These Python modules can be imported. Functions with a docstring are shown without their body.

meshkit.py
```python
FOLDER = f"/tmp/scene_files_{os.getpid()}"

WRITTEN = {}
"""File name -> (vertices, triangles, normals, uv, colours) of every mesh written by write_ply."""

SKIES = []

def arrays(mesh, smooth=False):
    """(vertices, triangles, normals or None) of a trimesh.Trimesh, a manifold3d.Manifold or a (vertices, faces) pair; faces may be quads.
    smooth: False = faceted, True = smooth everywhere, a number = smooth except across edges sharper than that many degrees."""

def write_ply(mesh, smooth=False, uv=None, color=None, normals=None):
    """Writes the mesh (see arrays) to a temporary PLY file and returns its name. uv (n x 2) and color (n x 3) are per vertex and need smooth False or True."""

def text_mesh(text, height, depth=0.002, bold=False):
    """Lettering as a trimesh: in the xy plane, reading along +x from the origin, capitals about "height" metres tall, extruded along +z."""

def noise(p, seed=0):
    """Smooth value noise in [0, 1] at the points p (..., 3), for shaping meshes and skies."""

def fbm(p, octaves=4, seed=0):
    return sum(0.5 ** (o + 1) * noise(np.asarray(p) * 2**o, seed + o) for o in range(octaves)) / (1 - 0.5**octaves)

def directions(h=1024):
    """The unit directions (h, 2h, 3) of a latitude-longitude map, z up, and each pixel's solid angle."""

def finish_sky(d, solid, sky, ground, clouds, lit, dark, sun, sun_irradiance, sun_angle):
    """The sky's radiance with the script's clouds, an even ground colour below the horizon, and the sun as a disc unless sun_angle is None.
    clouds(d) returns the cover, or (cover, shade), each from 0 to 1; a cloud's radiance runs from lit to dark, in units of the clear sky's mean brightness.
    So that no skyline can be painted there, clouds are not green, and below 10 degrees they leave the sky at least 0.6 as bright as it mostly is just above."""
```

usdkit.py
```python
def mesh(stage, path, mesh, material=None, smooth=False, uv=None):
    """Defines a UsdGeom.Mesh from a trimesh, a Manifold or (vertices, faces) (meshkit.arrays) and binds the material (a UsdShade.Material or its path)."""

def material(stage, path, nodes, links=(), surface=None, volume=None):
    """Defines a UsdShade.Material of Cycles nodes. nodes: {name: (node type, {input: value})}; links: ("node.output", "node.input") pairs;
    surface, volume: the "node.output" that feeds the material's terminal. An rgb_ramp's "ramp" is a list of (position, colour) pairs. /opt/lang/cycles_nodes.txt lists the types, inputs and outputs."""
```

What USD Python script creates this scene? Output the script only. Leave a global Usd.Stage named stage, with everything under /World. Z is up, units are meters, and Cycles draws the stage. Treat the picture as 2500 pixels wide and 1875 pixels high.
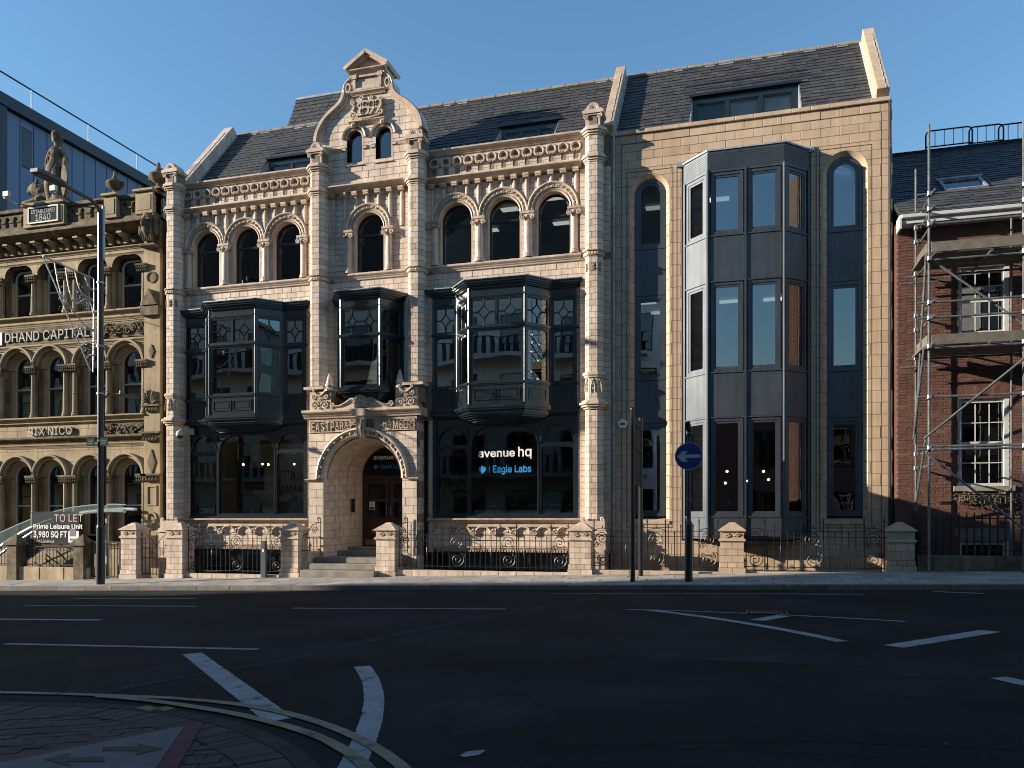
import math, random
import numpy as np, trimesh, shapely, usdkit, meshkit
import manifold3d as m3
from shapely.geometry import Polygon, Point, LineString, box as sbox
from shapely import affinity
from shapely.ops import unary_union
from shapely.prepared import prep
from pxr import Usd, UsdGeom, UsdLux, UsdShade, Gf, Sdf

random.seed(7); RNG = np.random.default_rng(11)
stage = Usd.Stage.CreateInMemory()
UsdGeom.SetStageUpAxis(stage, 'Z'); UsdGeom.SetStageMetersPerUnit(stage, 1.0)
UsdGeom.Xform.Define(stage, '/World'); UsdGeom.Scope.Define(stage, '/World/Looks')

# ---------------------------------------------------------------- camera, sky, sun, exposure
F, CX, CY, PHI = 1962., 1250., 1268., math.radians(15.87)     # focal length in photo pixels, principal point, yaw
CAM = np.array([0., -22., 1.5])
FW = np.array([-math.sin(PHI), math.cos(PHI), 0]); RT = np.array([math.cos(PHI), math.sin(PHI), 0])
cam = UsdGeom.Camera.Define(stage, '/World/Camera')
cam.CreateHorizontalApertureAttr(36.0); cam.CreateVerticalApertureAttr(27.0)
cam.CreateFocalLengthAttr(36.0 * F / 2500.); cam.CreateVerticalApertureOffsetAttr((CY - 937.5) / 2500. * 36.0)
cam.CreateClippingRangeAttr(Gf.Vec2f(0.1, 5000))
cam.AddTransformOp().Set(Gf.Matrix4d(*RT, 0, 0, 0, 1, 0, *(-FW), 0, *CAM, 1))
cam.CreateExposureAttr(EXPOSURE := 1.2)
SUN_AZ, SUN_EL = math.radians(70.), math.radians(16.2)         # az: from the street side (-Y) round towards -X
SUN = np.array([-math.sin(SUN_AZ) * math.cos(SUN_EL), -math.cos(SUN_AZ) * math.cos(SUN_EL), math.sin(SUN_EL)])
usdkit.material(stage, '/World/Looks/sky', {
    'sky': ('sky_texture', {'sky_type': 'single_scattering', 'sun_disc': False, 'sun_elevation': SUN_EL, 'sun_rotation': math.atan2(SUN[0], SUN[1]),
                            'altitude': 100.0, 'air_density': 1.7, 'aerosol_density': 0.35, 'ozone_density': 6.3}),
    'bg': ('background_shader', {'strength': 0.095})}, [('sky.color', 'bg.color')], surface='bg.background')
dome = UsdLux.DomeLight.Define(stage, '/World/sky')
UsdShade.MaterialBindingAPI.Apply(dome.GetPrim()).Bind(UsdShade.Material.Get(stage, '/World/Looks/sky'))
dome.GetPrim().SetCustomDataByKey('kind', 'structure')
sun = UsdLux.DistantLight.Define(stage, '/World/sun')
sun.CreateIntensityAttr(1.17); sun.CreateAngleAttr(0.5); sun.CreateNormalizeAttr(True); sun.CreateColorAttr(Gf.Vec3f(1.0, 0.90, 0.76))
zz = SUN; xx = np.cross([0, 0, 1.], zz); xx /= np.linalg.norm(xx); yy = np.cross(zz, xx)
sun.AddTransformOp().Set(Gf.Matrix4d(*xx, 0, *yy, 0, *zz, 0, 0, 0, 60, 1))

# ---------------------------------------------------------------- where a picture point lies on a plane of the place
def ray(u, v): return FW + RT * (u - CX) / F - np.array([0, 0, 1.]) * (v - CY) / F
def at(u, v, Y=0.):
    d = ray(u, v); return CAM + d * (Y - CAM[1]) / d[1]
GX = .0275                                                      # the street climbs to the right
def PAV(x, y): return .20 + GX * x + .02 * y
def ROAD(x, y=0): return .01 + GX * x
def KY(x): return -4.35 - .029 * x                              # kerb line
def on_road(u, v, up=0.):
    u, v = u * 1.1302, v * 1.1302
    d = ray(u, v); t = (.01 + up + GX * CAM[0] - CAM[2]) / (d[2] - GX * d[0]); return CAM + t * d

# ---------------------------------------------------------------- objects, parts, names
COUNT, ORG = {}, {}
def unique(parent, name):
    k = COUNT.get((parent, name), 0); COUNT[(parent, name)] = k + 1
    return f'{parent}/{name}' if k == 0 else f'{parent}/{name}_{k:03d}'
def tag(path, label=None, cat=None, group=None, kind=None):
    p = stage.GetPrimAtPath(path)
    for k, v in (('label', label), ('category', cat), ('group', group), ('kind', kind)):
        if v: p.SetCustomDataByKey(k, v)
    return path
def thing(name, label, cat, org=(0, 0, 0), group=None, kind=None):
    path = unique('/World', name); x = UsdGeom.Xform.Define(stage, path)
    x.AddTranslateOp().Set(Gf.Vec3d(*map(float, org))); ORG[path] = np.array(org, float)
    return tag(path, label, cat, group, kind)
def vf(mesh):
    if isinstance(mesh, MB): mesh = mesh.tm()
    return mesh
def part(parent, name, mesh, m, label=None, kind=None, smooth=False):
    mesh = vf(mesh)
    root = '/'.join(parent.split('/')[:3]); o = ORG.get(root)
    if o is not None and o.any():
        mesh = (np.asarray(mesh[0]) - o, mesh[1]) if isinstance(mesh, tuple) else trimesh.Trimesh(mesh.vertices - o, mesh.faces, process=False)
    path = unique(parent, name); usdkit.mesh(stage, path, mesh, M[m], smooth=smooth)
    return tag(path, label, None, None, kind)
def single(name, mesh, m, label, cat, group=None, kind=None, smooth=False):
    path = unique('/World', name); usdkit.mesh(stage, path, vf(mesh), M[m], smooth=smooth)
    return tag(path, label, cat, group, kind)

# ---------------------------------------------------------------- mesh building
def ext(poly, y0, y1):                                           # polygon in (x, z), front face at y0
    ms = []
    for g in getattr(poly, 'geoms', [poly]):
        if g.geom_type != 'Polygon' or g.area < 1e-6: continue
        t = trimesh.creation.extrude_polygon(g, y1 - y0, engine='earcut'); v = t.vertices
        ms.append(trimesh.Trimesh(np.stack([v[:, 0], y1 - v[:, 2], v[:, 1]], 1), t.faces, process=False))
    return trimesh.util.concatenate(ms) if ms else None
def extz(poly, z0, z1):
    ms = []
    for g in getattr(poly, 'geoms', [poly]):
        if g.geom_type != 'Polygon' or g.area < 1e-6: continue
        t = trimesh.creation.extrude_polygon(g, z1 - z0, engine='earcut'); t.apply_translation([0, 0, z0]); ms.append(t)
    return trimesh.util.concatenate(ms)
def extx(prof, x0, x1):                                          # profile in (y, z)
    t = trimesh.creation.extrude_polygon(Polygon(prof), x1 - x0, engine='earcut'); v = t.vertices
    return trimesh.Trimesh(np.stack([v[:, 2] + x0, v[:, 0], v[:, 1]], 1), t.faces, process=False)
def arch_sweep(prof, cx, cz, a0=0., a1=math.pi, n=28, sx=1.0):    # closed profile [(r, y)] turned about (cx, cz)
    prof = np.array(prof, float); k = len(prof); V, Fc = [], []
    if Polygon(prof).exterior.is_ccw: prof = prof[::-1]
    for a in np.linspace(a0, a1, n + 1):
        V.append(np.stack([cx + sx * prof[:, 0] * math.cos(a), prof[:, 1], cz + prof[:, 0] * math.sin(a)], 1))
    for i in range(n):
        for j in range(k):
            a, b, c, d = i * k + j, i * k + (j + 1) % k, (i + 1) * k + (j + 1) % k, (i + 1) * k + j
            Fc += [[a, b, c], [a, c, d]]
    for i in range(1, k - 1): Fc += [[0, i + 1, i], [n * k, n * k + i, n * k + i + 1]]
    t = trimesh.Trimesh(np.vstack(V), Fc, process=False)
    if t.volume < 0: t.invert()
    return t
def tube_mesh(pts, r, n=7, closed=False):
    P = np.asarray(pts, float); m = len(P); R = np.broadcast_to(np.asarray(r, float), (m,))
    T = np.roll(P, -1, 0) - np.roll(P, 1, 0) if closed else np.gradient(P, axis=0)
    T = T / np.maximum(np.linalg.norm(T, axis=1, keepdims=True), 1e-9)
    u = np.cross(T[0], [0, 0, 1.]);
    if np.linalg.norm(u) < .1: u = np.cross(T[0], [0, 1., 0])
    V = []
    for i in range(m):
        q = u - T[i] * (u @ T[i])
        if np.linalg.norm(q) < .05: q = np.cross(T[i], [0, 1., 0] if abs(T[i][1]) < .9 else [1., 0, 0])
        u = q / np.linalg.norm(q); w = np.cross(T[i], u)
        a = np.arange(n) * 2 * math.pi / n
        V.append(P[i] + R[i] * (np.cos(a)[:, None] * u + np.sin(a)[:, None] * w))
    Fc = []
    for i in range(m if closed else m - 1):
        i2 = (i + 1) % m
        for j in range(n):
            a, b, c, d = i * n + j, i * n + (j + 1) % n, i2 * n + (j + 1) % n, i2 * n + j
            Fc += [[a, b, c], [a, c, d]]
    if not closed:
        for j in range(1, n - 1): Fc += [[0, j + 1, j], [(m - 1) * n, (m - 1) * n + j, (m - 1) * n + j + 1]]
    return trimesh.Trimesh(np.vstack(V), Fc, process=False)
def lathe_mesh(prof, c, n=14, sx=1., sy=1.):                     # [(r, z)] from bottom to top
    prof = [(max(r, 1e-4), z) for r, z in prof]; a = np.arange(n) * 2 * math.pi / n; V, Fc = [], []
    for r, z in prof: V.append(np.stack([c[0] + sx * r * np.cos(a), c[1] + sy * r * np.sin(a), np.full(n, c[2] + z)], 1))
    for i in range(len(prof) - 1):
        for j in range(n):
            p, q, s, t = i * n + j, i * n + (j + 1) % n, (i + 1) * n + (j + 1) % n, (i + 1) * n + j
            Fc += [[p, q, s], [p, s, t]]
    e = (len(prof) - 1) * n
    for j in range(1, n - 1): Fc += [[0, j + 1, j], [e, e + j, e + j + 1]]
    return trimesh.Trimesh(np.vstack(V), Fc, process=False)
def blockbox(x0, x1, y0, y1, z0, z1, bev=.006):                   # bevelled block whose front face is y0
    b = min(bev, (x1 - x0) / 3, (z1 - z0) / 3)
    def ring(i, y): return [[x0 + i, y, z0 + i], [x1 - i, y, z0 + i], [x1 - i, y, z1 - i], [x0 + i, y, z1 - i]]
    v = np.array(ring(0, y1) + ring(0, y0 + b) + ring(b, y0)); f = [[8, 9, 10], [8, 10, 11], [0, 2, 1], [0, 3, 2]]
    for k in (0, 4):
        for i in range(4):
            j = (i + 1) % 4; f += [[k + i, k + j, k + 4 + j], [k + i, k + 4 + j, k + 4 + i]]
    return trimesh.Trimesh(v, f, process=False)
class MB:
    def __init__(s): s.m = []
    def add(s, t):
        if t is not None and len(t.faces): s.m.append(t)
        return s
    def box(s, x0, x1, y0, y1, z0, z1, bev=0.):
        if bev: return s.add(blockbox(x0, x1, y0, y1, z0, z1, bev))
        t = trimesh.creation.box([x1 - x0, y1 - y0, z1 - z0]); t.apply_translation([(x0 + x1) / 2, (y0 + y1) / 2, (z0 + z1) / 2]); return s.add(t)
    def ext(s, p, y0, y1): return s.add(ext(p, y0, y1))
    def extz(s, p, z0, z1): return s.add(extz(p, z0, z1))
    def extx(s, p, x0, x1): return s.add(extx(p, x0, x1))
    def tube(s, p, r, n=7, closed=False): return s.add(tube_mesh(p, r, n, closed))
    def lathe(s, p, c, n=14, sx=1., sy=1.): return s.add(lathe_mesh(p, c, n, sx, sy))
    def arch(s, *a, **k): return s.add(arch_sweep(*a, **k))
    def ball(s, c, r, sub=2, sc=(1, 1, 1)):
        t = trimesh.creation.icosphere(sub, 1.0); t.vertices = t.vertices * np.array(sc) * r + np.array(c); return s.add(t)
    def tm(s):
        t = trimesh.util.concatenate(s.m); return t
    def moved(s, R=None, T=None):
        t = s.tm(); M4 = np.eye(4)
        if R is not None: M4[:3, :3] = R
        if T is not None: M4[:3, 3] = T
        t.apply_transform(M4); return t
def rotz(a): c, s_ = math.cos(a), math.sin(a); return np.array([[c, -s_, 0], [s_, c, 0], [0, 0, 1.]])
def facet(mesh, p0, p1):                                         # local x runs from p0 to p1, local -y faces out
    t = vf(mesh).copy(); a = math.atan2(p1[1] - p0[1], p1[0] - p0[0]); v = t.vertices @ rotz(a).T
    t.vertices = v + np.array([p0[0], p0[1], 0]); return t
def arched(xc, hw, z0, zs, n=20, rise=None):                      # opening with a round (or elliptic) head
    a = np.linspace(0, math.pi, n + 1); r = hw if rise is None else rise
    return Polygon([(xc - hw, z0), (xc + hw, z0)] + [(xc + hw * math.cos(t), zs + r * math.sin(t)) for t in a])
def roundtop(x0, x1, z0, z1, r, n=8):
    p = [(x0, z0), (x1, z0)]
    p += [(x1 - r + r * math.cos(t), z1 - r + r * math.sin(t)) for t in np.linspace(0, math.pi / 2, n)]
    p += [(x0 + r + r * math.cos(t), z1 - r + r * math.sin(t)) for t in np.linspace(math.pi / 2, math.pi, n)]
    return Polygon(p)
def spiral(cx, cz, r, turns=1.75, a0=0., d=1, y=0., n=30, rmin=.12):
    t = np.linspace(0, 1, n); rr = r * (1 - (1 - rmin) * t ** .8); a = a0 + d * t * turns * 2 * math.pi
    return np.stack([cx + rr * np.cos(a), np.full(n, y), cz + rr * np.sin(a)], 1)
def text(s, h, x, y, z, depth=.01, bold=False, width=None, center=False):  # lettering facing the street, standing on (x, z)
    t = meshkit.text_mesh(s, h, depth, bold); v = t.vertices.copy()
    k = 1.0
    if width: k = width / (v[:, 0].max() - v[:, 0].min())
    x0 = (v[:, 0].min() + v[:, 0].max()) / 2 if center else v[:, 0].min()
    return trimesh.Trimesh(np.stack([x + (v[:, 0] - x0) * k, y - v[:, 2], z + v[:, 1]], 1), t.faces, process=False)
def letters(parent, s, h, x, y, z, m, depth=.03, bold=False, width=None):
    """Each letter a part. Widths follow the whole line."""
    adv, cur = [], 0.
    for ch in s:
        if ch == ' ': adv.append((None, cur)); cur += .38 * h; continue
        t = meshkit.text_mesh(ch, h, depth, bold); w = t.vertices[:, 0].max() - t.vertices[:, 0].min(); adv.append((t, cur, w)); cur += w + .2 * h
    k = width / (cur - .2 * h) if width else 1.
    for a in adv:
        if a[0] is None: continue
        v = a[0].vertices; v = np.stack([x + (v[:, 0] - v[:, 0].min() + a[1]) * k, y - v[:, 2], z + v[:, 1]], 1)
        part(parent, 'letter', trimesh.Trimesh(v, a[0].faces, process=False), m)

def coursed(region, h, w, x0, z0, yf, t=.04, gap=.012, bev=.006, jit=.004, bond=.5, vary=0.):
    """Blocks laid in courses over a region of (x, z): list of (area, mesh)."""
    out = []; P = prep(region); bx0, bz0, bx1, bz1 = region.bounds
    for k in range(int(math.floor((bz0 - z0) / h)), int(math.ceil((bz1 - z0) / h))):
        za, zb = z0 + k * h + gap / 2, z0 + (k + 1) * h - gap / 2
        sh = x0 + (k % 2) * bond * w; x = sh + math.floor((bx0 - sh) / w) * w
        while x < bx1:
            ww = w * (1 + (random.uniform(-vary, vary) if vary else 0)); r = sbox(x + gap / 2, za, x + ww - gap / 2, zb); x += ww
            y = yf + random.uniform(-jit, jit)
            if P.contains(r): out.append((r.area, blockbox(*[r.bounds[i] for i in (0, 2)], y, yf + t, za, zb, bev)))
            elif P.intersects(r):
                q = region.intersection(r)
                for g in getattr(q, 'geoms', [q]):
                    if g.geom_type == 'Polygon' and g.area > .0012:
                        g = g.simplify(.002)
                        out.append((g.area, ext(g, y, yf + t)))
    return out
def coursed_plan(plan, z0, z1, h, gap=.012, cuts=((.0,), (.12, -.12)), jit=.0):
    """Courses of a pier: its plan, cut at alternating places."""
    out = []; n = max(1, round((z1 - z0) / h)); hh = (z1 - z0) / n; cx = plan.centroid.x
    for k in range(n):
        cut = [-9] + sorted(cuts[k % len(cuts)]) + [9]
        for a, b in zip(cut[:-1], cut[1:]):
            q = plan.intersection(sbox(cx + a + gap / 2, -99, cx + b - gap / 2, 99))
            for g in getattr(q, 'geoms', [q]):
                if g.geom_type == 'Polygon' and g.area > 1e-4: out.append((g.bounds[2] - g.bounds[0], extz(g, z0 + k * hh + gap / 2, z0 + (k + 1) * hh - gap / 2)))
    return out
def emit(parent, blocks, m, name='block', limit=300, field=None):
    order = sorted(range(len(blocks)), key=lambda i: -blocks[i][0])
    for i in order[:limit]: part(parent, name, blocks[i][1], m)
    rest = [blocks[i][1] for i in order[limit:]]
    if rest: part(parent, field or name + '_field', trimesh.util.concatenate(rest), m, kind='stuff')
def stack(plan, layers):                                         # layers (z0, z1, offset) round a plan: mouldings
    b = MB()
    for z0, z1, o in layers: b.extz(plan.buffer(o, join_style=2) if o else plan, z0, z1)
    return b
def cyma(y, z0, z1, out, back=.12):                              # cornice profile [(y, z)] standing out from plane y
    h = z1 - z0
    return [(y + back, z0), (y - out * .25, z0), (y - out * .3, z0 + h * .18), (y - out * .5, z0 + h * .3), (y - out * .62, z0 + h * .5),
            (y - out * .9, z0 + h * .62), (y - out, z0 + h * .72), (y - out, z0 + h * .93), (y - out * .93, z1), (y + back, z1)]

# ---------------------------------------------------------------- materials
M = {}
def mat(name, cols, rough=.6, scale=3., amt=.25, bump=.15, bscale=60., spec=.4, metal=0., island=False, streak=0., coat=0., stain=None):
    """Colour ramp over per-piece chance (island) or noise, mottled, with fine relief."""
    n = {'g': ('geometry', {}), 'nz': ('noise_texture', {'scale': scale, 'detail': 6., 'roughness': .6}), 'r': ('rgb_ramp', {'ramp': list(zip(np.linspace(0, 1, len(cols)), cols)) if len(cols) > 1 else [(0, cols[0]), (1, cols[0])]}),
         'mr': ('map_range', {'from_min': .3, 'from_max': .7, 'to_min': 1 - amt, 'to_max': 1 + amt * .6}),
         'mx': ('mix_color', {'blend_type': 'multiply', 'fac': 1., 'use_clamp': False}), 'p': ('principled_bsdf', {'roughness': rough, 'specular_ior_level': spec, 'metallic': metal, 'coat_weight': coat}),
         'bn': ('noise_texture', {'scale': bscale, 'detail': 4.}), 'b': ('bump', {'strength': bump, 'distance': .01})}
    L = [('g.position', 'nz.vector'), ('g.position', 'bn.vector'), ('nz.fac', 'mr.value'), ('r.color', 'mx.a'), ('bn.fac', 'b.height'), ('b.normal', 'p.normal')]
    if island:
        n['oi'] = ('object_info', {}); n['ad'] = ('math', {'math_type': 'add'}); n['fr'] = ('math', {'math_type': 'fraction'})
        L += [('g.random_per_island', 'ad.value1'), ('oi.random', 'ad.value2'), ('ad.value', 'fr.value1'), ('fr.value', 'r.fac')]
    else: L += [('nz.fac', 'r.fac')]
    last = 'mr.result'
    if streak:
        n['mp'] = ('mapping', {'scale': (4., 4., .35)}); n['sn'] = ('noise_texture', {'scale': 1.6, 'detail': 5.}); n['sr'] = ('map_range', {'from_min': .35, 'from_max': .62, 'to_min': 1 - streak, 'to_max': 1.0, 'clamp': True}); n['sm'] = ('math', {'math_type': 'multiply'})
        L += [('g.position', 'mp.vector'), ('mp.vector', 'sn.vector'), ('sn.fac', 'sr.value'), ('sr.result', 'sm.value1'), (last, 'sm.value2')]; last = 'sm.value'
    n['cc'] = ('combine_color', {}); L += [(last, 'cc.r'), (last, 'cc.g'), (last, 'cc.b'), ('cc.color', 'mx.b')]
    out = 'mx.result'
    if stain:
        n['s1'] = ('noise_texture', {'scale': stain[1], 'detail': 7., 'roughness': .65}); n['s2'] = ('map_range', {'from_min': stain[2], 'from_max': stain[2] + .12, 'to_min': 0., 'to_max': stain[3], 'clamp': True})
        n['s3'] = ('mix_color', {'blend_type': 'mix', 'b': stain[0]}); L += [('g.position', 's1.vector'), ('s1.fac', 's2.value'), ('s2.result', 's3.fac'), (out, 's3.a')]; out = 's3.result'
    L += [(out, 'p.base_color')]
    M[name] = usdkit.material(stage, '/World/Looks/' + name, n, L, surface='p.BSDF')
def emis(name, col, s):
    M[name] = usdkit.material(stage, '/World/Looks/' + name, {'e': ('emission', {'color': col, 'strength': s})}, [], surface='e.emission')
def glass(name, ior, tint=(.9, .93, .92), wav=.012, wscale=1.3, rough=0.):
    M[name] = usdkit.material(stage, '/World/Looks/' + name, {
        'g': ('geometry', {}), 'nz': ('noise_texture', {'scale': wscale, 'detail': 1.}), 'b': ('bump', {'strength': 1., 'distance': wav}), 't': ('transparent_bsdf', {'color': tint}),
        's': ('glossy_bsdf', {'color': (1, 1, 1), 'roughness': rough}), 'f': ('fresnel', {'IOR': ior}), 'm': ('mix_closure', {})},
        [('g.position', 'nz.vector'), ('nz.fac', 'b.height'), ('b.normal', 's.normal'), ('f.fac', 'm.fac'), ('t.BSDF', 'm.closure1'), ('s.BSDF', 'm.closure2')], surface='m.closure')
mat('terracotta', [(.455, .335, .25), (.57, .44, .34), (.61, .48, .375), (.65, .525, .415), (.50, .365, .27)], rough=.42, scale=2.2, amt=.22, island=True, bump=.14, streak=.24, spec=.5)
mat('terracotta_trim', [(.49, .37, .28), (.61, .48, .375)], rough=.42, scale=3.5, amt=.2, bump=.2, bscale=35., streak=.22, spec=.5)
mat('terracotta_carved', [(.40, .305, .22), (.58, .46, .345)], rough=.5, scale=9., amt=.25, bump=.6, bscale=22., streak=.2)
mat('terracotta_joint', [(.17, .13, .098), (.23, .18, .138)], rough=.9, scale=5.)
mat('tan_stone', [(.40, .285, .19), (.465, .34, .23), (.50, .37, .258), (.43, .31, .212)], rough=.6, scale=1.8, amt=.14, island=True, bump=.12, streak=.14, spec=.35)
mat('tan_joint', [(.11, .08, .06), (.15, .11, .08)], rough=.9)
mat('sandstone', [(.27, .20, .115), (.36, .275, .165), (.42, .325, .205)], rough=.75, scale=1.1, amt=.28, bump=.35, bscale=30., streak=.2, spec=.25, stain=((.095, .075, .05), .8, .58, .5))
mat('sandstone_dark', [(.12, .093, .058), (.24, .185, .115)], rough=.8, scale=2.2, amt=.35, bump=.5, bscale=18., streak=.4, spec=.2, stain=((.035, .03, .024), 1.6, .5, .7))
mat('slate', [(.032, .032, .035), (.050, .049, .050), (.070, .067, .065), (.042, .041, .041), (.060, .055, .049)], rough=.55, scale=5., amt=.3, island=True, bump=.3, bscale=25., spec=.45, stain=((.13, .12, .09), 2.4, .66, .5))
mat('slate_under', [(.02, .02, .022)], rough=.9)
mat('brick', [(.098, .047, .036), (.128, .061, .044), (.153, .074, .053), (.11, .051, .039), (.082, .044, .036)], rough=.75, scale=6., amt=.25, island=True, bump=.5, bscale=50., spec=.25)
mat('mortar', [(.15, .122, .095), (.19, .158, .125)], rough=.95, scale=12.)
mat('navy_paint', [(.010, .016, .020), (.014, .020, .025)], rough=.22, scale=4., amt=.2, bump=.12, bscale=14., spec=.6)
mat('anthracite', [(.075, .085, .098), (.09, .101, .114)], rough=.47, scale=1.2, amt=.14, bump=.09, bscale=2.2, spec=.5, metal=.72, streak=.2)
mat('black_iron', [(.006, .006, .007), (.012, .012, .013)], rough=.32, scale=20., bump=.5, bscale=80., spec=.6)
mat('pole_paint', [(.008, .010, .013), (.013, .015, .018)], rough=.3, scale=6., bump=.1, spec=.6)
mat('white_paint', [(.40, .40, .385), (.52, .52, .50)], rough=.5, scale=4., amt=.1)
mat('lead', [(.22, .24, .27), (.42, .44, .48)], rough=.5, scale=7., amt=.35, bump=.5, bscale=16., metal=.3)
mat('galvanised', [(.28, .30, .32), (.42, .44, .46)], rough=.38, scale=14., amt=.25, bump=.1, metal=.75)
mat('scaffold_steel', [(.10, .105, .115), (.20, .205, .21)], rough=.45, scale=6., amt=.3, bump=.1, metal=.4)
mat('plank', [(.09, .078, .062), (.16, .138, .11)], rough=.8, scale=6., amt=.3, bump=.5, bscale=40., island=True)
mat('asphalt', [(.009, .0095, .0105), (.0165, .017, .0175), (.027, .027, .027)], rough=.85, scale=.55, amt=.5, bump=.9, bscale=140., spec=.18, stain=((.007, .007, .008), .32, .57, .55))
mat('asphalt_scar', [(.035, .032, .030), (.055, .050, .046)], rough=.9, scale=9., amt=.5, bump=.6, bscale=120., spec=.1, stain=((.014, .014, .015), 1.6, .50, .8))
mat('crack', [(.008, .008, .009)], rough=.9)
mat('paving', [(.26, .24, .215), (.31, .29, .262), (.35, .33, .30), (.225, .205, .188)], rough=.8, scale=2.6, amt=.2, island=True, bump=.3, bscale=60., stain=((.1, .095, .09), 1.3, .6, .5))
mat('paving_joint', [(.07, .066, .06)], rough=.95)
mat('paver', [(.030, .026, .025), (.042, .035, .032), (.052, .044, .041), (.025, .022, .023)], rough=.75, scale=4., amt=.25, island=True, bump=.5, bscale=70.)
mat('kerb_dark', [(.022, .019, .017), (.040, .033, .028)], rough=.9, scale=7., amt=.4, island=True, bump=.8, bscale=60.)
mat('tube_grey', [(.36, .38, .39), (.46, .48, .49)], rough=.3, scale=8., amt=.1)
mat('kerb_stone', [(.10, .085, .075), (.16, .14, .125), (.12, .105, .095)], rough=.8, scale=5., amt=.3, island=True, bump=.7, bscale=90., stain=((.30, .25, .06), 1.1, .66, .5))
mat('road_paint', [(.24, .245, .255), (.34, .345, .35)], rough=.7, scale=3., amt=.2, bump=.5, bscale=90., stain=((.02, .02, .022), 5., .555, .9))
mat('yellow_paint', [(.19, .165, .10), (.27, .235, .155)], rough=.7, scale=3., amt=.25, bump=.5, bscale=90., stain=((.02, .02, .02), 4., .55, .85))
mat('kerb_yellow', [(.20, .17, .06)], rough=.7, scale=8., amt=.4)
mat('sign_red', [(.085, .018, .02)], rough=.7, scale=9., amt=.4, stain=((.06, .05, .05), 4., .55, .6))
mat('sign_ground_white', [(.11, .11, .118)], rough=.7, scale=7., amt=.35, stain=((.07, .06, .06), 4., .57, .6))
mat('sign_black', [(.01, .01, .011)], rough=.6)
mat('step_stone', [(.16, .145, .12), (.26, .235, .195)], rough=.8, scale=2.5, amt=.25, bump=.4, bscale=50.)
mat('door_wood', [(.035, .010, .007), (.055, .016, .010)], rough=.3, scale=5., bump=.15, spec=.5)
mat('brass', [(.35, .25, .1)], rough=.4, metal=.9)
mat('steel', [(.55, .55, .55)], rough=.25, metal=1.)
mat('room_wall', [(.17, .17, .165)], rough=.8, amt=.06)
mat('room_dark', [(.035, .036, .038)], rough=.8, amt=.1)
mat('room_floor', [(.10, .085, .07)], rough=.6)
mat('blind', [(.10, .115, .12)], rough=.6, scale=2., amt=.1)
mat('sign_blue', [(.004, .018, .13)], rough=.35, spec=.5, amt=.05)
mat('sign_arrow', [(.30, .33, .40)], rough=.45, amt=.05)
mat('plaque_white', [(.72, .72, .72)], rough=.5, amt=.08)
mat('plaque_slate', [(.045, .058, .072)], rough=.95, amt=.1, spec=.05)
mat('letter_white', [(.78, .77, .74)], rough=.5, amt=.05)
mat('letter_cyan', [(.02, .24, .52)], rough=.5, amt=.03)
mat('letter_grey', [(.30, .27, .22)], rough=.6, amt=.1)
mat('green_sign', [(.006, .045, .034)], rough=.8, spec=.1)
mat('alarm_white', [(.70, .70, .68)], rough=.35, amt=.05)
mat('alarm_yellow', [(.55, .36, .05)], rough=.35, amt=.05)
mat('leaf', [(.025, .06, .014), (.06, .12, .03)], rough=.5, scale=9., island=True)
mat('pot', [(.06, .065, .07)], rough=.6)
mat('teal', [(.02, .17, .16)], rough=.4)
mat('skin', [(.24, .13, .09)], rough=.6)
mat('cloth_dark', [(.012, .012, .015)], rough=.85)
mat('laptop', [(.5, .5, .52)], rough=.35, metal=.5)
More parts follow.
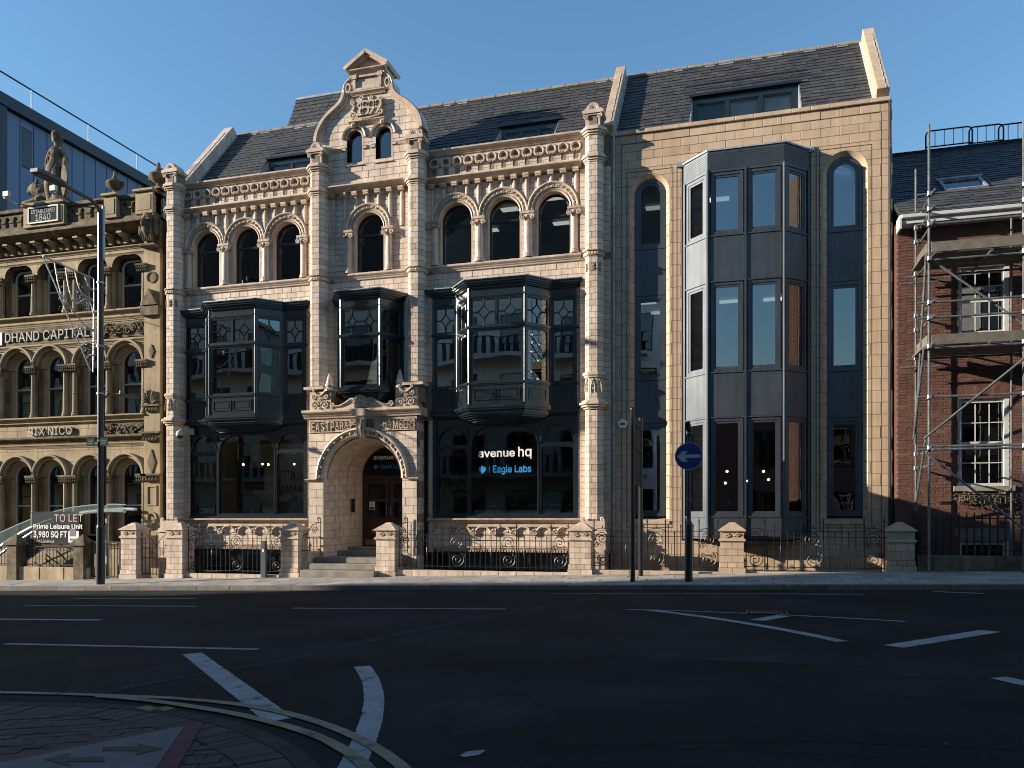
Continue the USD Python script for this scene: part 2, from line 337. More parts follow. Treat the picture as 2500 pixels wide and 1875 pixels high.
mat('blue_panel', [(.055, .085, .16), (.065, .10, .185)], rough=.35, scale=.3, amt=.06, bump=.02, island=True, spec=.5)
mat('dark_metal', [(.012, .018, .028)], rough=.4)
mat('concrete', [(.22, .21, .2), (.3, .29, .275)], rough=.85, scale=.6, amt=.15, streak=.2)
mat('white_wall', [(.70, .69, .66), (.78, .77, .74)], rough=.8, scale=.4, amt=.1)
mat('asphalt_patch', [(.020, .020, .021), (.034, .034, .034)], rough=.9, scale=1.5, amt=.4, bump=1., bscale=60., spec=.15)
mat('asphalt_patch_dark', [(.004, .0045, .005), (.009, .009, .010)], rough=.8, scale=1.5, amt=.4, bump=1., bscale=60., spec=.2)
mat('stucco', [(.55, .53, .48), (.62, .6, .55)], rough=.8, scale=.6, amt=.1)
mat('paper', [(.6, .58, .5)], rough=.7)
emis('lamp_panel', (1., .95, .80), 0.45)
emis('bulb', (1., .66, .30), 6.)
emis('fairy', (1., .9, .75), 2.)
mat('leaf_dry', [(.09, .075, .04), (.14, .115, .06), (.05, .06, .03)], rough=.8, scale=9., island=True)
mat('tinsel', [(.32, .32, .33), (.6, .6, .6)], rough=.35, scale=40., metal=.6, bump=1., bscale=120.)
mat('letter_pink', [(.50, .36, .33)], rough=.6, amt=.05)
M['board_film'] = usdkit.material(stage, '/World/Looks/board_film', {'t': ('transparent_bsdf', {'color': (.55, .58, .58)}), 'd': ('principled_bsdf', {'base_color': (.05, .055, .06), 'roughness': .3}), 'm': ('mix_closure', {'fac': .5})}, [('t.BSDF', 'm.closure1'), ('d.BSDF', 'm.closure2')], surface='m.closure')
glass('glass_old', 2.15, tint=(.70, .75, .77), wav=.0022, wscale=1.1)
mat('grit', [(.10, .095, .09)], rough=.9)
glass('glass_shop', 1.36, tint=(.86, .90, .90), wav=.002)
glass('glass_new', 2.6, tint=(.55, .62, .65), wav=.010, wscale=.6)
M['glass_rail'] = usdkit.material(stage, '/World/Looks/glass_rail', {'t': ('transparent_bsdf', {'color': (.82, .9, .88)}), 'd': ('principled_bsdf', {'base_color': (.42, .5, .48), 'roughness': .15}), 'm': ('mix_closure', {'fac': .11})}, [('t.BSDF', 'm.closure1'), ('d.BSDF', 'm.closure2')], surface='m.closure')
# ================================================================ SETTING
def sheet(xs, yfun0, yfun1, zf):
    v, f = [], []
    for i, x in enumerate(xs):
        for y in (yfun0(x), yfun1(x)): v.append((x, y, zf(x, y)))
        if i: a = 2 * i - 2; f += [[a, a + 2, a + 3], [a, a + 3, a + 1]]
    return trimesh.Trimesh(v, f, process=False)
single('road', sheet(np.linspace(-300, 300, 41), lambda x: -300, lambda x: KY(x) + .02, ROAD), 'asphalt', 'dark worn asphalt street crossing the whole foreground', 'road', kind='structure')
single('ground', sheet(np.linspace(-300, 300, 41), lambda x: 8.9, lambda x: 300, lambda x, y: .2 + GX * x), 'concrete', 'ground behind the buildings', 'ground', kind='structure')
pv = thing('pavement', 'grey flagstone pavement running along the fronts of the buildings', 'pavement', kind='structure')
part(pv, 'bedding', sheet(np.linspace(-300, 300, 61), lambda x: KY(x) + .13, lambda x: -1.28, lambda x, y: PAV(x, y) - .006), 'paving_joint')
slabs = []
for r in range(6):
    ya0 = .15 + r * .47
    for k in range(62):
        xa = -24.5 + k * .56 + (.28 if r % 2 else 0) + random.uniform(-.01, .01); xb = xa + .548
        c = lambda x, o: KY(x) + ya0 + o
        dz = random.uniform(-.003, .004)
        top = [(xa, c(xa, 0)), (xb, c(xb, 0)), (xb, min(c(xb, .458), -1.3)), (xa, min(c(xa, .458), -1.3))]
        if top[2][1] - top[1][1] < .05: continue
        v = [(x, y, PAV(x, y) - .03) for x, y in top] + [(x, y, PAV(x, y) + dz - .002) for x, y in top]
        ins = [(x + (.005 if i in (0, 3) else -.005), y + (.005 if i < 2 else -.005)) for i, (x, y) in enumerate(top)]
        v += [(x, y, PAV(x, y) + dz + .002) for x, y in ins]
        f = [[8, 9, 10], [8, 10, 11]]
        for q in (0, 4):
            for i in range(4): j = (i + 1) % 4; f += [[q + i, q + j, q + 4 + j], [q + i, q + 4 + j, q + 4 + i]]
        slabs.append((-(abs(xa + 6) + (3 if xa < -22 or xa > 7.5 else 0)), trimesh.Trimesh(v, f, process=False)))
emit(pv, slabs, 'paving', 'paving_slab', 300)
kb = thing('kerb', 'line of weathered stone kerbs with faded yellow dashes along the far pavement', 'kerb', kind='structure')
def kerb_piece(xa, xb, yf, w, z0, zt):
    p = Polygon([(xa, yf(xa)), (xb, yf(xb)), (xb, yf(xb) + w), (xa, yf(xa) + w)]); b = MB()
    v = []; c = list(p.exterior.coords)[:4]
    for z, o in ((z0, 0), ('t-', 0), ('t', .012)):
        for i, (x, y) in enumerate(c):
            yy = y + (o if i < 2 else 0); v.append((x, yy, (zt(x, y) - .012 if z == 't-' else zt(x, y) if z == 't' else ROAD(x) - .1)))
    f = [[8, 9, 10], [8, 10, 11]]
    for q in (0, 4):
        for i in range(4): j = (i + 1) % 4; f += [[q + i, q + j, q + 4 + j], [q + i, q + 4 + j, q + 4 + i]]
    return trimesh.Trimesh(v, f, process=False)
x = -34.
while x < 14:
    xl = x + random.uniform(.8, 1.05)
    part(kb, 'kerb_stone', kerb_piece(x + .005, xl - .005, lambda q: KY(q) + random.uniform(-.003, .003), .145, 0, lambda a, b: PAV(a, b) + .004), 'kerb_stone'); x = xl
for xm in (-16.7, -12.9, -9.7, -7.6, -7.3, -3.2, -2.9, .9, 1.2, 3.7, 3.95):
    b = MB(); v = [(q, KY(q) + o, z) for q in (xm, xm + .16) for o, z in ((-.006, ROAD(xm) + .05), (-.006, PAV(xm, KY(xm)) - .002), (.012, PAV(xm, KY(xm)) + .0095), (.09, PAV(xm, KY(xm)) + .0105))]
    part(kb, 'yellow_dash', trimesh.Trimesh(v, [[i, i + 4, i + 5] for i in range(3)] + [[i, i + 5, i + 1] for i in range(3)], process=False), 'kerb_yellow', kind='stuff' if False else None)

# ---- road markings: each painted mark is a thing
def strip(pts, w, up=.004):
    P = np.array(pts, float); T = np.gradient(P[:, :2], axis=0); T /= np.linalg.norm(T, axis=1, keepdims=True); N = np.stack([-T[:, 1], T[:, 0]], 1)
    W = np.broadcast_to(np.asarray(w, float), (len(P),)); v = []
    rj = np.random.default_rng(len(P) + int(abs(P[0][0]) * 10))
    for p, n, ww in zip(P, N, W):
        for s in (-1, 1): q = p[:2] + n * (ww / 2 + min(.005, ww * .03) * rj.uniform(-1, 1)) * s; v.append((q[0], q[1], ROAD(q[0]) + up))
    f = []
    for i in range(len(P) - 1): a = 2 * i; f += [[a, a + 2, a + 3], [a, a + 3, a + 1]]
    t = trimesh.Trimesh(v, f, process=False)
    if t.face_normals[0][2] < 0: t.invert()
    return t
def curve(pts, n=24):
    from scipy.interpolate import CubicSpline
    P = np.array(pts); s = np.r_[0, np.cumsum(np.linalg.norm(np.diff(P[:, :2], axis=0), axis=1))]
    return CubicSpline(s, P)(np.linspace(0, s[-1], n)) if len(P) > 2 else np.linspace(P[0], P[-1], n)
def marking(name, px, w, label, m='road_paint', up=.004, n=70):
    single(name, strip(curve([on_road(*p) for p in px], n), w, up), m, label, 'road marking', group='white road markings' if m == 'road_paint' else 'yellow road lines')
marking('lane_dash', [(55, 1308), (425, 1310)], .09, 'long thin white dash in front of the lamp post, second from the kerb')
marking('lane_dash', [(632, 1314), (1092, 1316)], .09, 'thin white dash in front of the entrance steps and right shop window')
marking('lane_dash', [(-160, 1337), (218, 1339.5)], .17, 'short thick white dash cut by the left edge of the photo')
marking('lane_dash', [(12, 1391), (556, 1403)], .11, 'long white dash in the left foreground above the diagonal bar')
marking('kerbside_dash', [(160, 1293.5), (420, 1293.5)], .12, 'white dash nearest the kerb in front of the lamp post')
marking('kerbside_line', [(1190, 1281.6), (1868, 1284)], .07, 'thin white line beside the kerb in front of the tan stone building')
marking('kerbside_line', [(2015, 1278), (2125, 1282.5)], .09, 'short slanting white line beside the kerb near the scaffolding')
marking('diagonal_bar', [(415, 1412), (605, 1556)], .225, 'broad diagonal white bar ending at the yellow double lines')
marking('curved_bar', [(782, 1440), (806, 1490), (803, 1550), (782, 1610), (752, 1672)], .175, 'curved white bar bending down across the yellow double lines')
marking('chevron_edge', [(1352, 1316.5), (1610, 1325), (1955, 1343)], .07, 'upper thin edge of the white chevron in front of the tan stone building')
marking('chevron_edge', [(1400, 1318.5), (1610, 1347), (1820, 1387)], .16, 'lower thick edge of the white chevron in front of the tan stone building', up=.008)
marking('chevron_bar', [(1634, 1341), (1692, 1331)], .24, 'stubby white bar inside the white chevron', up=.008)
marking('slanted_bar', [(1930, 1397), (2140, 1363.5)], .25, 'thick slanted white bar on the road before the scaffolded house')
marking('slanted_bar', [(2157, 1464), (2290, 1494)], .18, 'white bar entering at the right edge of the photo low down')
marking('yellow_line', [(-120, 1492), (0, 1497.5), (100, 1500), (210, 1503.5), (380, 1511), (500, 1522), (610, 1541), (720, 1574), (800, 1611), (868, 1659), (910, 1700)], .092, 'outer of the two worn yellow lines curving round the corner pavement', m='yellow_paint', up=.012)
marking('yellow_line', [(210, 1507), (300, 1514), (400, 1527), (500, 1544), (600, 1567), (680, 1592), (740, 1622), (790, 1659), (820, 1700)], .092, 'inner of the two worn yellow lines nearest the corner kerb', m='yellow_paint', up=.016)
p = on_road(1020, 1630); single('paint_splash', strip([p + [-.05, -.06, 0], p + [.0, .02, 0], p + [.05, .1, 0]], [.05, .12, .03]), 'road_paint', 'small white paint splash alone on the dark road in the foreground', 'paint splash')
for pts, w in (([(215, 1498), (400, 1462), (560, 1436), (700, 1410)], .20), ([(700, 1410), (900, 1362), (1100, 1325), (1290, 1291)], .24)):
    single('trench_scar', strip(curve([on_road(*q) for q in pts]), w, .003), 'asphalt_scar', 'pale dusty trench scar slanting across the road, ' + ('left half beside the diagonal bar' if pts[0][0] < 300 else 'right half rising towards the kerb'), 'road scar')
for k, pts in enumerate((([(0, 1425), (60, 1416), (170, 1408)]), ([(600, 1437), (1000, 1452), (1300, 1460), (1900, 1500), (2212, 1520)]), ([(900, 1425), (1500, 1443), (2212, 1475)]), ([(1200, 1640), (1600, 1660)]), ([(1150, 1600), (1700, 1625), (2212, 1645)]))):
    c = curve([on_road(*q) for q in pts], 40); c[:, :2] += RNG.normal(0, .008, (len(c), 2))
    single('road_seam', strip(c, RNG.uniform(.012, .03, len(c)), .0025), 'crack' if k else 'asphalt_scar', ['pale patch edge at the far left foreground', 'long dark seam right of the curved bar', 'upper dark seam across the right half of the road', 'short dark seam at the bottom right', 'lowest long dark seam at the bottom of the road'][k], 'road seam')
for px, m_, lab in (([(1180, 1590), (1700, 1572), (2260, 1600), (2290, 1625), (1750, 1602), (1200, 1612)], 'asphalt_patch_dark', 'rough dark repair band across the right foreground of the road'), ([(930, 1500), (1130, 1490), (1210, 1560), (980, 1590)], 'asphalt_patch', 'greyish square road repair right of the curved bar'),
    ([(1300, 1400), (1900, 1418), (1940, 1442), (1310, 1420)], 'asphalt_patch', 'long pale repair strip below the white chevron'), ([(150, 1420), (330, 1408), (380, 1432), (170, 1452)], 'asphalt_patch_dark', 'dark repair left of the diagonal white bar'), ([(900, 1300), (1180, 1296), (1190, 1305), (905, 1310)], 'asphalt_patch_dark', 'dark repair near the kerb before the entrance steps')):
    P_ = Polygon([on_road(*c)[:2] for c in px]).buffer(.04).buffer(-.04); t_ = extz(P_, 0, .0015); t_.vertices[:, 2] += ROAD(t_.vertices[:, 0]) + .0005; single('road_patch', t_, m_, lab, 'road patch')
sp = MB()
for _ in range(90):
    u, v = RNG.uniform(300, 2200), RNG.uniform(1300, 1655); o = on_road(u, v); s_ = RNG.uniform(.004, .012) * (1 if RNG.random() < .85 else 1.8); sp.add(trimesh.Trimesh([(o[0] - s_, o[1], o[2] + .003), (o[0] + s_, o[1] - s_ * .4, o[2] + .003), (o[0] + s_ * .3, o[1] + s_ * .8, o[2] + .005)], [[0, 1, 2]], process=False))
single('road_grit', sp, 'grit', 'tiny pale flecks of grit scattered over the dark road', 'grit', kind='stuff')
g = thing('drain_cover', 'rectangular iron drain cover lying over the chevron edge on the road', 'drain cover')
p0, p1, p2, p3 = [on_road(*q) for q in ((1612, 1321), (1700, 1321), (1704, 1328), (1612, 1328))]
gx0, gx1, gy0, gy1 = p3[0], p2[0], p3[1], p1[1]
b = MB(); zz_ = lambda: ROAD((gx0 + gx1) / 2)
b.box(gx0, gx1, gy0, gy0 + .04, zz_() - .03, zz_() + .016); b.box(gx0, gx1, gy1 - .04, gy1, zz_() - .03, zz_() + .016); b.box(gx0, gx0 + .04, gy0 + .041, gy1 - .041, zz_() - .03, zz_() + .015); b.box(gx1 - .04, gx1, gy0 + .041, gy1 - .041, zz_() - .03, zz_() + .015)
part(g, 'cover_frame', b, 'black_iron')
for k in range(8):
    xa = gx0 + .06 + k * (gx1 - gx0 - .12) / 8; part(g, 'cover_bar', MB().box(xa, xa + .05, gy0 + .045, gy1 - .045, zz_() - .03, zz_() + .013), 'black_iron')

# ---- the near corner pavement
cpx = [(-420, 1515), (0, 1516), (150, 1518), (300, 1525), (420, 1541), (520, 1563), (600, 1592), (655, 1622), (692, 1659), (720, 1720)]
edge = curve([on_road(*q, up=.1)[:2].tolist() + [0] for q in cpx], 40)[:, :2]
corner = Polygon(list(map(tuple, edge)) + [(edge[-1][0], -24.4), (edge[0][0] - 14, -24.4), (edge[0][0] - 14, edge[0][1] - .3)]).buffer(0)
cp = thing('corner_pavement', 'dark brick paved street corner in the near left foreground', 'pavement', kind='structure')
def tilt(poly, up, thick):
    t = extz(poly, -thick, 0); t.vertices[:, 2] += up + ROAD(t.vertices[:, 0]); return t
part(cp, 'bedding', tilt(corner.buffer(-.02), .088, .2), 'paving_joint')
ring = corner.difference(corner.buffer(-.13)); L = LineString(edge)
s = 0
while s < L.length - .1:
    a, c_ = L.interpolate(s), L.interpolate(min(s + .6, L.length)); q = L.interpolate(min(s + .3, L.length))
    seg = shapely.ops.substring(L, s + .004, s + .596).buffer(.13, cap_style=2).intersection(corner)
    if seg.area > .01: part(cp, 'kerb_stone', tilt(seg, .102, .22), 'kerb_dark')
    s += .6
inner = corner.buffer(-.135); band = inner.difference(corner.buffer(-.42)); field = corner.buffer(-.425)
pav = []
s = 0
while s < L.length:                                              # soldier course
    p = L.interpolate(s); q = L.interpolate(min(s + .01, L.length)); t = np.array([q.x - p.x, q.y - p.y])
    if np.linalg.norm(t) < 1e-6: break
    a = math.degrees(math.atan2(t[1], t[0])); r = affinity.rotate(sbox(p.x - .042, p.y - .5, p.x + .042, p.y + .5), a, origin=(p.x, p.y)).intersection(band)
    if r.area > .006: pav.append((-np.hypot(p.x + 4, p.y + 16.5), tilt(r.buffer(-.003), .1 + random.uniform(-.002, .003), .05)))
    s += .09
vis = sbox(-9, -19.5, -2, -15)
for i in range(-40, 60):
    for j in range(-40, 60):
        w, h = .21, .105; x0 = -9 + i * w + (j % 2) * w / 2; y0 = -20 + j * h
        r = affinity.rotate(sbox(x0 + .004, y0 + .004, x0 + w - .004, y0 + h - .004), 24, origin=(-5, -17))
        if r.intersects(vis):
            r = r.intersection(field)
            if r.area > .003 and r.geom_type == 'Polygon': pav.append((-np.hypot(r.centroid.x + 4.2, r.centroid.y + 16.7), tilt(r, .1 + random.uniform(-.003, .003), .05)))
emit(cp, pav, 'paver', 'paver', 300)
# the painted two-way triangle on the pavers
def gpoly(px, up=.108): return [on_road(*q, up=up) for q in px]
def flat(px, m, name, parent, up):
    P = Polygon([q[:2] for q in gpoly(px, .1)]); t = tilt(P, up, .002); part(parent, name, t, m)
tr = thing('ground_sign', 'worn triangle with red edge and two black arrows painted on the corner pavers', 'ground marking')
flat([(440, 1562), (-190, 1668), (360, 1700)], 'sign_red', 'red_border', tr, .1075)
flat([(398, 1571), (-60, 1663), (316, 1692)], 'sign_ground_white', 'white_field', tr, .111)
def arrow(c, L_, w, d):
    x, y = c; s = d
    return [(x - s * L_, y - w * .35), (x + s * L_ * .25, y - w * .35), (x + s * L_ * .1, y - w), (x + s * L_, y), (x + s * L_ * .1, y + w), (x + s * L_ * .25, y + w * .35), (x - s * L_, y + w * .35)]
flat(arrow((287, 1622), 66, 13, 1), 'sign_black', 'arrow', tr, .1145); flat(arrow((160, 1645), 66, 15, -1), 'sign_black', 'arrow', tr, .1145)
for px in (((305, 1528), (335, 1534)), ((345, 1530), (366, 1534))):
    a, c_ = [on_road(*q, up=.1) for q in px]; P = LineString([a[:2], c_[:2]]).buffer(.05, cap_style=2); t = tilt(P, .1062, .002)
    part(cp, 'yellow_dash', t, 'kerb_yellow')

# ---- lightwells between the pavement and the fronts
lw = thing('basement_area', 'sunken basement yards behind the railings', 'basement yard', kind='structure')
b = MB(); b.box(-35, 15, -1.28, 0.2, -2.1, -1.9); part(lw, 'yard_floor', b, 'step_stone')
part(lw, 'retaining_wall', sheet([-35, 15], lambda x: -1.28, lambda x: -1.281, lambda x, y: PAV(x, -1.28) if y == -1.28 else -2.0), 'step_stone')
# ================================================================ TERRACOTTA OFFICE BUILDING
CL, CC, CR = -14.95, -10.68, -6.5                                # centres of the left bay, the entrance bay and the right bay
PX = [-17.42, -12.27, -9.08, -3.85]                             # pilasters
tb = thing('office_building', 'ornate pale terracotta office building of three bays with a curved central gable dated 1899', 'building', (-10.6, 0, 0))
T, TT, TC, TJ = 'terracotta', 'terracotta_trim', 'terracotta_carved', 'terracotta_joint'
WC = [CL - 1.45, CL, CL + 1.45, CC - .03, CR - 1.45, CR, CR + 1.45]   # upper windows
ZS, HW = 10.22, .475
# ---- walls
holes = [arched(c, HW + .03, 8.90, ZS) for c in WC]
gable = [(-1.72, 11.4), (-1.72, 12.95), (-1.66, 13.25), (-1.5, 13.52), (-1.28, 13.74), (-1.02, 13.92), (-.88, 14.05), (-.80, 14.2), (-.78, 14.3)]
gb = Polygon([(CC + x, z) for x, z in gable] + [(CC - x, z) for x, z in gable[::-1]])
gw = [CC - .46, CC + .49]
gholes = [arched(c, .25, 12.22, 12.92) for c in gw]
upper = unary_union([sbox(-17.2, 8.0, -12.7, 11.2), sbox(-12.0, 4.4, -9.5, 11.4), sbox(-8.8, 8.0, -4.27, 11.2)]).difference(unary_union(holes))
strips = unary_union([sbox(-17.2, .55, CL - 2.13, 8.0), sbox(CL + 2.13, .55, -12.7, 8.0), sbox(-8.8, .55, CR - 2.13, 8.0), sbox(CR + 2.13, .55, -4.27, 8.0)])
under = unary_union([sbox(CL - 2.13, .72, CL + 2.13, 1.42), sbox(CR - 2.13, .72, CR + 2.13, 1.42)])
par = unary_union([sbox(-17.2, 11.2, -12.7, 12.2), sbox(-8.8, 11.2, -4.27, 12.2)])
gwall = gb.difference(unary_union(gholes))
wall = MB(); wall.ext(upper, .014, .34); wall.ext(unary_union([strips, under]), .014, .3); wall.ext(gwall, -.085, .4); wall.ext(par, .014, .25)
wp = part(tb, 'wall', wall, TJ)
blocks = coursed(upper.union(strips), .168, .31, -17.2, 8.0, 0., bond=.5, gap=.010)
blocks += coursed(gwall.buffer(-.004), .21, .40, CC - .2, 11.5, -.1, bond=.5, gap=.010) + coursed(under, .175, .42, -17.2, .72, 0.)
sc_holes = []
for c in (CL, CR):
    for k in range(13):
        x = c - 2.1 + k * .35; sc_holes += [Point(x, 11.86).buffer(.085), sbox(x - .075, 11.54, x + .075, 11.72)]
pz = par.intersection(sbox(-30, 11.42, 0, 12.1)).difference(unary_union(sc_holes))
blocks += coursed(pz, .165, .35, CL - 2.1 + .175, 11.45, 0., t=.12)
# ---- pilasters
def octa(c, hw=.245, f=.115, y=-.42, y2=-.29, yb=.0):
    return Polygon([(c - hw, yb), (c - hw, y2), (c - f, y), (c + f, y), (c + hw, y2), (c + hw, yb)])
for i, c in enumerate(PX):
    plan = octa(c); low = i in (0, 3)
    zb = .55 if low else 4.9
    core = MB().extz(octa(c, .235, .108, -.41, -.283), zb, 12.45)
    core.box(c - .42, c + .42, -.055, .0, .55 if low else 4.4, 12.1)
    part(tb, 'pilaster', core, TJ)
    blocks += coursed_plan(plan, 1.5 if low else 5.5, 8.64, .166, cuts=((-.05,), (.06, -.2)))
    blocks += coursed_plan(plan, 8.82, 12.0, .166, cuts=((-.05,), (.06, -.2)))
    side = unary_union([sbox(c - .425, -.07, c - .245, -.0), sbox(c + .245, -.07, c + .425, -.0)])
    for za, zb2 in ((.55 if low else 5.5, 8.64), (8.82, 11.2)): blocks += coursed_plan(side, za, zb2, .166, cuts=((),))
    b = MB()
    wide = octa(c, .33, .14, -.47, -.34)
    part(tb, 'pilaster_band', stack(octa(c), [(11.22, 11.27, .02), (11.27, 11.33, .05), (11.33, 11.38, .09), (11.38, 11.44, .06)]), TT)
    b.m += stack(octa(c), [(11.95, 12.0, .03), (12.0, 12.06, .07), (12.06, 12.13, .11), (12.13, 12.18, .06)]).m
    b.box(c - .19, c + .19, -.40, -.02, 12.18, 12.47)
    b.box(c - .26, c + .26, -.45, .03, 12.47, 12.51); b.box(c - .29, c + .29, -.48, .05, 12.512, 12.60); b.box(c - .24, c + .24, -.43, .0, 12.602, 12.65)
    b.arch([(.06, -.40), (.1, -.43), (.165, -.43), (.19, -.38), (.19, .0), (.06, .0)], c, 12.65, n=16)
    part(tb, 'pilaster_cap', b, TT)
    b = MB()
    for s in (-1, 1): b.tube(spiral(c + s * .185, 12.43, .075, 1.6, math.pi / 2, -s, -.445, 20), .018, 5)
    for k in range(5): a = math.pi * (k + .5) / 5; b.ball((c + .05 * math.cos(a), -.41, 12.66 + .05 * math.sin(a)), .022, 1)
    part(tb, 'cap_scroll', b, TC, kind='stuff')
    b = MB(); b.m += stack(octa(c), [(8.64, 8.68, .01), (8.68, 8.74, .045), (8.74, 8.80, .03), (8.80, 8.83, .07)]).m
    for s in np.linspace(-1, 1, 7): b.ball((c + s * .24, -.44 + .14 * max(0, abs(s) - .45) / .55, 8.72), .042, 1)
    part(tb, 'bracket_capital', b, TC)
    if low:
        gr = MB()
        for s in (-.15, 0., .15):
            y = -.43 + (.05 if s else 0); gr.box(c + s - .055, c + s + .055, y, y + .02, 8.25, 8.47)
        part(tb, 'vent_grille', gr, TJ)
        gg = MB()
        for s in (-.15, 0., .15):
            y = -.436 + (.05 if s else 0); gg.tube(spiral(c + s, 8.31, .045, 1.2, 0, 1, y, 14), .011, 4); gg.tube(spiral(c + s, 8.41, .045, 1.2, math.pi, 1, y, 14), .011, 4)
        part(tb, 'grille_tracery', gg, TC, kind='stuff')
        part(tb, 'capital_moulding', stack(octa(c), [(5.36, 5.42, .03), (5.42, 5.5, .06)]), TT); part(tb, 'corbel_moulding', stack(octa(c), [(4.5, 4.56, .04), (4.56, 4.62, .1), (4.62, 4.68, .15), (4.68, 4.74, .08)]), TT)
        b = MB()
        for s in (-.17, 0., .17):
            y = -.435 + (.05 if s else 0)
            for a in (-1, 1): b.tube([(c + s + a * .055, y, 4.95), (c + s + a * .05, y, 5.15), (c + s, y, 5.32)], .014, 4)
            b.tube(spiral(c + s, 5.18, .05, 1.3, 0, 1, y, 14), .012, 4); b.tube(spiral(c + s, 5.05, .035, 1.3, 2, -1, y, 14), .01, 4); b.ball((c + s, y, 5.28), .03, 1)
        part(tb, 'gothic_tracery', b, TC, kind='stuff')
        bl = MB(); bl.box(c - .36, c + .36, -.52, .0, -.5, 1.1); bl.m += stack(Polygon([(c - .33, 0), (c - .33, -.49), (c + .33, -.49), (c + .33, 0)]), [(1.1, 1.16, .07), (1.16, 1.22, .04), (1.22, 1.46, 0)]).m
        for s in (-1, 1): bl.m.append(tube_mesh(spiral(c + s * .26, 1.5, .07, 1.4, -math.pi / 2, s, -.46, 18), .03, 5))
        part(tb, 'pedestal', bl, TT)
# ---- window arches
for i, c in enumerate(WC):
    a = MB(); r = HW
    a.arch([(r, .32), (r, -.02), (r + .035, -.045), (r + .05, -.02), (r + .06, .02), (r + .06, .32)], c, ZS)
    a.arch([(r + .205, .02), (r + .205, -.075), (r + .235, -.105), (r + .265, -.085), (r + .27, .02)], c, ZS)
    for s in (-1, 1): a.box(*sorted((c + s * r, c + s * (r + .06))), -.0, .32, 8.9, ZS)
    part(tb, 'archivolt', a, TT)
    a = MB(); a.arch([(r + .065, .02), (r + .065, -.025), (r + .2, -.06), (r + .2, .02)], c, ZS)
    for k in range(26):
        t = math.pi * (k + .5) / 26; rr = r + .135; p = (c + rr * math.cos(t), -.055, ZS + rr * math.sin(t))
        if k % 2: a.ball(p, .036, 1, (1, .7, 1))
        else: a.tube(spiral(p[0], p[2], .045, 1.1, t, 1, -.06, 9), .014, 4)
    part(tb, 'carved_arch_band', a, TC)
def column(x, z0, z1, r=.12):
    b = MB(); b.lathe([(r * 1.35, 0), (r * 1.35, .05), (r * 1.15, .08), (r * 1.22, .11), (r * 1.02, .15), (r, .2), (r * .94, z1 - z0)], (x, -.02, z0), 16); part(tb, 'column', b, TT)
    b = MB(); w = r * 1.75
    b.box(x - w, x + w, -.17, .05, z1 + .13, z1 + .2); b.box(x - w * .86, x + w * .86, -.15, .05, z1 + .06, z1 + .129)
    for s in (-1, 1): b.tube(spiral(x + s * w * .72, z1 + .03, .08, 1.5, math.pi / 2, -s, -.15, 20), .022, 5); b.ball((x + s * w * .72, -.15, z1 + .03), .026, 1)
    b.ball((x, -.14, z1 + .06), .045, 1); part(tb, 'ionic_capital', b, TC)
for c in (CL, CR):
    for s in (-2.09, -.725, .725, 2.06): column(c + s, 8.9, 9.98, .115 if abs(s) < 1 else .1)
for s in (-.66, .66): column(CC - .03 + s, 8.9, 9.98, .1)
# ---- horizontal mouldings, dentils, colonnettes
for (xa, xb) in ((-17.17, -12.69), (-12.02, -9.49), (-8.81, -4.25)):
    mid = xa < -9.6 and xa > -12.5
    s = MB(); s.extx(cyma(0, 8.70, 8.88, .13, .30), xa, xb); part(tb, 'window_sill', s, TT)
    s = MB(); s.extx(cyma(0 if not mid else -.08, 11.26 + .08 * mid, 11.42 + .08 * mid, .24), xa, xb)
    if not mid: s.extx(cyma(0, 12.08, 12.24, .17, .25), xa, xb)
    part(tb, 'cornice', s, TT)
    n = 13 if not mid else 7; w = xb - xa; xs = [xa + .14 + k * (w - .28) / (n - 1) for k in range(n)]
    for x in xs:
        d = MB().box(x - .085, x + .085, -.17, .0, 11.19 + .07 * mid, 11.255 + .07 * mid)
        for q in (-.055, 0, .055): d.add(facet(MB().tube([(0, 0, 0), (0, .14, 0)], .032, 6), (x + q, -.16), (x + q + 1, -.16))); d.m[-1].vertices[:, 2] += 11.165 + .07 * mid
        part(tb, 'scroll_corbel', d, TC)
    for x in xs:                                                 # slim shafts between corbels and arches
        near = min(WC, key=lambda c: abs(c - x)); dx = abs(x - near); ro = HW + .27
        zb = ZS + math.sqrt(max(ro * ro - dx * dx, 0)) if dx < ro else ZS - .0
        if mid and dx > ro: zb = 10.2
        if 11.15 - zb > .08: part(tb, 'colonnette', MB().lathe([(.062, 0), (.062, 11.17 + .07 * mid - zb)], (x, -.015, zb), 10), TT)
# ---- parapet scallops
for c in (CL, CR):
    for k in range(13):
        x = c - 2.1 + k * .35; b = MB()
        b.arch([(.10, .03), (.10, -.05), (.118, -.075), (.145, -.075), (.16, -.05), (.16, .03)], x, 11.87, -math.pi * .28, math.pi * 1.28, 22)
        for s in (-1, 1): b.tube(spiral(x + s * .048, 11.77, .05, 1.35, math.pi / 2 + s * math.pi * .5, -s, -.055, 16), .017, 5)
        part(tb, 'scallop', b, TT)
    part(tb, 'parapet_recess', MB().box(c - 2.2, c + 2.2, .055, .09, 11.5, 12.0), TJ)
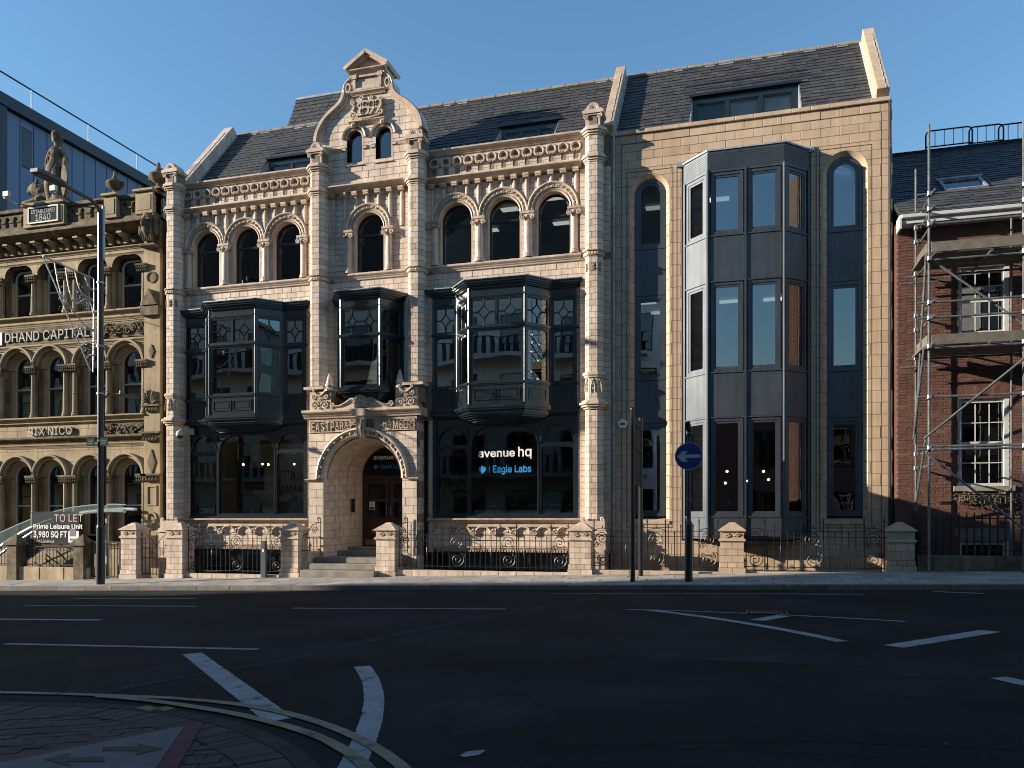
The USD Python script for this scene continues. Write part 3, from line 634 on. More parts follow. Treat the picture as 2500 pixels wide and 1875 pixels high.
# ---- central gable
g = np.array([(CC + x, z) for x, z in gable[1:]]); g2 = np.array([(CC - x, z) for x, z in gable[1:]])
for q in (g, g2):
    from scipy.interpolate import CubicSpline
    s = np.r_[0, np.cumsum(np.linalg.norm(np.diff(q, axis=0), axis=1))]; q = CubicSpline(s, q)(np.linspace(0, s[-1], 30)); L2 = LineString(q)
    b = MB(); b.ext(L2.buffer(.07, cap_style=2), -.20, .22); b.ext(L2.buffer(.045, cap_style=2).intersection(gb.buffer(.2)), -.235, -.201)
    inn = LineString(q).parallel_offset(.11, 'right' if q[0][0] < CC else 'left')
    b.ext(inn.buffer(.035, cap_style=2), -.15, -.05); part(tb, 'gable_coping', b, TT)
b = MB(); hw = .50
b.box(CC - hw, CC + hw, -.14, .45, 14.28, 14.80); part(tb, 'gable_pedestal', b, TT)
b = MB(); b.box(CC - .44, CC + .44, -.2, -.141, 14.30, 14.36); b.box(CC - .44, CC + .44, -.2, -.141, 14.68, 14.74)
for s in (-1, 1):
    b.box(*sorted((CC + s * .38, CC + s * .46)), -.21, -.141, 14.361, 14.679); b.box(*sorted((CC + s * .34, CC + s * .50)), -.23, -.142, 14.64, 14.76)
part(tb, 'panel_frame', b, TT)
for s in (-1, 1):                                                # scrolls beside the pedestal
    b = MB(); P = Polygon([(CC + s * x, z) for x, z in ((.5, 14.24), (.74, 14.24), (.79, 14.36), (.77, 14.52), (.68, 14.62), (.58, 14.68), (.5, 14.78))]); b.ext(P, -.14, .42)
    q = np.array([(CC + s * x, -.15, z) for x, z in ((.52, 14.80), (.57, 14.70), (.68, 14.63), (.76, 14.53), (.79, 14.40), (.76, 14.27), (.70, 14.24))]); b.tube(q, .04, 6)
    part(tb, 'gable_scroll', b, TT)
    b = MB(); b.arch([(.055, -.15), (.055, -.19), (.09, -.19), (.09, -.15)], CC + s * .64, 14.42, 0, 2 * math.pi, 20); b.m[-1].vertices[:, 2] = 14.42 + (b.m[-1].vertices[:, 2] - 14.42) * 1.7; part(tb, 'oval_boss', b, TC)
b = MB(); b.extx(cyma(-.12, 14.16, 14.28, .10, .1), CC - .56, CC + .56); b.extx(cyma(-.14, 14.78, 14.90, .16, .5), CC - .60, CC + .60)
part(tb, 'gable_band', b, TT)
b = MB()
tri = Polygon([(CC - .66, 14.90), (CC + .66, 14.90), (CC, 15.36)]); b.ext(tri, -.10, .55)
for s in (-1, 1): b.ext(LineString([(CC + s * .70, 14.93), (CC, 15.38)]).buffer(.05, cap_style=2), -.34, .62); b.ext(LineString([(CC + s * .64, 14.92), (CC, 15.31)]).buffer(.035, cap_style=2), -.27, .1)
part(tb, 'pediment', b, TT)
b = MB(); b.extx(cyma(-.1, 13.29, 13.40, .14, .1), CC - .6, CC + .56); part(tb, 'gable_ledge', b, TT)
ca = MB()                                                        # date panel
shield = Polygon([(CC + x, z) for x, z in ((-.45, 13.98), (-.30, 14.06), (.30, 14.06), (.47, 14.0), (.40, 13.86), (.47, 13.62), (.36, 13.46), (0, 13.40), (-.36, 13.46), (-.47, 13.6), (-.40, 13.85))]); ca.ext(shield, -.19, -.09)
for s in (-1, 1):
    ca.tube(spiral(CC + s * .44, 13.58, .12, 1.4, s * 1.57, s, -.2, 24), .035, 5); ca.tube(spiral(CC + s * .46, 13.95, .09, 1.3, -s * 1.57, -s, -.2, 20), .03, 5); ca.tube(spiral(CC + s * .15, 14.02, .08, 1.3, 3, s, -.21, 18), .028, 5)
    ca.tube([(CC + s * .45, -.2, 13.66), (CC + s * .40, -.21, 13.78), (CC + s * .46, -.2, 13.9)], .03, 5)
ca.tube([(CC - .4, -.2, 13.47), (CC - .15, -.23, 13.41), (CC + .15, -.23, 13.41), (CC + .4, -.2, 13.47)], .035, 5)
for k in range(9): ca.ball((CC - .36 + .03 * (k % 3), -.2, 13.52 + .035 * (k // 3)), .03, 1)
cp_ = part(tb, 'date_cartouche', ca, TC)
for ch, dx, dz in (('1', -.30, 0), ('8', -.19, .01), ('9', .02, .0), ('9', .21, .0)):
    part(tb, 'date_numeral', text(ch, .42, CC + dx * 1.05, -.192, 13.52 + dz, .045), TT)
for c in gw:
    a = MB(); r = .25
    a.arch([(r, .3), (r, -.12), (r + .05, -.12), (r + .06, .3)], c, 12.92); a.arch([(r + .09, -.08), (r + .09, -.16), (r + .14, -.175), (r + .15, -.08)], c, 12.92, n=22)
    for s in (-1, 1): a.box(*sorted((c + s * r, c + s * (r + .055))), -.105, .3, 12.25, 12.92); a.box(*sorted((c + s * (r + .02), c + s * (r + .155))), -.14, -.08, 12.58, 12.69); a.box(*sorted((c + s * (r + .02), c + s * (r + .145))), -.15, -.08, 12.66, 12.685)
    a.add(extx([(.28, 12.25), (-.14, 12.12), (-.14, 12.10), (.28, 12.10)], c - .3, c + .3)); a.box(c - .06, c + .06, -.22, -.08, 13.2, 13.34); a.ball((c, -.21, 13.26), .06, 1)
    part(tb, 'gable_window_arch', a, TT)
b = MB(); b.extx(cyma(-.1, 12.58, 12.69, .05), -11.98, gw[0] - .42); b.extx(cyma(-.1, 12.58, 12.69, .05), gw[1] + .42, -9.4); part(tb, 'impost_band', b, TT)

# ---- arched sash windows
def window(parent, poly, yf, m_frame, m_glass, fw=.05, bars=(), depth=.06, name='window'):
    fr = MB(); inn = poly.buffer(-fw, join_style=2); fr.ext(poly.difference(inn), yf, yf + depth)
    x0, z0, x1, z1 = poly.bounds
    for b_ in bars:
        q = (sbox(x0, b_[1] - b_[2] / 2, x1, b_[1] + b_[2] / 2) if b_[0] == 'h' else sbox(b_[1] - b_[2] / 2, z0, b_[1] + b_[2] / 2, z1)).intersection(inn); fr.ext(q, yf - .008, yf + depth - .01)
    w = part(parent, name, fr, m_frame); panes = inn
    for b_ in bars: panes = panes.difference(sbox(x0, b_[1] - b_[2] / 2, x1, b_[1] + b_[2] / 2) if b_[0] == 'h' else sbox(b_[1] - b_[2] / 2, z0, b_[1] + b_[2] / 2, z1))
    for q in getattr(panes, 'geoms', [panes]): part(w, 'pane', ext(q.buffer(.004), yf + depth * .55, yf + depth * .55 + .006), m_glass)
    return w
for c in WC: window(tb, arched(c, HW, 8.9, ZS), .2, 'navy_paint', 'glass_old', .055, (('h', 10.08, .07),))
for c in gw: window(tb, arched(c, .245, 12.25, 12.92), .04, 'navy_paint', 'glass_old', .055)

# ---- projecting timber windows
def lattice(L_, z0, z1, n, r=.016, y=0.):                        # leaded lights: a diamond in the middle of each
    b = MB()
    for k in range(n):
        xa, xb = L_[0] + (L_[1] - L_[0]) * k / n, L_[0] + (L_[1] - L_[0]) * (k + 1) / n; xm, zm = (xa + xb) / 2, (z0 + z1) / 2; dx, dz = (xb - xa) * .24, (z1 - z0) * .26
        P = lambda x, z: (x, y, z)
        b.tube([P(xm - dx, zm), P(xm, zm + dz), P(xm + dx, zm), P(xm, zm - dz)], r, 4, True)
        for q in ((xm, zm + dz, xm, z1), (xm, zm - dz, xm, z0), (xm - dx, zm, xa, zm), (xm + dx, zm, xb, zm)): b.tube([P(q[0], q[1]), P(q[2], q[3])], r, 4)
    return b.tm()
def oriel(parent, plan, c, kinds, zl, fascia=True):
    """plan: points along the front, left to right; kinds: per facet number of top lights (0 = blank), whether the lower light is cut."""
    z_bot, z_pan, z_sill, z_tr, z_top, z_fr, z_cor = zl
    fr = MB(); todo = []; N = 'navy_paint'
    for (p0, p1), k in zip(zip(plan[:-1], plan[1:]), kinds):
        Ln = math.hypot(p1[0] - p0[0], p1[1] - p0[1]); e = .075 if Ln > .6 else .05
        outer = sbox(0, z_bot, Ln, z_cor)
        tl = []; n = k
        for q in range(n):
            xa = e + (Ln - 2 * e + .05) * q / n; xb = e + (Ln - 2 * e + .05) * (q + 1) / n - .05; tl.append(sbox(xa, z_tr + .085, xb, z_top - .04))
        low = roundtop(e, Ln - e, z_sill + .10, z_tr - .05, min(.12, Ln / 4))
        body = outer.difference(unary_union(tl + [low])); fr.add(facet(ext(body, 0, .07), p0, p1))
        fr.add(facet(ext(sbox(.02, z_fr, Ln - .02, z_cor - .1), -.012, .001), p0, p1))
        for t in tl:
            todo.append(('pane', facet(ext(t.buffer(.003), .045, .05), p0, p1), 'glass_old')); x0, z0, x1, z1 = t.bounds
            todo.append(('leading', facet(lattice((x0, x1), z0, z1, 1 if Ln < 1.2 or n > 1 else 2, y=.022), p0, p1), N))
            fr.add(facet(ext(t.difference(t.buffer(-.022)), .012, .06), p0, p1))
        todo.append(('pane', facet(ext(low.buffer(.003), .045, .05), p0, p1), 'glass_old')); fr.add(facet(ext(low.difference(low.buffer(-.03)), .012, .06), p0, p1))
        if z_pan is not None:
            m_ = 2 if Ln > 1.2 else 1
            for q in range(m_):
                xa, xb = .1 + (Ln - .2) * q / m_ + .03, .1 + (Ln - .2) * (q + 1) / m_ - .03
                P = sbox(xa, z_bot + .12, xb, z_pan - .08); pm = MB().ext(P.difference(P.buffer(-.035, join_style=2)), -.022, .001); pm.ext(P.buffer(-.08, join_style=2), -.012, .001); todo.append(('panel', facet(pm, p0, p1), N))
        for x in (0.005, Ln - .005): fr.add(facet(MB().tube([(x, .0, z_bot + .02), (x, .0, z_cor - .05)], .03, 8), p0, p1))
    hull = Polygon(list(plan) + [(plan[-1][0], .2), (plan[0][0], .2)])
    for z0, z1, o in ((z_tr - .03, z_tr + .0, .03), (z_tr, z_tr + .05, .055), (z_tr + .05, z_tr + .075, .03), (z_fr - .035, z_fr, .035), (z_fr - .06, z_fr - .035, .02), (z_sill, z_sill + .035, .03), (z_sill + .035, z_sill + .07, .05)):
        rg = hull.buffer(o, join_style=2).difference(hull.buffer(-.05)); fr.extz(rg, z0, z1)
    w = part(parent, 'oriel_window', fr, N)
    for nm, me, m_ in todo: part(w, nm, me, m_)
    co = MB()
    for z0, z1, o in ((z_cor - .10, z_cor - .07, .04), (z_cor - .07, z_cor - .03, .08), (z_cor - .03, z_cor + .015, .13), (z_cor + .015, z_cor + .07, .17), (z_cor + .07, z_cor + .10, .20)): co.extz(hull.buffer(o, join_style=2), z0, z1)
    for (p0, p1) in zip(plan[:-1], plan[1:]):
        Ln = math.hypot(p1[0] - p0[0], p1[1] - p0[1])
        for k in range(int(Ln / .055)): co.add(facet(MB().box(.02 + k * .055, .045 + k * .055, -.075, -.03, z_cor - .125, z_cor - .101), p0, p1))
    part(w, 'oriel_cornice', co, N)
    part(w, 'lead_roof', MB().extz(hull.buffer(.19, join_style=2), z_cor + .102, z_cor + .125), 'lead')
    so = MB()
    for z0, z1, o in ((z_bot - .04, z_bot, .05), (z_bot - .1, z_bot - .04, .09), (z_bot - .15, z_bot - .1, .06)): so.extz(hull.buffer(o, join_style=2), z0, z1)
    return w, hull, so
def bayplan(c): return [(c - 2.12, -.07), (c - 1.38, -.07), (c - .81, -.70), (c + .81, -.70), (c + 1.38, -.07), (c + 2.12, -.07)]
ZL = (4.70, 5.22, 5.24, 6.83, 7.68, 7.74, 8.05)
for c in (CL, CR):
    w, hull, so = oriel(tb, bayplan(c), c, [1, 1, 2, 1, 1], ZL)
    for k in range(7):                                           # curved underside
        t = k / 7; s_ = math.cos(t * math.pi / 2); d = .04 + .6 * s_
        P = Polygon([(c - .82 - .55 * s_, .1), (c - .82 - .55 * s_, -.06), (c - .25 - .56 * s_, -.07 - .63 * s_), (c + .25 + .56 * s_, -.07 - .63 * s_), (c + .82 + .55 * s_, -.06), (c + .82 + .55 * s_, .1)])
        so.extz(P, 4.55 - .045 * (k + 1), 4.55 - .045 * k)
    part(w, 'oriel_base', so, 'navy_paint')
pc = [(CC - 1.03, -.02), (CC - .60, -.70), (CC + .66, -.70), (CC + 1.08, -.02)]
w, hull, so = oriel(tb, pc, CC, [1, 1, 1], (5.34, None, 5.30, 6.84, 7.66, 7.72, 8.04))
for k in range(6):
    s_ = math.cos((k + 1) / 6.5 * math.pi / 2); P = Polygon([(CC - .3 - .70 * s_, .1), (CC - .3 - .70 * s_, -.03), (CC - .1 - .48 * s_, -.05 - .62 * s_), (CC + .1 + .54 * s_, -.05 - .62 * s_), (CC + .3 + .76 * s_, -.03), (CC + .3 + .76 * s_, .1)]); so.extz(P, 5.19 - .055 * (k + 1), 5.19 - .055 * k)
part(w, 'oriel_base', so, 'navy_paint')

# ---- shop fronts
for c in (CL, CR):
    full = sbox(c - 2.12, 1.55, c + 2.12, 4.56); z1 = 4.16
    mid = roundtop(c - 1.02, c + 1.0, 1.66, z1, .55, 14); sides = []
    for xa, xb in ((c - 2.03, c - 1.10), (c + 1.08, c + 2.03)):
        m_, hw = (xa + xb) / 2, (xb - xa) / 2; sides += [arched(m_, hw, 3.64, z1 - hw), roundtop(xa, xb, 1.66, 3.56, .1)]
    fr = MB(); fr.ext(full.difference(unary_union([mid] + sides)), .04, .14)
    for q in [mid] + sides: fr.ext(q.difference(q.buffer(-.03)), .06, .13)
    for q in [mid, sides[0], sides[2]]: fr.add(tube_mesh([(x, .04, z) for x, z in list(q.exterior.coords)[1:-1]], .022, 6))
    fr.box(c - 2.14, c + 2.14, -.06, .12, 1.53, 1.60); fr.extx(cyma(.0, 4.42, 4.56, .12, .1), c - 2.16, c + 2.16)
    fr.box(c - 2.16, c - 2.06, -.02, .05, 1.6, 4.42); fr.box(c + 2.06, c + 2.16, -.02, .05, 1.6, 4.42)
    for s in (-1.06, 1.04):
        for k in range(3): fr.tube(spiral(c + s, 3.98 + .06 * k, .06, 1.3, k, 1, .03, 14), .012, 4)
    w = part(tb, 'shop_front', fr, 'navy_paint', 'dark painted shop front of three arched panes')
    for q in [mid] + sides: part(w, 'pane', ext(q.buffer(-.002), .095, .101), 'glass_shop')
    b = MB(); b.extx(cyma(-.0, 1.39, 1.53, .20, .2), c - 2.28, c + 2.28); part(tb, 'shop_sill', b, TT)
    for k in range(7):                                           # frieze of small arches and leaves under the sill
        x = c - 1.8 + k * .6; b = MB()
        b.arch([(.20, .02), (.20, -.05), (.245, -.07), (.27, -.05), (.27, .02)], x, 1.06, .12, math.pi - .12, 14)
        for s in (-1, 1): b.tube(spiral(x + s * .27, 1.10, .07, 1.3, math.pi / 2, s, -.06, 16), .022, 5); b.ball((x + s * .29, -.05, 1.2), .035, 1)
        part(tb, 'frieze_arch', b, TC)
    b = MB(); b.box(c - 2.1, c + 2.1, -.05, .02, 1.29, 1.385); part(tb, 'frieze_band', b, TT)
    b = MB(); b.extx(cyma(0, .62, .715, .06, .1), c - 2.1, c + 2.1)
    for k in range(52): b.box(c - 2.05 + k * .08, c - 2.01 + k * .08, -.045, .0, .57, .615)
    part(tb, 'basement_lintel', b, TT)
    # basement window, dark with grey blinds
    P = sbox(c - 2.1, -1.6, c + 2.1, .56); w = window(tb, P, .12, 'navy_paint', 'glass_shop', .08, (('h', .02, .07), ('v', c - .7, .06), ('v', c + .7, .06)), name='basement_window')
    part(tb, 'blind', MB().box(c - 1.75, c + 2.0, .25, .27, .03, .52), 'blind')
letters_c = CR
# lettering on the right shop window and the entrance fanlight
EAGLE = [(0, 1.0), (.10, .98), (.16, .86), (.10, .76), (.22, .78), (.40, .86), (.50, .84), (.46, .60), (.52, .50), (.44, .36), (.34, .22), (.22, .12), (.14, .14), (.12, -.02), (.0, -.1), (-.12, -.02), (-.14, .14), (-.22, .12), (-.34, .22), (-.44, .36), (-.52, .50), (-.46, .60), (-.50, .84), (-.40, .86), (-.22, .78), (-.08, .80), (-.12, .92)]
def shop_sign(parent, x, y, z, s, cut=None):
    """Two lines of window lettering; x, z is the lower left corner of the first line; s its width."""
    k = s / 1.59
    def put(nm, t, m_):
        if cut is not None: t = trimesh.intersections.slice_mesh_plane(t, [-1, 0, 0], [cut, 0, 0], cap=False)
        if len(t.faces): part(parent, nm, t, m_)
    put('shop_lettering', text('avenue', .215 * k, x, y, z, .006, True, 1.10 * k), 'letter_white')
    put('shop_lettering', text('hq', .265 * k, x + 1.19 * k, y, z, .006, True, .40 * k), 'letter_white')
    put('lettering_subtitle', text('Eagle Labs', .195 * k, x + .44 * k, y, z - .45 * k, .006, True, 1.14 * k), 'letter_cyan')
    put('lettering_divider', MB().box(x + .335 * k, x + .345 * k, y - .006, y, z - .47 * k, z - .26 * k).tm(), 'letter_cyan')
    put('eagle_emblem', ext(Polygon([(x + .12 * k + a * .22 * k, z - .47 * k + b_ * .22 * k) for a, b_ in EAGLE]).buffer(0), y - .006, y), 'letter_cyan')
shop_sign(tb, -7.29, .088, 3.30, 1.59)

# ---- entrance
EX, ER, EO, EZ, EY = -10.66, 1.27, 1.49, 2.70, -.55
ent = sbox(-12.42, -.4, -8.94, 4.50).difference(arched(EX, ER, -.5, EZ, 36))
pt = part(tb, 'portal', MB().ext(ent, EY + .014, .0), TJ)
front = ent.difference(arched(EX, EO, EZ, EZ + .01, 36)).difference(sbox(-12.36, 4.06, -9.0, 4.44))
blocks += coursed(front, .24, .52, -12.42, -.02, EY, bond=.5)
for xs_, sg in ((-12.42, -1), (-8.94, 1)):                       # returns of the portal block
    q = coursed(sbox(0, -.4, .5, 4.5), .24, .45, 0, -.02, 0)
    for a_, t in q: blocks.append((a_ * .5, facet(t, (xs_, EY + .51) if sg < 0 else (xs_, EY + .01), (xs_, EY + .01) if sg < 0 else (xs_, EY + .51))))
# splayed reveal: from the outer arch to the door arch
DX, DR, DZ, DY = -10.62, .93, 2.86, 1.25
def reveal_pt(t, s): # s 0 outer .. 1 inner ; t 0..1 round the opening starting at the right foot
    out = []
    for (cx, r, cz, y) in ((EX, ER, EZ, EY), (DX, DR, DZ, DY)):
        leg = cz + .4; arc = math.pi * r; tot = 2 * leg + arc; d = t
        if d < .3: p = (cx + r, y, -.4 + leg * d / .3)
        elif d > .7: p = (cx - r, y, -.4 + leg * (1 - d) / .3)
        else: a = math.pi * (d - .3) / .4; p = (cx + r * math.cos(a), y, cz + r * math.sin(a))
        out.append(np.array(p))
    return out[0] * (1 - s) + out[1] * s
rv = []; nt = 46; ns = 6
tt = np.r_[np.linspace(0, .3, 15), np.linspace(.3, .7, 19)[1:-1], np.linspace(.7, 1, 15)]
def quadblock(P, inset=.006):
    P = np.array(P); c = P.mean(0); n = np.cross(P[1] - P[0], P[3] - P[0]); n /= np.linalg.norm(n)
    Q = P + (c - P) / np.linalg.norm(c - P, axis=1, keepdims=True) * inset * 1.4
    v = np.vstack([Q - n * .03, Q - n * .004, P + (c - P) / np.linalg.norm(c - P, axis=1, keepdims=True) * inset * 2.4]); f = [[8, 9, 10], [8, 10, 11]]
    for k in (0, 4):
        for i in range(4): j = (i + 1) % 4; f += [[k + i, k + j, k + 4 + j], [k + i, k + 4 + j, k + 4 + i]]
    return trimesh.Trimesh(v, f, process=False)
for i in range(len(tt) - 1):
    sh = .5 if i % 2 else 0; cuts = [0] + [min(1, (k + sh) / 5) for k in range(0 if sh else 1, 6)]
    cuts = sorted(set(cuts + [1]))
    for a_, b_ in zip(cuts[:-1], cuts[1:]):
        if b_ - a_ < .02: continue
        P = [reveal_pt(tt[i], a_), reveal_pt(tt[i], b_), reveal_pt(tt[i + 1], b_), reveal_pt(tt[i + 1], a_)]
        bk = quadblock(P); 
        cen = np.mean(P, 0); axis = np.array([EX, cen[1], min(cen[2], EZ)]); nrm = np.cross(P[1] - P[0], P[3] - P[0])
        if nrm @ (axis - cen) < 0: bk = quadblock(P[::-1])
        blocks.append((.06 * (b_ - a_) * 5, bk))
liner = []
for i in range(len(tt) - 1):
    P = [reveal_pt(tt[i], 0), reveal_pt(tt[i], 1), reveal_pt(tt[i + 1], 1), reveal_pt(tt[i + 1], 0)]; c_ = np.array([EX, 0, 2.0])
    P = [p + (p - np.array([EX, p[1], min(p[2], EZ)])) / np.linalg.norm(p - np.array([EX, p[1], min(p[2], EZ)])) * .02 for p in P]
    liner.append(trimesh.Trimesh(P, [[0, 1, 2], [0, 2, 3]], process=False))
part(tb, 'reveal_backing', trimesh.util.concatenate(liner), TJ)
b = MB()
b.arch([(ER - .005, -.54), (ER - .005, -.60), (ER + .045, -.62), (ER + .06, -.58), (ER + .06, -.5)], EX, EZ, n=40)
b.arch([(EO - .09, -.5), (EO - .09, -.61), (EO - .05, -.66), (EO - .02, -.65), (EO + .01, -.60), (EO + .01, -.5)], EX, EZ, n=40)
b.arch([(ER - .13, -.30), (ER - .13, -.36), (ER - .07, -.40), (ER - .03, -.34), (ER - .03, -.30)], EX, EZ, n=36); b.arch([(1.02, .55), (1.02, .50), (1.08, .46), (1.12, .5), (1.12, .55)], EX + .02, EZ + .1, n=36)
part(tb, 'door_archivolt', b, TT)
b = MB(); b.arch([(ER + .06, -.5), (ER + .06, -.565), (EO - .09, -.585), (EO - .09, -.5)], EX, EZ, n=40)
for k in range(30):
    t = math.pi * (k + .5) / 30; rr = (ER + EO) / 2 - .015; x, z = EX + rr * math.cos(t), EZ + rr * math.sin(t)
    if k % 2: b.ball((x, -.585, z), .058, 2)
    else: b.tube([(x - .05 * math.cos(t), -.59, z - .05 * math.sin(t)), (x + .05 * math.cos(t), -.60, z + .05 * math.sin(t))], .022, 5)
part(tb, 'egg_and_dart_band', b, TC)
b = MB(); b.extx(cyma(-.55, 2.62, 2.70, .10, .06), -12.5, EX - EO + .02); b.extx(cyma(-.55, 2.62, 2.70, .10, .06), EX + EO - .02, -8.86); part(tb, 'springer_band', b, TT)
kp = MB(); P = [(EX - .10, 4.42), (EX + .12, 4.42), (EX + .09, 3.86), (EX - .05, 3.86)]; kp.ext(Polygon(P), -.74, -.5)
for k in range(3): kp.tube([(EX - .05 + .055 * k, -.76, 4.40), (EX - .045 + .05 * k, -.80, 4.15), (EX - .02 + .04 * k, -.76, 3.88)], .026, 6)
for s in (-1, 1): kp.tube(spiral(EX + .01 + s * .07, 4.42, .07, 1.3, 0, s, -.76, 16), .022, 5)
part(tb, 'keystone', kp, TC)
for s0, s1 in ((-12.36, EX - .35), (EX + .4, -9.0)):
    tri_l = MB(); q = sbox(s0, 4.08, s1, 4.42).difference(Point(EX, EZ).buffer(EO + .03, 64)); tri_l.ext(q, EY - .004, EY + .05); tri_l.ext(q.difference(q.buffer(-.022, join_style=2)), EY - .04, EY - .004); part(tb, 'name_panel', tri_l, TC)
for i, (ch, x, z, h) in enumerate([('E', -12.30, 4.11, .27), ('A', -12.15, 4.12, .25), ('S', -11.98, 4.12, .25), ('T', -11.83, 4.12, .27), ('P', -11.66, 4.10, .29), ('A', -11.51, 4.17, .21), ('R', -11.36, 4.17, .21), ('A', -11.21, 4.20, .18), ('D', -11.07, 4.24, .15), ('E', -10.95, 4.27, .12), ('C', -10.12, 4.22, .17), ('H', -9.98, 4.19, .20), ('A', -9.83, 4.16, .23), ('M', -9.66, 4.12, .26), ('B', -9.46, 4.12, .25), ('E', -9.33, 4.12, .25), ('R', -9.21, 4.12, .25), ('S', -9.09, 4.13, .24)]):
    part(tb, 'carved_letter', text(ch, h, x, EY - .003, z, .042, False, .105 if ch != 'M' else .15), TT)
b = MB(); b.extx(cyma(-.55, 4.50, 4.73, .20, .6), -12.55, -8.8); b.box(EX - .2, EX + .2, -.82, -.5, 4.51, 4.72); part(tb, 'portal_cornice', b, TT)
for s, x0, x1 in ((-1, -12.40, -11.70), (1, -9.62, -8.96)):      # scroll-carved blocks with small pinnacles
    b = MB(); b.box(x0, x1, -.52, 0, 4.73, 5.30)
    b.box(x0 - .03, x1 + .03, -.55, .02, 5.30, 5.36) if False else None
    pcx = PX[1] if s < 0 else PX[2]; b.box(pcx - .32, pcx + .32, -.55, 0.02, 5.38, 5.46)
    bb = part(tb, 'carved_block', b, TT)
    b = MB(); xm = (x0 + x1) / 2
    for k, (dx, dz, r, t0, d) in enumerate(((-.17, -.12, .14, 0, 1), (.17, -.12, .14, 3.1, -1), (-.2, .14, .10, 1, -1), (.2, .14, .10, 2, 1), (0, .05, .09, 0, 1), (-.02, -.22, .06, 2, 1))): b.tube(spiral(xm + dx, 5.02 + dz, r, 1.7, t0, d, -.535, 26), .026, 5); b.ball((xm + dx, -.535, 5.02 + dz), .035, 1)
    b.tube([(xm - .18 + .36 * k / 8, -.55, 5.30 - .12 * math.sin(math.pi * k / 8)) for k in range(9)], .035, 6)
    for q in (-1, 1): b.tube(spiral(xm + q * .2, 5.36, .055, 1.3, -1.57, q, -.55, 14), .022, 5)
    part(bb, 'scroll_carving', b, TC)
    px = x1 - .1 if s < 0 else x0 + .1
    b = MB(); b.lathe([(.16, 0), (.16, .05), (.11, .09), (.10, .12), (.125, .15), (.125, .19), (.10, .24), (.06, .42), (.025, .52), (.0, .55)], (px, -.42, 5.32), 12); part(tb, 'pinnacle', b, TT)
b = MB()                                                         # shell and swan-neck scrolls over the entrance
for s in (-1, 1):
    b.tube([(EX + s * x, -.6, z) for x, z in ((.22, 5.02), (.34, 5.03), (.5, 4.93), (.68, 4.85), (.86, 4.84))], [.045, .04, .035, .03, .03], 6); b.tube(spiral(EX + s * .93, 4.87, .09, 1.4, -1.57, s, -.6, 20), .028, 5)
    b.ext(Polygon([(EX + s * x, z) for x, z in ((.2, 4.74), (.2, 5.0), (.34, 5.0), (.5, 4.9), (.7, 4.82), (.9, 4.82), (.9, 4.74))]), -.58, -.45)
part(tb, 'swan_neck', b, TC)
b = MB(); b.ext(Point(EX, 4.90).buffer(.23), -.66, -.5)
for k in range(9): a = math.pi * (k / 8 * 1.3 - .15); b.tube([(EX, -.68, 4.80), (EX + .11 * math.cos(a), -.72, 4.86 + .11 * math.sin(a)), (EX + .22 * math.cos(a), -.68, 4.9 + .22 * math.sin(a))], [.015, .03, .045], 5)
part(tb, 'shell', b, TC)
# door
dr = MB(); dop = arched(DX, DR, .62, DZ, 30)
fr = dop.difference(dop.buffer(-.07)); dr.ext(fr, DY - .0, DY + .1); dr.box(DX - DR + .06, DX + DR - .06, DY - .01, DY + .09, DZ - .10, DZ + .02)
df = part(tb, 'door_frame', dr, 'door_wood')
part(df, 'fanlight', ext(dop.buffer(-.07).intersection(sbox(-20, DZ + .02, 0, 9)), DY + .05, DY + .056), 'glass_shop')
for s in (-1, 1):
    xa, xb = sorted((DX + s * .012, DX + s * (DR - .07))); lv = sbox(xa, .66, xb, DZ - .105); gl = [sbox(xa + .13, 1.55, xb - .13, 2.05), sbox(xa + .13, 2.15, xb - .13, 2.62)]
    b = MB().ext(lv.difference(unary_union(gl)), DY + .02, DY + .07); b.ext(sbox(xa + .13, .95, xb - .13, 1.42).difference(sbox(xa + .17, .99, xb - .17, 1.38)), DY + .002, DY + .0195)
    d = part(tb, 'door', b, 'door_wood')
    for q in gl: part(d, 'pane', ext(q, DY + .05, DY + .055), 'glass_shop')
    part(d, 'kick_plate', MB().box(xa + .03, xb - .03, DY + .012, DY + .0195, .70, .86), 'brass')
    hx = DX + s * .07; part(d, 'handle', MB().tube([(hx, DY + .02, 1.62), (hx, DY - .05, 1.65), (hx, DY - .05, 1.90), (hx, DY + .02, 1.93)], .014, 6), 'steel')
part(tb, 'letter_plate', MB().box(DX - .62, DX - .28, DY + .008, DY + .0185, 1.08, 1.20), 'brass')
sg = part(tb, 'no_smoking_notice', MB().box(-11.30, -11.12, DY - .004, DY + .0195, 1.80, 2.06), 'plaque_white')
part(sg, 'red_band', MB().box(-11.285, -11.135, DY - .007, DY - .0045, 1.815, 1.89), 'sign_red'); b = MB().arch([(.045, DY - .0045), (.045, DY - .008), (.06, DY - .008), (.06, DY - .0045)], -11.21, 1.975, 0, 2 * math.pi, 20); b.tube([(-11.25, DY - .007, 2.01), (-11.17, DY - .007, 1.94)], .005, 4); part(sg, 'ring_symbol', b, 'sign_black')
fp = at(912, 1122, DY + .045); shop_sign(tb, fp[0], DY + .045, fp[2], 1.0)
part(tb, 'porch_soffit', MB().box(-12.3, -9.0, DY + .1, DY + .14, .3, 4.4).ext(sbox(-12.3, .3, -9.0, 4.4).difference(dop), DY - .0, DY + .05) if False else ext(sbox(-12.3, .0, -9.0, 4.4).difference(dop), DY + .004, DY + .06), 'terracotta')
part(tb, 'intercom', MB().box(-11.60, -11.575, .62, .80, 1.72, 2.14), 'black_iron')
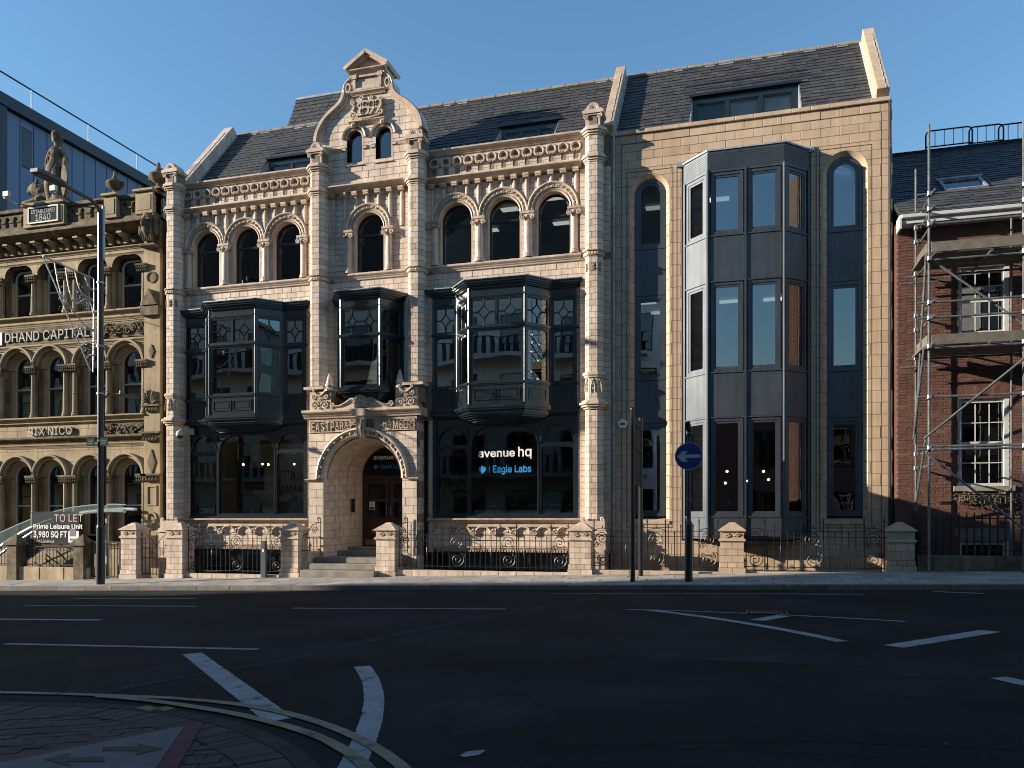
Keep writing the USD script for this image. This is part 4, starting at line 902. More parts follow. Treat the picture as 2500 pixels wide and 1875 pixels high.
# ---- steps
for k, (y0, y1, z0, z1, xa, xb) in enumerate(((-1.72, .6, -.5, .06, -12.02, -9.72), (-1.34, .6, .06, .23, -12.0, -9.72), (-.98, .6, .23, .40, -11.98, -9.62), (.05, 1.3, .40, .56, -12.1, -9.2), (.55, 1.3, .56, .655, -12.1, -9.2))):
    part(tb, 'step', blockbox(xa, xb, y0, y1, z0, z1, .015), 'step_stone')
part(tb, 'stair_wall', MB().box(-12.30, -12.03, -1.25, -.5, -.6, .50, .01).box(-12.33, -12.0, -1.28, -.5, .50, .56, .01), TT); part(tb, 'stair_wall', MB().box(-9.60, -9.40, -1.25, -.56, -.6, .50, .01), TT)
emit(wp, blocks, T, 'block', 300)
# ---- building body: floors, back wall, ceilings with lit panels
bd = MB(); bd.box(-17.15, -3.45, 5.5, 5.7, -2, 12.0)
for x in (-17.3, -12.35, -9.05, -3.8): bd.box(x - .08, x + .08, .36 if x not in (-12.35, -9.05) else 1.35, 5.5, -2, 12.0)
part(tb, 'inner_wall', bd, 'room_wall')
bd = MB()
for z0, z1 in ((.45, .62), (4.25, 4.48), (8.28, 8.5), (11.25, 11.4)):
    for xa, xb in ((-17.2, -12.45), (-12.25, -9.15), (-8.95, -3.9)):
        bd.box(xa, xb, .3 if xa != -12.25 or z0 > 5 else 1.4, 5.5, z0, z1)
part(tb, 'floor_slab', bd, 'room_floor')
for c, xs_ in ((CL, (-1.2, .25, 1.5)), (CC, (-.1,)), (CR, (-1.7, -.2, 1.1, 1.9))):
    for k, x in enumerate(xs_):
        part(tb, 'ceiling_light', MB().box(c + x - .5, c + x + .45, 1.5 + .5 * (k % 2), 1.78 + .5 * (k % 2), 11.17, 11.2), 'lamp_panel')
        if c != CC and k != 1: part(tb, 'ceiling_light', MB().box(c + x - .5, c + x + .4, 3.6, 3.85, 11.17, 11.2), 'lamp_panel')
# ================================================================ TAN STONE BUILDING NEXT DOOR
sb = thing('stone_building', 'plain tan stone office building with a tall dark canted bay between two arched slits', 'building', (0.1, 0, 0))
ML, MR, NL, NR, BC = -3.43, 3.66, -2.37, 2.57, .11
nich = [arched(c, .53, 1.50, 10.36, 24) for c in (NL, NR)]
bayhole = sbox(-1.52, .93, 1.75, 11.0)
lines = []
for c in (NL, NR):
    for x in (c - .62, c + .62): lines.append(sbox(x - .011, 1.28, x + .011, 10.98))
    for z in (1.28, 10.97): lines.append(sbox(c - .62, z - .011, c + .62, z + .011))
for x in (-1.64, 1.87, -3.13, 3.42): lines.append(sbox(x - .011, -.1, x + .011, 11.0 if abs(x) < 2 else 11.75))
lines.append(sbox(-3.13, 11.74, 3.42, 11.762))
wr = sbox(ML, -.35, MR, 12.0).difference(unary_union(nich + [bayhole]))
wp2 = part(sb, 'wall', MB().ext(wr, .014, .35).box(MR - .02, MR, .35, 8.8, -.4, 12.0).box(ML, MR, 8.6, 8.8, -.4, 12.0), 'tan_joint')
wl = wr.difference(unary_union(lines))
bl2 = coursed(wl.intersection(sbox(ML, 10.6, MR, 12.0)), .235, .47, ML, 12.0 - .235 * 6, 0., gap=.009) + coursed(wl.intersection(sbox(ML, -.35, MR, 10.59)), .30, .47, ML, -.35, 0., bond=.5, gap=.009)
for c in (NL, NR):
    for s in (-1, 1):
        P = Polygon([(c + s * .53, .0), (c + s * .43, .13), (c + s * .43, .3), (c + s * .53, .3)]); bl2 += coursed_plan(P, 1.5, 10.36, .30, cuts=((),))
    b = arch_sweep([(.53, .0), (.43, .13), (.43, .3), (.53, .3)], c, 10.36, n=24); part(wp2, 'arch_soffit', b, 'tan_stone')
    part(wp2, 'niche_sill', extx([(.3, 1.55), (-.03, 1.46), (-.03, 1.38), (.3, 1.38)], c - .53, c + .53), 'tan_stone')
emit(wp2, bl2, 'tan_stone', 'block', 300)
x = ML
while x < MR - .1:
    xb = min(x + .47, MR + .04); part(sb, 'coping_stone', MB().box(x + .004, xb - .004, -.06, .42, 12.0, 12.11, .01), 'tan_stone'); x = xb
A = 'anthracite'
def sash(parent, x0, x1, z0, z1, y, arch=False, bw=.13, p0=None, p1=None):
    """A casement set in its own frame, flush in a dark panel."""
    P = sbox(x0, z0, x1, z1) if not arch else arched((x0 + x1) / 2, (x1 - x0) / 2, z0, z1 - (x1 - x0) / 2)
    I = P.buffer(-bw * .55, join_style=2); I2 = P.buffer(-bw, join_style=2)
    b = MB().ext(P.difference(I), y - .012, y + .05); b.ext(I.difference(I2), y + .008, y + .05); b.ext(I.difference(I.buffer(-.008)), y - .004, y + .01)
    for q in (.25, .75): b.box(x0 + (x1 - x0) * q - .02, x0 + (x1 - x0) * q + .02, y - .02, y - .012, z0 + .03, z0 + .045)
    g_ = ext(I2.buffer(.004), y + .03, y + .036); f = vf(b)
    if p0 is not None: f, g_ = facet(f, p0, p1), facet(g_, p0, p1)
    w = part(parent, 'window', f, A); part(w, 'pane', g_, 'glass_new')
FL = [(1.58, 4.10), (5.30, 7.60), (8.82, 10.43)]
for c in (NL, NR):
    sash(sb, c - .42, c + .42, 8.88, 10.79, .16, True, .16)
    for z0, z1 in FL[:2]: sash(sb, c - .42, c + .42, z0, z1, .16, False, .16)
    for z0, z1 in ((4.11, 5.29), (7.61, 8.87)): part(sb, 'spandrel_panel', MB().box(c - .43, c + .43, .155, .2, z0, z1, .006), A)
bpl = [(-1.46, -.02), (-.82, -.66), (1.06, -.66), (1.70, -.02)]
bm = thing_bay = part(sb, 'bay', MB().extz(Polygon(bpl + [(1.68, .05), (-1.46, .05)]).buffer(-.03), .99, 1.02), A); part(bm, 'bay_top', extz(Polygon(bpl + [(1.68, .05), (-1.46, .05)]), 10.95, 10.99), A)
for (p0, p1), n in zip(zip(bpl[:-1], bpl[1:]), (1, 2, 1)):
    Ln = math.hypot(p1[0] - p0[0], p1[1] - p0[1]); e = .055
    for k in range(n):
        xa, xb = e + (Ln - 2 * e) * k / n, e + (Ln - 2 * e) * (k + 1) / n
        xa2, xb2 = xa + (.022 if k else 0), xb - (.022 if k < n - 1 else 0)
        for z0, z1 in FL: sash(bm, xa2 + .03, xb2 - .03, z0, z1, .03, False, .13, p0, p1)
        for z0, z1 in ((4.14, 5.26), (7.64, 8.78), (.99, 1.55)): part(bm, 'spandrel_panel', facet(MB().box(xa2 + .005, xb2 - .005, .012, .05, z0, z1, .006), p0, p1), A)
    fr = MB()
    for z in (4.12, 5.28, 7.62, 8.80, 1.565): fr.box(.03, Ln - .03, -.012, .04, z - .016, z + .016)
    for k in range(n - 1): x = e + (Ln - 2 * e) * (k + 1) / n; fr.box(x - .025, x + .025, -.03, .05, .98, 10.5)
    for x in (.005, Ln - .055): fr.box(x, x + .05, -.02, .05, .98, 10.5)
    fr.box(.03, Ln - .03, -.005, .045, 10.44, 10.5)
    fs = MB().box(.0, Ln, 0, .04, 10.5, 10.95)
    for k in range(9): fs.box(.0, Ln, -.008, .001, 10.515 + k * .048, 10.548 + k * .048)
    part(bm, 'bay_frame', facet(fr, p0, p1), A); part(bm, 'ribbed_fascia', facet(fs, p0, p1), A)
for p in bpl[1:3]: part(bm, 'corner_post', MB().tube([(p[0], p[1] - .012, .97), (p[0], p[1] - .012, 10.5)], .034, 8), A)
b = MB().extz(Polygon([(q[0] * 1.02, q[1] - .03) for q in bpl] + [(1.68, .0), (-1.46, .0)]), 10.99, 11.03); b.box(-1.66, -1.3, -.05, .0, 10.95, 11.08); b.box(1.45, 1.82, -.05, .0, 10.95, 11.08)
part(bm, 'lead_roof', b, 'lead')
part(sb, 'bay_reveal', MB().box(-1.52, -1.44, .0, .3, .95, 11.0).box(1.67, 1.75, .0, .3, .95, 11.0), 'dark_metal')
part(sb, 'downpipe', MB().tube([(-3.34, -.05, .6), (-3.34, -.05, 12.0)], .035, 8), 'lead'); part(sb, 'downpipe', MB().tube([(3.60, -.06, .3), (3.60, -.06, 12.0)], .04, 8), 'black_iron')
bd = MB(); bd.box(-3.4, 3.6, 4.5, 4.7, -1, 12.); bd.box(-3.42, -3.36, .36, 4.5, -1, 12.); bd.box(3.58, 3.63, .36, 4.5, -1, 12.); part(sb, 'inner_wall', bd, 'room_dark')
bd = MB()
for z0, z1 in ((.7, .95), (4.25, 5.1), (7.75, 8.6), (11.05, 11.3)): bd.box(-3.35, 3.57, .25, 4.5, z0, z1)
part(sb, 'floor_slab', bd, 'room_floor')
for x, y, z in ((-2.7, 1.2, 11.0), (-2.5, 2.6, 11.0), (-2.6, 1.0, 7.7), (-2.3, 2.2, 7.7), (-.6, 2.5, 11.02), (-.3, 1.5, 7.7), (.9, 1.6, 7.7)): part(sb, 'ceiling_light', MB().box(x - .28, x + .28, y, y + .3, z - .02, z), 'lamp_panel')
for x, y, z in ((-2.2, 1.6, 2.9), (-.9, 1.2, 3.0), (-.35, .6, 2.8), (-.4, .9, 2.5), (.6, .8, 2.8), (.2, .9, 2.55), (.75, 1.4, 2.6), (-1.1, .3, 3.1), (-1.1, .35, 3.0)): part(sb, 'pendant_bulb', MB().ball((x, y, z), .035, 2), 'bulb')

# ================================================================ SLATE ROOFS AND GABLE COPINGS
Y0, Z0, Y1_, Z1_ = .34, 12.18, 2.95, 15.22
BETA = math.atan2(Z1_ - Z0, Y1_ - Y0); SL = math.hypot(Y1_ - Y0, Z1_ - Z0)
def onroof(t, y0=Y0, z0=Z0, beta=BETA):
    t = vf(t); v = t.vertices; c, s = math.cos(beta), math.sin(beta)
    return trimesh.Trimesh(np.stack([v[:, 0], y0 + v[:, 2] * c + v[:, 1] * s, z0 + v[:, 2] * s - v[:, 1] * c], 1), t.faces, process=False)
def slates(region, h=.2, w=.27, **k):
    out = []
    for a_, t in coursed(region, h, w, region.bounds[0], 0, 0., t=.02, gap=.008, bev=.003, jit=.005, vary=.12):
        z = t.vertices[:, 2]; t.vertices[:, 1] -= .016 * (1 - (z - z.min()) / max(z.max() - z.min(), .01)); out.append((a_, onroof(t, **k)))
    return out
def roof(parent, xa, xb, holes_x, bars, zh):
    st = (zh - Z0) / math.sin(BETA); yw = Y0 + (zh - Z0) / math.tan(BETA)
    reg = sbox(xa, 0, xb, SL)
    for h0, h1 in holes_x: reg = reg.difference(sbox(h0, -.1, h1, st))
    under_ = MB().add(onroof(ext(reg, .022, .06))); under_.box(xa, xb, Y1_, 8.7, Z1_ - .2, Z1_ - .1)
    rp = part(parent, 'roof', under_, 'slate_under')
    emit(rp, slates(reg), 'slate', 'slate', 300)
    x = xa
    while x < xb - .05:
        x2 = min(x + .46, xb); part(rp, 'ridge_tile', onroof(MB().box(x + .004, x2 - .004, -.05, .10, SL - .12, SL + .05, .015)), 'step_stone')
        if random.random() < .45: part(rp, 'mortar_patch', onroof(MB().box(x + random.uniform(0, .1), x2 - random.uniform(0, .15), -.022, .02, SL - .17 - random.uniform(0, .03), SL - .121, .008)), 'lead')
        x = x2
    for (h0, h1), nb in zip(holes_x, bars):
        d = MB().box(h0, h1, yw + .0, yw + .06, zh - .07, zh + .02)
        for s_, xx_ in ((0, h0), (1, h1)): d.extx([(Y0 - .05, Z0), (yw + .05, zh), (yw + .05, Z0)], xx_ - .03 * s_, xx_ + .03 * (1 - s_))
        dm = part(rp, 'dormer_window', d, 'lead')
        fr = MB(); P = sbox(h0 + .04, Z0 - .02, h1 - .04, zh - .07); gl = []
        for k in range(nb): gl.append(sbox(h0 + .14 + (h1 - h0 - .2) * k / nb, Z0 + .02, h0 + .04 + (h1 - h0 - .2) * (k + 1) / nb, zh - .25))
        fr.ext(P.difference(unary_union(gl)), yw - .02, yw + .05); 
        for q in gl: fr.ext(q.difference(q.buffer(-.03, join_style=2)), yw, yw + .04)
        fr.box(h0 - .05, h1 + .05, yw - .14, yw, zh - .07, zh + .005)
        part(rp, 'dormer_frame', fr, 'navy_paint')
        for k, q in enumerate(gl):
            part(dm, 'blind', ext(q, yw + .10, yw + .11), 'white_paint' if k and h0 > -5 else 'blind'); part(dm, 'pane', ext(q, yw + .02, yw + .026), 'glass_shop')
        part(rp, 'roof_rail', MB().tube([tuple(onroof(trimesh.Trimesh([[q, -.15, st + .36]] * 3, [[0, 1, 2]], process=False)).vertices[0]) for q in (h0 - .15, h1 + .25)],   .032, 6), A)
    return rp
X_ = lambda u, v, Y: at(u, v, Y)[0]
roof(tb, -17.28, -3.66, [(X_(655, 400, 1.4), -12.5), (X_(1222, 320, 1.4), X_(1366, 300, 1.4))], [3, 3], 13.45)
roof(sb, -3.38, 3.34, [(X_(1688, 260, 1.4), X_(1952, 250, 1.4))], [3], 13.62)
bk = MB(); bk.box(-17.2, -3.6, 8.5, 8.7, -2, 14.9); part(tb, 'rear_wall', bk, TJ)
bk = MB(); bk.box(-17.5, -17.3, .3, 8.7, -2, 12.2); bk.extx([(Y0, 12.2), (Y1_, 15.15), (8.7, 15.15), (8.7, 12.2)], -17.5, -17.3); part(tb, 'gable_wall', bk, TJ)
bk = MB(); bk.extx([(Y0 + .1, 12.0), (Y1_ + .05, 15.15), (8.7, 15.15), (8.7, 12.0)], 3.44, 3.6); part(sb, 'gable_wall', bk, 'tan_joint')
for par_, xa, xb, m_, s0 in ((tb, -17.62, -17.26, T, -.05), (tb, -3.67, -3.385, 'tan_stone', 0.), (sb, 3.33, 3.63, 'tan_stone', .0)):
    s_ = s0
    while s_ < SL - .15:
        part(par_, 'gable_coping_stone', onroof(MB().box(xa, xb, -.34, .2, s_ + .003, s_ + .44, .012)), m_); s_ += .443
    part(par_, 'flashing', onroof(MB().box(xb, xb + .05, -.035, .02, .05, SL - .1) if xa < 0 else MB().box(xa - .06, xa, -.045, .02, .05, SL - .1)), 'lead' if xa < 0 else 'white_paint')
    part(par_, 'lightning_strip', onroof(MB().tube([((xa + xb) / 2 + .06 + .012 * math.sin(k * 1.9), -.345, k * .12) for k in range(30)], .010, 4)), 'lead')
up_ = MB(); xa, xb = at(703, 270, 3.7)[0], -11.9
b2 = math.atan2(1.85, .9); L2_ = math.hypot(1.85, .9)
hr = part(tb, 'upper_roof', onroof(ext(sbox(xa, 0, xb, L2_), .022, .06), 3.4, 15.12, b2), 'slate_under')
emit(hr, slates(sbox(xa, 0, xb, L2_), y0=3.4, z0=15.12, beta=b2), 'slate', 'slate', 100)
part(hr, 'ridge_cap', onroof(MB().box(xa - .02, xb, -.04, .1, L2_ - .08, L2_ + .05, .01), 3.4, 15.12, b2), 'lead')
part(tb, 'upper_roof_body', MB().box(xa, xb, 4.32, 7.0, 15.0, 15.12 + L2_ * math.sin(b2) - .05).extx([(3.45, 15.1), (4.32, 15.1), (4.32, 15.12 + L2_ * math.sin(b2) - .05)], xa, xa + .04), 'slate_under')
# ================================================================ RED BRICK HOUSE WITH SCAFFOLDING
BY = -.45
hb = thing('brick_house', 'red brick house with white sash windows and a dark slate roof behind scaffolding', 'building', (6, BY, 0))
XL, XR = 3.71, 13.0
wx0, wx1 = at(2340, 1000, BY)[0] , at(2464, 1000, BY)[0]
zz1 = [at(2420, 650, BY)[2], at(2420, 812, BY)[2]]; zz2 = [at(2420, 972, BY)[2], at(2420, 1186, BY)[2]]
wins = [sbox(wx0 + o, b_, wx1 + o, t_) for o in (0, 2.6, 5.2) for t_, b_ in (zz1, zz2)] + [sbox(wx0 + o, -.35, wx1 + o, .98) for o in (0, 2.6, 5.2)]
br = sbox(XL, -1.9, XR, 8.75).difference(unary_union(wins))
lint = unary_union([Polygon([(w.bounds[0] - .12, w.bounds[3] + .31), (w.bounds[2] + .12, w.bounds[3] + .31), (w.bounds[2], w.bounds[3]), (w.bounds[0], w.bounds[3])]) for w in wins])
hw_ = part(hb, 'wall', MB().ext(br, BY + .010, BY + .3).box(XL, XL + .3, BY + .30, 8.8, -1.9, 8.75).box(XL, XR, 8.5, 8.8, -1.9, 8.75), 'mortar')
body = br.difference(lint); vis_b = body.intersection(sbox(XL, .2, 7.2, 8.75)); bk_ = []
Pv = prep(vis_b)
for k in range(int((8.75 - .2) / .0735)):
    z0 = .2 + k * .0735; x = XL + (.0 if k % 2 else -.1685); seq = 0
    while x < 7.25:
        w = .228 if seq % 2 == 0 else .112; seq += 1
        r = sbox(x + .004, z0 + .004, x + w - .004, z0 + .0695); x += w
        y = BY + random.uniform(-.004, .004)
        if Pv.contains(r): bk_.append((r.area + random.random() * 1e-4, blockbox(r.bounds[0], r.bounds[2], y, y + .03, r.bounds[1], r.bounds[3], .004)))
        elif Pv.intersects(r):
            q = vis_b.intersection(r)
            if q.geom_type == 'Polygon' and q.area > .0015: bk_.append((q.area, ext(q, y, y + .03)))
for k in range(117):                                             # bricks of the lit left return
    z0 = .2 + k * .0735; a = 0 if k % 2 else .112
    for y0, y1 in ((BY + .03, BY + .03 + (.19 if k % 2 else .10)), (BY + .04 + (.19 if k % 2 else .10), BY + .44)): bk_.append((.004, MB().box(XL - .012, XL + .02, y0 + .004, y1 - .004, z0 + .004, z0 + .0695).tm()))
emit(hw_, bk_, 'brick', 'brick', 300)
lb = []
for w in wins[:4]:
    n = 13
    for k in range(n):
        ta, tb_ = k / n, (k + 1) / n; f0 = lambda t, top: w.bounds[0] - .12 * top + (w.bounds[2] - w.bounds[0] + .24 * top) * t
        P = Polygon([(f0(ta, 0) + .003, w.bounds[3]), (f0(tb_, 0) - .003, w.bounds[3]), (f0(tb_, 1) - .003, w.bounds[3] + .305), (f0(ta, 1) + .003, w.bounds[3] + .305)]); part(hw_, 'arch_brick', ext(P, BY - .004, BY + .03), 'brick')
for i, w in enumerate(wins):
    x0, z0, x1, z1 = w.bounds; b = MB(); I = sbox(x0 + .09, z0 + .07, x1 - .09, z1 - .09)
    b.ext(w.difference(I), BY + .07, BY + .2); b.box(x0, x0 + .05, BY + .02, BY + .07, z0, z1); b.box(x1 - .10, x1, BY + .02, BY + .12, z0, z1); zm = (z0 + z1) / 2
    b.box(I.bounds[0], I.bounds[2], BY + .10, BY + .15, zm - .025, zm + .025)
    if i % 2 == 0 and i < 6 or i >= 6: pass
    rows = [(z0 + .07, zm), (zm, z1 - .09)]
    for za, zb in rows:
        b.box(I.bounds[0], I.bounds[2], BY + .11, BY + .14, (za + zb) / 2 - .011, (za + zb) / 2 + .011)
    for k in (1, 2): x = I.bounds[0] + (I.bounds[2] - I.bounds[0]) * k / 3; b.box(x - .011, x + .011, BY + .109, BY + .141, z0 + .07, z1 - .09)
    wn = part(hb, 'sash_window', b, 'white_paint')
    for za, zb in rows:
        for zc, zd in ((za, (za + zb) / 2), ((za + zb) / 2, zb)):
            for k in range(3):
                xa = I.bounds[0] + (I.bounds[2] - I.bounds[0]) * k / 3; part(wn, 'pane', MB().box(xa + .012, xa + (I.bounds[2] - I.bounds[0]) / 3 - .012, BY + .122, BY + .127, zc + .012, zd - .012), 'glass_old')
    if i < 6: part(hb, 'window_sill', MB().box(x0 - .12, x1 + .12, BY - .07, BY + .1, z0 - .13, z0 - .002, .01), 'step_stone')
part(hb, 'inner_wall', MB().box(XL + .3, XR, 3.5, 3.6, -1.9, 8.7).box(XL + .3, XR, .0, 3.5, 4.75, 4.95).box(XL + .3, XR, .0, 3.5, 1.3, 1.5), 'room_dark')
ez = at(2191, 548, BY - .38)[2]; et = at(2191, 527, BY - .38)[2]
b = MB().box(XL + .02, XR, BY - .38, BY - .33, ez, et); b.box(XL + .0, XR, BY - .46, BY - .381, et - .10, et - .0, .02); b.box(XL - .03, XL + .019, BY - .42, BY + .02, ez - .12, et); b.box(XL + .02, XR, BY - .329, BY, ez, ez + .03)
part(hb, 'eaves_board', b, 'white_paint')
ry = 4.2; rz = at(2181, 381, ry)[2]; RB = math.atan2(rz - et - .02, ry - (BY - .40)); RL = math.hypot(rz - et, ry - BY + .40)
vel = sbox(at(2290, 460, 1.2)[0], 1.55, at(2392, 460, 1.2)[0], 2.55)
reg = sbox(XL - .02, 0, XR, RL); rr_ = part(hb, 'roof', onroof(ext(reg, .03, .08), BY - .40, et + .02, RB), 'slate_under')
emit(rr_, slates(reg.intersection(sbox(3, 0, 8.6, RL)).difference(vel), .22, .30, y0=BY - .40, z0=et + .02, beta=RB), 'slate', 'slate', 300)
vx0, vz0, vx1, vz1 = vel.bounds
b = MB().ext(vel.difference(vel.buffer(-.06)), -.07, .03).box(vx0 - .05, vx1 + .05, -.10, -.05, vz1 - .05, vz1 + .06); part(rr_, 'roof_window', onroof(b, BY - .40, et + .02, RB), 'lead'); part(rr_, 'pane', onroof(ext(vel.buffer(-.06), -.03, -.02), BY - .40, et + .02, RB), 'glass_old')
part(rr_, 'ridge', MB().box(XL, XR, ry - .1, ry + .1, rz - .06, rz + .04), 'slate_under'); part(hb, 'rear_roof', MB().extx([(ry, rz - .05), (8.8, 8.7), (8.8, 8.6), (ry, 8.7)], XL, XR), 'slate_under')
part(hb, 'air_brick', MB().box(at(2295, 1224, BY)[0], at(2321, 1224, BY)[0], BY - .006, BY, at(2300, 1232, BY)[2], at(2300, 1224, BY)[2]), 'black_iron')
# crowd barriers on the ridge
for k, (u0, u1, lab) in enumerate(((2259, 2372, 'leftmost steel crowd barrier standing on the dark slate ridge'), (2366, 2450, 'middle steel crowd barrier overlapping its neighbours on the slate ridge'), (2440, 2560, 'right crowd barrier on the slate ridge cut by the photo edge'))):
    xa, xb = at(u0, 350, ry)[0], at(u1, 350, ry)[0]; z0 = rz + .03; h = .55; yk = ry - .08 + .08 * k
    t = thing('crowd_barrier', lab, 'crowd barrier', ((xa + xb) / 2, yk, z0), 'crowd barriers on the ridge')
    c = [(xa, yk, z0), (xa, yk, z0 + h - .12), (xa + .04, yk, z0 + h - .03), (xa + .12, yk, z0 + h), (xb - .12, yk, z0 + h), (xb - .04, yk, z0 + h - .03), (xb, yk, z0 + h - .12), (xb, yk, z0)]
    part(t, 'frame', MB().tube(c, .024, 6).tube([(xa, yk, z0 + .08), (xb, yk, z0 + .08)], .02, 6), 'dark_metal')
    n = int((xb - xa) / .22)
    for j in range(1, n): x = xa + (xb - xa) * j / n; part(t, 'bar', MB().tube([(x, yk, z0 + .08), (x, yk, z0 + h)], .010, 5), 'dark_metal')
# scaffold
sf = thing('scaffold', 'steel tube scaffold with two board decks against the red brick house', 'scaffolding', (6, -1.5, 0))
OY, IY = -1.95, -.78
ox = [at(2268, 949, OY)[0], 0, 0]; ix = at(2236, 949, IY)[0]; ox[1] = at(2499, 700, OY)[0]; ox[2] = ox[1] + 2.3; ix2 = at(2469, 949, IY)[0]
SR = .026; S = 'scaffold_steel'
def pole(name, a, c, r=SR): return part(sf, name, MB().tube([a, c], r, 8), S)
zO = at(2267, 303, OY)[2]; zI = at(2238, 413, IY)[2]
for x, zt in ((ox[0], zO), (ox[1], zO - .2), (ox[2], zO - .1)): pole('standard', (x, OY, PAV(x, OY) if x > 99 else .3), (x, OY, zt))
for x, zt in ((ix, zI), (ix2, at(2469, 490, IY)[2]), (ix2 + 2.3, 9.)): pole('standard', (x, IY, -.9), (x, IY, zt))
zl = lambda cy: at(2275, 300 + cy / 2.961, OY)[2]
zr = lambda cy: at(2275, 840 + cy / 2.764, OY)[2]
decks = [(zl(970), zl(860), zl(930)), (zl(1640), zl(1535), zl(1610))]
for z in (zl(518), zl(628), zl(737), zl(1302), zl(1412), zr(358), zr(692), zr(712)):
    pole('ledger', (ox[0] - .25, OY - .055, z), (9.6, OY - .055, z))
for z in (zl(990), zl(1625)): pole('ledger', (ox[0] - .1, OY - .055, z - .02), (9.6, OY - .055, z - .02)); pole('ledger', (ix - .2, IY + .055, z - .02), (9.6, IY + .055, z - .02))
for z in (zl(518), zl(628), zl(737), zl(990) + .06, zl(1302), zl(1412), zl(1625) + .06, zr(715), zr(815)):
    pole('transom', (ox[0] + .055, OY - .3, z), (ox[0] + .055 - .0, IY + .25, z))
for z in (zl(990) + .04, zl(1625) + .04):
    for x in (5.3, 6.3, 7.6): pole('transom', (x, OY - .25, z), (x, IY + .3, z))
for zb, zt, zb2 in decks:
    for k in range(5):
        y = OY + .05 + k * .232; part(sf, 'deck_board', MB().box(ox[0] - .12, 9.4, y, y + .222, zb + .055 + .002 * (k % 2), zb + .093 + .002 * (k % 2), .006), 'plank')
    part(sf, 'toe_board', MB().box(ox[0] + .04, 9.4, OY - .03, OY + .01, zb + .10, zb + .33, .006), 'plank'); part(sf, 'toe_board', MB().box(ox[0] - .05, ox[0] - .01, OY, IY - .1, zb + .10, zb + .33, .006), 'plank')
def pq(cx, cy, Y): u, v = 2140 + cx / 2.764, 840 + cy / 2.764; return tuple(at(u, v, Y))
pole('brace', pq(320, 640, OY - .1), (pq(995, 90, OY - .1)[0] + 1.2, OY - .1, pq(995, 90, OY - .1)[2] + 1.0)); pole('brace', pq(330, 735, OY - .1), (pq(995, 1260, OY - .1)[0] + .5, OY - .1, pq(995, 1260, OY - .1)[2] - .4))
q6 = lambda cx, cy, Y: tuple(at(2140 + cx / 2.961, 300 + cy / 2.961, Y))
pole('brace', q6(415, 1000, OY + .06), q6(1066, 1455, OY + .06))
a, c = np.array(q6(352, 960, OY)), np.array(pq(240, 675, IY)); a[0] = ox[0] - .06; c[0] = ix - .02; pole('brace', tuple(a), tuple(c))
a, c = np.array(pq(345, 620, OY)), np.array(pq(262, 1120, IY)); a[0] = ox[0] - .06; c[0] = ix - .02; pole('brace', tuple(a), tuple(c))
a, c = np.array(pq(335, 20, OY)), np.array(pq(250, 640, IY)); a[0] = ox[0] - .10; c[0] = ix - .05; pole('brace', tuple(a), tuple(c))
for z in (zl(518), zl(628), zl(737), zl(1302), zl(1412), zr(358), zr(700), zl(985), zl(1620)):
    for x in ox[:2]: part(sf, 'coupler', MB().box(x - .045, x + .045, OY - .1, OY + .04, z - .045, z + .045, .012), 'galvanised')
for z in (zl(518) - .05, zl(628), zl(737), zl(985), zl(1302), zl(1412), zl(1625), zr(715), zr(815)): part(sf, 'coupler', MB().box(ix - .045, ix + .045, IY - .06, IY + .06, z - .045, z + .045, .012), 'galvanised')
pole('ledger', (ix - .35, IY, zl(1050)), (ix + .5, IY, zl(1050))); pole('ledger', (ix - .35, IY - .1, zr(97)), (ix + .5, IY - .1, zr(97)))

# ================================================================ SANDSTONE BUILDING ON THE LEFT
ss = thing('sandstone_building', 'soot stained golden sandstone building with round arched windows and a balustraded parapet', 'building', (-22, 0, 0))
SS, SD = 'sandstone', 'sandstone_dark'
SX = [-26.75, -25.35, -23.94, -22.54, -20.84, -19.44]; hw = .46
hol = []
for x in SX: hol += [roundtop(x - .60, x + .60, 8.40, 10.22, .34), arched(x, .58, 4.98, 6.68), arched(x, .58, .75, 2.95)]
sw = sbox(-33, -1.9, -18.05, 11.2).difference(unary_union(hol))
swp = part(ss, 'wall', MB().ext(sw, .006, .42).box(-18.2, -18.05, .42, 8.7, -1.9, 11.2).box(-33, -18.05, 8.5, 8.7, -1.9, 11.2), SD)
emit(swp, coursed(sw.intersection(sbox(-27, -.5, -18.65, 11.2)), .36, .86, -27, -.5, 0., gap=.008, bev=.004, jit=.002), SS, 'block', 300)
for x in SX:
    for zs, zb in ((6.68, 4.98), (2.95, .95)):
        b = MB(); b.arch([(.58, .3), (.58, -.02), (.62, -.05), (.67, -.02), (.67, .3)], x, zs); b.arch([(.665, .0), (.665, -.09), (.69, -.13), (.735, -.13), (.75, -.09), (.75, .0)], x, zs); b.arch([(hw, .34), (hw, .2), (.585, .14), (.585, .34)], x, zs)
        part(ss, 'archivolt', b, SS)
        window(ss, arched(x, hw, zb, zs), .30, 'white_paint', 'glass_old', .05, (('h', zb + 1.02, .05),), .06, 'sash_window')
    window(ss, roundtop(x - hw, x + hw, 8.48, 10.12, .26), .30, 'white_paint', 'glass_old', .05, (('h', 9.30, .05),), .06, 'sash_window')
    for z0, z1 in ((8.46, 9.58), (4.98, 6.5), (.95, 2.78)):
        b = MB()
        for s in (-1, 1): b.box(*sorted((x + s * hw, x + s * .60)), .16, .36, z0, z1 + .15)
        part(ss, 'jamb', b, SS)
mids = sorted({round((a + b_) / 2, 3) for a, b_ in zip(SX[:-1], SX[1:])} | {SX[-1] + .72, SX[0] - .72})
